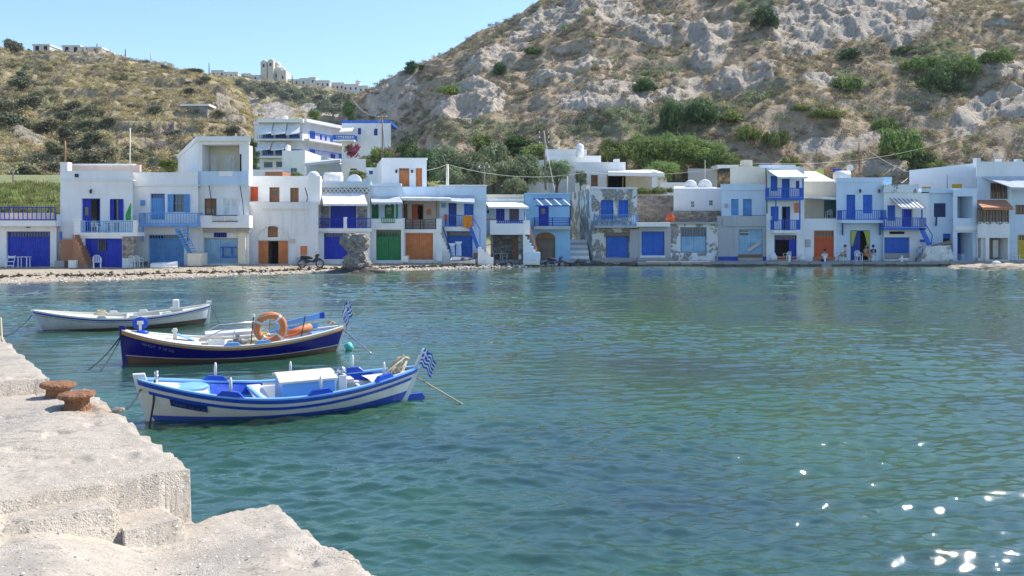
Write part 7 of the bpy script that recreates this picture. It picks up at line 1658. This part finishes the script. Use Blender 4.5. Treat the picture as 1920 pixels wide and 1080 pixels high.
# upturned dinghies
def dinghy(c, L, W, H, rz, label, mat, mat2, up=True, tilt=0):
    t = thing('dinghy', label, 'boat', c); ORG[t.name] = Vector((0, 0, 0)); t.rotation_euler = (R(tilt), 0, rz); mb = MB(); n, m = 18, 8
    def p(i, j): t_ = i/n; w_ = W/2*(1-max(0, t_*1.15-.15)**2.6); a = math.pi*j/m; z = H*math.sin(a)**.6*(.85+.25*t_); return (t_*L-L/2, -w_*math.cos(a), z if up else H-z)
    for i in range(n):
        for j in range(m): q = (p(i, j), p(i+1, j), p(i+1, j+1), p(i, j+1)); mb.quad(*(q if up else q[::-1]))
    mb.poly([p(0, j) for j in range(m+1)][::-1]); mb.build('hull', mat, t, smooth=False)
    mb = MB()
    for k in (0, m): mb.tube([p(i, k) for i in range(n+1)], .035, 6)
    mb.build('gunwale', mat2, t)
    if not up: mb = MB(); mb.box(-.2, .05, -W*.42, W*.42, H*.7, H*.76); mb.box(L*.22, L*.3, -W*.3, W*.3, H*.7, H*.76); mb.build('thwart', mat2, t)
dinghy((fX(309, 60), 60, .36), 1.75, .75, .36, R(8), 'small upturned white dinghy before the light blue garage', WPAINT, WPAINT); dinghy((fX(869, 66.6), 66.6, .34), 1.9, .8, .42, R(-8), 'small white dinghy lying on the beach with dark gunwale', WPAINT, NAVYI, False, 24)
# planter columns, crates, buckets, jar
for (px, a, D, lb) in ((848, 456, 67.4, 'left of the two fluted pale blue stands leaning at the blue garage'), (860, 453, 67.5, 'right fluted pale blue stand with flared top at the blue garage')):
    t = thing('fluted_stand', lb, 'stand', P(px, 486, D)); c = P(px, 487, D); h_ = fZ(a, D)-c.z; mb = MB(); mb.hexa([(c.x-.22, D-.1, c.z), (c.x+.22, D-.1, c.z), (c.x+.22, D+.1, c.z), (c.x-.22, D+.1, c.z), (c.x-.17, D-.1, c.z+h_-.15), (c.x+.17, D-.1, c.z+h_-.15), (c.x+.17, D+.1, c.z+h_-.15), (c.x-.17, D+.1, c.z+h_-.15)]); mb.build('shaft', PALEB, t)
    mb = MB(); mb.hexa([(c.x-.19, D-.12, c.z+h_-.15), (c.x+.19, D-.12, c.z+h_-.15), (c.x+.19, D+.12, c.z+h_-.15), (c.x-.19, D+.12, c.z+h_-.15), (c.x-.3, D-.14, c.z+h_), (c.x+.3, D-.14, c.z+h_), (c.x+.3, D+.14, c.z+h_), (c.x-.3, D+.14, c.z+h_)]); mb.build('capital', PALEB, t)
    mb = MB()
    for k in range(4): x = c.x-.13+k*.087; mb.box(x-.012, x+.012, D-.125, D-.09, c.z+.1, c.z+h_-.2)
    mb.build('flute', LTB, t)
def crate(px, pt, pb, w_, D, label, mat, name='crate'):
    t = thing(name, label, name.replace('_', ' '), P(px, pb, D)); c = P(px, pb, D); h_ = fZ(pt, D)-c.z; x0, x1 = fX(px-w_/2, D), fX(px+w_/2, D); mb = MB(); mb.box(x0+.02, x1-.02, D+.02, D+.38, c.z, c.z+h_-.02); mb.build('box_body', mat, t)
    n = max(2, int(h_/.12))
    for i in range(n): z = c.z+h_*(i+.1)/n; mb = MB(); mb.box(x0, x1, D, D+.018, z, z+h_/n*.75); mb.build('slat', mat, t)
crate(893, 474, 485, 11, 68.2, 'brown wooden crate beside the white steps', OLDW); crate(244, 486, 499, 14, 60.9, 'teal crate beside the stone pier', paint('teal_crate', (.05, .25, .27), .5)); crate(268, 490, 497, 12, 61.6, 'low brown crate left of the light blue garage', OLDW); crate(560, 482, 494, 12, 63.8, 'grey crate left of the motorbike', GREYP)
def jar(px, pt, pb, r, D, label, mat, name='jar'):
    t = thing(name, label, name.replace('_', ' '), P(px, pb, D)); c = P(px, pb, D); h_ = fZ(pt, D)-c.z; mb = MB(); mb.lathe(c, [(r*.6, 0), (r, h_*.3), (r*.95, h_*.6), (r*.5, h_*.88), (r*.62, h_)], 14); mb.build('body', mat, t, smooth=True); mb = MB(); mb.cyl(c+Vector((0, 0, h_*.93)), r*.5, h_*.05, 12); mb.build('mouth', DARKIN, t)
jar(1257, 400, 416, .38, 74, 'big rust red clay jar on the flat roof before the stone wall', REDOR, 'clay_jar'); jar(975, 478, 487, .14, 68.9, 'white flower pot at the foot of the white stairs', WPL, 'flower_pot'); jar(1505, 477, 491, .3, 70.5, 'white round pot at the left of the orange garage step', WHITE2, 'plant_pot')
jar(1450, 474, 490, .32, 70.8, 'tall white urn at the corner of the three storey house', WHITE2, 'garden_urn'); jar(1723, 465, 478, .16, 70.9, 'small blue bottle shaped pot on the wall right of the blue garage', SKYB, 'garden_pot')
# cloths
def cloth(px0, px1, pt, pb, D, mat, label, name='hanging_towel', cat='towel', folds=5, hem=0, loc=None):
    a = P((px0+px1)/2, pt, D); t = thing(name, label, cat, a); V, F = [], []; nx, nz = 14, 8
    for i in range(nx+1):
        for j in range(nz+1):
            u, v = i/nx, j/nz; V.append((fX(px0+(px1-px0)*u, D)-a.x, .07*math.sin(u*folds*3)*(.3+v)-.02, -(fZ(pt, D)-fZ(pb, D))*v*(1-.07*math.sin(u*7+1))))
    for i in range(nx):
        for j in range(nz): k = i*(nz+1)+j; F.append((k, k+nz+1, k+nz+2, k+1))
    me = bpy.data.meshes.new('cloth'); me.from_pydata(V, [], F); me.update(); me.materials.append(mat); me.shade_smooth(); o = link_mesh('cloth', me, t); sl = o.modifiers.new('thick', 'SOLIDIFY'); sl.thickness = .015
    mb = MB(); mb.beam(P(px0-1, pt, D), P(px1+1, pt, D), .03); mb.build('line', ROPE, t)
cloth(868, 886, 404, 427, 67.8, paint('orange_towel', (.75, .27, .03), .95, .1, (.8, .45, .1)), 'orange beach towel hung over the blue balcony rail'); cloth(833, 838, 402, 414, 67.9, REDOR, 'small red cloth at the left end of the blue balcony')
cloth(1527, 1545, 318, 332, 80, paint('lime_cloth', (.55, .62, .12), .9, .1), 'lime green cloth on the washing line above the cream terrace'); cloth(1547, 1556, 317, 325, 80, paint('salmon_cloth', (.65, .25, .15), .9, .1), 'salmon cloth on the washing line beside the lime one'); cloth(1562, 1578, 316, 323, 80, DEEP, 'dark blue cloth on the washing line above the roof tank')
c = P(242, 415, 60.7); t = thing('folded_parasol', 'folded green parasol leaning at the right end of the white terrace', 'parasol', c); mb = MB(); mb.tube([P(239, 417, 60.7), P(246, 378, 60.8)], .025, 6); mb.build('pole', WPAINT, t)
mb = MB(); mb.tube([P(241.5, 412, 60.7), P(240, 404, 60.7), P(242.5, 394, 60.7), P(245.5, 381, 60.75)], [.20, .17, .13, .03], 7); mb.build('canopy', paint('green_parasol_cloth', (.03, .32, .08), .9, .2), t)
cloth(645, 652, 388, 400, 200, WPAINT, 'nothing') if False else None
t = thing('round_dish', 'white satellite dish above the blue cloth on the hillside', 'satellite dish', P(1593, 315, 82)); mb = MB(); mb.lathe((0, 0, 0), [(.02, .0), (.2, .03), (.33, .1)], 16); o = None
mb.v = [(v[0]+P(1593, 315, 82).x, P(1593, 315, 82).y-v[2], v[1]+P(1593, 315, 82).z) for v in mb.v]; mb.build('reflector', WPAINT, t); mb = MB(); mb.beam(P(1593, 315, 82.1), P(1593, 335, 82.1), .06); mb.build('pole', DARKI, t)

# motorbikes
def motorbike(c, rz, label, body, s=1.0):
    t = thing('motorbike', label, 'motorbike', c, 'parked motorbikes'); ORG[t.name] = Vector((0, 0, 0)); t.rotation_euler.z = rz; t.scale = (s, s, s); BLK = plain('black_rubber', (.02, .02, .02), .7); MET = plain('bike_metal', (.35, .35, .36), .35, .8)
    for x in (-.62, .62):
        mb = MB(); ring = [(x+.27*math.cos(a), 0, .30+.27*math.sin(a)) for a in np.linspace(0, 2*math.pi, 25)]; mb.tube(ring, .045, 8, False); w_ = mb.build('wheel', BLK, t, smooth=True)
        mb = MB(); mb.tube([(x+.22*math.cos(a), 0, .30+.22*math.sin(a)) for a in np.linspace(0, 2*math.pi, 21)], .014, 6, False)
        for k in range(6): a = k*math.pi/3; mb.beam((x, 0, .30), (x+.22*math.cos(a), 0, .30+.22*math.sin(a)), .02)
        mb.ball((x, 0, .3), .06, 8); mb.build('rim', MET, w_)
    mb = MB(); mb.tube([(.62, 0, .30), (.50, 0, .62), (.42, 0, .92)], .04, 8); mb.build('fork', MET, t); mb = MB(); mb.tube([(.40, -.30, 1.0), (.43, 0, .94), (.40, .30, 1.0)], .02, 6); mb.ball((.40, -.33, 1.12), .05, 8, .5, 1, 1); mb.build('handlebar', BLK, t)
    mb = MB(); mb.hexa([(.30, -.10, .55), (.52, -.10, .62), (.52, .10, .62), (.30, .10, .55), (.30, -.13, .92), (.50, -.14, 1.0), (.50, .14, 1.0), (.30, .13, .92)]); mb.build('front_fairing', body, t, bevel=.04)
    mb = MB(); mb.tube([(.38, 0, .60), (.12, 0, .42), (-.2, 0, .45), (-.75, 0, .68)], [.12, .11, .13, .07], 10); mb.build('frame_cover', body, t, smooth=True)
    mb = MB(); mb.tube([(.12, 0, .68), (-.1, 0, .72), (-.45, 0, .76), (-.72, 0, .80)], [.06, .12, .13, .08], 10); mb.build('saddle', BLK, t, smooth=True)
    mb = MB(); mb.box(-.12, .15, -.11, .11, .22, .42); mb.build('engine', MET, t, bevel=.03); mb = MB(); mb.tube([(0, -.14, .25), (-.5, -.16, .27), (-.85, -.16, .36)], [.03, .05, .055], 8); mb.build('exhaust', MET, t, smooth=True)
    mb = MB(); mb.ball((.53, 0, .9), .09, 10); mb.build('headlight', GLASS, t, smooth=True); mb = MB(); mb.tube([(.72, 0, .60), (.60, 0, .65), (.45, 0, .58)], [.03, .07, .05], 8); mb.build('mudguard', body, t, smooth=True)
motorbike((fX(583, 61.8), 61.8, gz(fX(583, 61.8), 61.8)-.0), R(4), 'black and white scooter parked by the small orange door', plain('scooter_black', (.03, .03, .04), .3), 1.02)
motorbike((fX(1042, 68.6), 68.6, gz(fX(1042, 68.6), 68.6)), R(10), 'dark blue moped standing by the arched brown door', plain('moped_navy', (.05, .06, .12), .3), .92)

# poles and wires
def pole(px, pt, pb, D, label, r=.09, mat=BROWNW, arms=0, lean=0):
    t = thing('utility_pole', label, 'pole', P(px, pb, D)); a = P(px, pb, D)-Vector((0, 0, .6)); b = P(px+lean, pt, D); mb = MB(); mb.tube([a, b], [r, r*.75], 8); mb.build('pole_shaft', mat, t, smooth=True)
    for k in range(arms): z = b.z-.15-.5*k; mb = MB(); mb.box(b.x-.55+.1*k, b.x+.55-.1*k, D-.05, D+.05, z-.05, z+.05); mb.build('crossarm', OLDW, t)
    for k in range(arms):
        for dx in (-.45, 0, .45): mb = MB(); mb.cyl((b.x+dx, D, b.z-.1-.5*k), .05, .16, 8); mb.build('insulator', WPAINT, t)
    return b
pole(122, 264, 310, 66, 'short brown pole on the corner of the white house terrace', .10); pole(244, 240, 322, 66, 'pale thin mast on the long parapet house', .06, CREAM); pole(25, 322, 366, 90, 'dark utility pole with crossarm above the reed bed', .12, OLDW, 1)
t1 = pole(839, 308, 350, 73, 'short pale wooden pole above the pale blue house', .14, CREAM); t2 = pole(908, 312, 352, 78, 'weathered post with a lamp head in the olive grove', .09, OLDW, 1); t3 = pole(1023, 247, 345, 84, 'tall dark utility pole beside the villa', .10, OLDW, 3, -3); t4 = pole(717, 218, 330, 94, 'tall dark pole with crossing cables beside the blue roofed house', .10, OLDW, 1)
t5 = pole(1611, 268, 338, 80, 'thin brown pole above the light blue house', .08, BROWNW); t6 = pole(1858, 232, 300, 110, 'lattice utility pole on the hillside at the right', .16, OLDW, 2); pole(1776, 328, 355, 79, 'thin television mast on the white loggia house', .03, DARKI, 0); pole(1322, 300, 342, 84, 'thin pale mast behind the round water tanks', .04, CREAM); pole(1531, 280, 322, 96, 'thin dark post on the slope above the washing line', .07, OLDW); pole(1064, 330, 356, 78, 'thin pale post between the olive tree and the villa', .05, CREAM); pole(745, 330, 352, 78, 'thin hidden post', .03) if False else None
pole(1048, 264, 282, 96, 'short bent lamp post on the villa roof', .06, CREAM); pole(182, 82, 100, 246, 'tall mast on the left hilltop skyline', .18, DARKI); pole(235, 92, 106, 240, 'shorter mast on the left hilltop skyline', .16, DARKI); pole(283, 98, 110, 236, 'pale mast on the left hillside skyline', .16, CREAM); pole(392, 118, 136, 240, 'thin mast left of the ridge town', .14, DARKI); pole(548, 142, 156, 540, 'mast right of the church', .3, DARKI)
def wire(a, b, sag, label, r=.013, mat=CREAM):
    a, b = Vector(a), Vector(b); pts = [a.lerp(b, i/20)-Vector((0, 0, sag*4*(i/20)*(1-i/20))) for i in range(21)]; mb = MB(); mb.tube(pts, r, 5); o = mb.build('power_cable', mat, None, smooth=True, loc=a); tag(o, label, 'cable')
wire(P(792, 320, 76), t1, .1, 'pale cable from the white cube to the pale wooden pole', .016); wire(t1, P(1100, 323, 74), .7, 'long pale cable crossing the olive grove', .016); wire(P(1100, 323, 74), P(1392, 308, 76), .5, 'pale cable running on to the cream block house', .016); wire(P(1410, 306, 76), t6, 1.6, 'cable from the cream block house up the hillside', .016)
wire(P(1630, 283, 95), P(1703, 322, 80), .2, 'pale cable running down to the large white building', .022); wire(P(1690, 343, 78), P(1704, 332, 80), .05, 'short cable at the corner of the large white building', .03); wire(t3, P(1040, 356, 74), .2, 'steep stay cable from the tall pole', .018); wire(t4, P(662, 296, 96), .3, 'pale steep cable from the pole down to the annex', .028); wire(P(717, 240, 94), P(722, 300, 93), -.4, 'hanging cable right of the tall pole', .03, DARKI); wire(P(660, 185, 130), t4, .8, 'upper cable coming down the rocky slope', .022)
wire(P(-30, 366, 84), P(118, 355, 80), .3, 'cable passing over the reed bed', .02, GREYP); wire(P(0, 345, 90), P(112, 335, 88), .4, 'upper cable passing over the reed bed', .02, GREYP); wire(t3, P(1048, 266, 96), .9, 'loose cable loop at the villa roof', .016)
# caravan-like pale object on the terraced hill
t = thing('field_shed', 'small white field shed on the terraces of the dry hillside', 'shed', on_hill('dry_hillside', 370, 208)); c = t.location; mb = MB(); mb.box(c.x-2.2, c.x+2.2, c.y-1, c.y+2, c.z-1, c.z+1.0); mb.build('wall', RUBGREY, t); mb = MB(); mb.box(c.x-2.6, c.x+2.6, c.y-1.4, c.y+2.4, c.z+1.002, c.z+1.35); mb.build('roof', WHITE, t)

# ------------------------------------------------------------------ people
def skin(name, J, E, rad, mat, parent, sub=2):
    me = bpy.data.meshes.new(name); me.from_pydata([tuple(j) for j in J], E, []); me.update(); o = link_mesh(name, me, parent)
    sk = o.modifiers.new('skin', 'SKIN'); me.skin_vertices[0] if me.skin_vertices else None
    for i, r in enumerate(rad): me.skin_vertices[0].data[i].radius = (r, r*.92)
    me.skin_vertices[0].data[0].use_root = True
    sb = o.modifiers.new('sub', 'SUBSURF'); sb.levels = sub; sb.render_levels = sub; sk.use_smooth_shade = True; me.materials.append(mat); return o
def ensure_skin(me):
    if not me.skin_vertices:
        pass
SKIN = plain('skin', (.50, .28, .18), .5); HAIR = plain('dark_hair', (.025, .018, .014), .6)
def skin_chain(name, J, E, rad, mat, parent):
    bm = bmesh.new(); lay = bm.verts.layers.skin.verify(); vs = [bm.verts.new(j) for j in J]
    for a, b in E: bm.edges.new((vs[a], vs[b]))
    for v, r in zip(vs, rad): v[lay].radius = (r, r*.92)
    vs[0][lay].use_root = True; me = bpy.data.meshes.new(name); bm.to_mesh(me); bm.free(); me.materials.append(mat)
    o = link_mesh(name, me, parent); sk = o.modifiers.new('skin', 'SKIN'); sk.use_smooth_shade = True; sb = o.modifiers.new('sub', 'SUBSURF'); sb.levels = 1; sb.render_levels = 2; return o
def person(c, rz, label, pose, top, bottom, hair=HAIR, longhair=False, s=1.0, dress=False):
    t = thing('person', label, 'person', c, None); ORG[t.name] = Vector((0, 0, 0)); t.rotation_euler.z = rz; t.scale = (s, s, s)
    # facing local -y
    if pose == 'sit': pel = (0, .02, .50); kn, an, toe = (.10, -.42, .50), (.10, -.44, .08), (.10, -.58, .03); ch = (0, .10, .86); nk = (0, .08, 1.04); hd = (0, .04, 1.20); el, wr, hn = (.24, -.02, .76), (.20, -.24, .66), (.17, -.32, .64)
    else: pel = (0, 0, .92); kn, an, toe = (.11, -.02, .48), (.12, .03, .08), (.13, -.13, .03); ch = (0, .0, 1.28); nk = (0, 0, 1.46); hd = (0, -.03, 1.62); el, wr, hn = (.26, .02, 1.10), (.24, -.14, .90), (.23, -.18, .82)
    mir = lambda v: (-v[0], v[1], v[2]); sh = (.17, ch[1], ch[2]+.10); hp = (.09, pel[1]-.01, pel[2]-.02)
    J = [pel, ch, nk, hd, (hd[0], hd[1], hd[2]+.10), sh, el, wr, hn, mir(sh), mir(el), mir(wr), mir(hn), hp, kn, an, toe, mir(hp), mir(kn), mir(an), mir(toe)]
    E = [(0, 1), (1, 2), (2, 3), (3, 4), (1, 5), (5, 6), (6, 7), (7, 8), (1, 9), (9, 10), (10, 11), (11, 12), (0, 13), (13, 14), (14, 15), (15, 16), (0, 17), (17, 18), (18, 19), (19, 20)]
    rad = [.13, .145, .055, .085, .07, .06, .042, .03, .035, .06, .042, .03, .035, .085, .06, .035, .035, .085, .06, .035, .035]
    skin_chain('body', J, E, rad, SKIN, t)
    for sg in (-1, 1):
        h0 = Vector(hn) if sg > 0 else Vector(mir(hn))
        for k in range(4): skin_chain('finger', [h0+Vector((-.02+.013*k, 0, -.01)), h0+Vector((-.02+.013*k, -.04, -.03)), h0+Vector((-.02+.013*k, -.055, -.06))], [(0, 1), (1, 2)], [.008, .007, .006], SKIN, t) if False else None
    mb = MB(); f = Vector(hd); mb.ball(f+Vector((0, .0, .04)), .118, 12, .86, 1, 1.12); hd_ = mb.build('head', SKIN, t, smooth=True)
    mb = MB(); mb.ball(f+Vector((0, -.118, .03)), .02, 6, .8, 1.2, 1.4); mb.build('nose', SKIN, hd_); mb = MB(); mb.ball(f+Vector((.04, -.105, .06)), .012, 6); mb.ball(f+Vector((-.04, -.105, .06)), .012, 6); mb.box(-.025+f.x, .025+f.x, f.y-.118, f.y-.10, f.z-.03, f.z-.02); mb.build('eyes_and_mouth', HAIR, hd_)
    mb = MB(); mb.ball(f+Vector((0, .03, .085)), .128, 12, .92, 1, .95)
    if longhair: mb.ball(f+Vector((0, .09, -.03)), .10, 10, 1, .7, 1.5)
    mb.build('hair', hair, t, smooth=True)
    if top:
        skin_chain('shirt', [(pel[0], pel[1], pel[2]+.08), ch, (ch[0], ch[1], ch[2]+.10), sh, tuple(Vector(sh).lerp(Vector(el), .6)), mir(sh), tuple(Vector(mir(sh)).lerp(Vector(mir(el)), .6))], [(0, 1), (1, 2), (1, 3), (3, 4), (1, 5), (5, 6)], [.165, .17, .10, .08, .065, .08, .065], top, t)
    q = .55 if pose != 'sit' else .9
    if dress: skin_chain('dress', [pel, ch, hp, tuple(Vector(hp).lerp(Vector(kn), .95)), mir(hp), tuple(Vector(mir(hp)).lerp(Vector(mir(kn)), .95))], [(0, 1), (0, 2), (2, 3), (0, 4), (4, 5)], [.18, .165, .12, .13, .12, .13], bottom, t)
    else: skin_chain('trousers', [pel, hp, tuple(Vector(hp).lerp(Vector(kn), q)), mir(hp), tuple(Vector(mir(hp)).lerp(Vector(mir(kn)), q))], [(0, 1), (1, 2), (0, 3), (3, 4)], [.155, .11, .085, .11, .085], bottom, t)
    return t
def pc(key, c): return paint(key, c, .9, .1, spec=.1)
person((fX(1545.5, 70.0), 70.0, -.08), R(180), 'person in white and navy seen from behind in front of the orange garage', 'sit', pc('white_shirt', (.65, .64, .66)), pc('navy_cloth', (.02, .03, .20)), s=1.06)
person((fX(1583, 70.2), 70.2, .36), R(75+180), 'seated person in pale pink top and khaki trousers beside the curtained door', 'sit', pc('pink_shirt', (.60, .38, .34)), pc('khaki_cloth', (.22, .24, .12)), s=.98)
person((fX(1625, 70.5), 70.5, .36), R(10), 'seated person in an orange patterned dress at the curtained doorway', 'sit', None, pc('orange_dress', (.62, .22, .08)), longhair=True, dress=True, s=.98)
person((fX(1637, 70.15), 70.15, .36), R(170), 'seated person in a black top on the right of the group', 'sit', pc('black_shirt', (.02, .02, .03)), pc('pale_skirt', (.5, .5, .52)), s=.98)
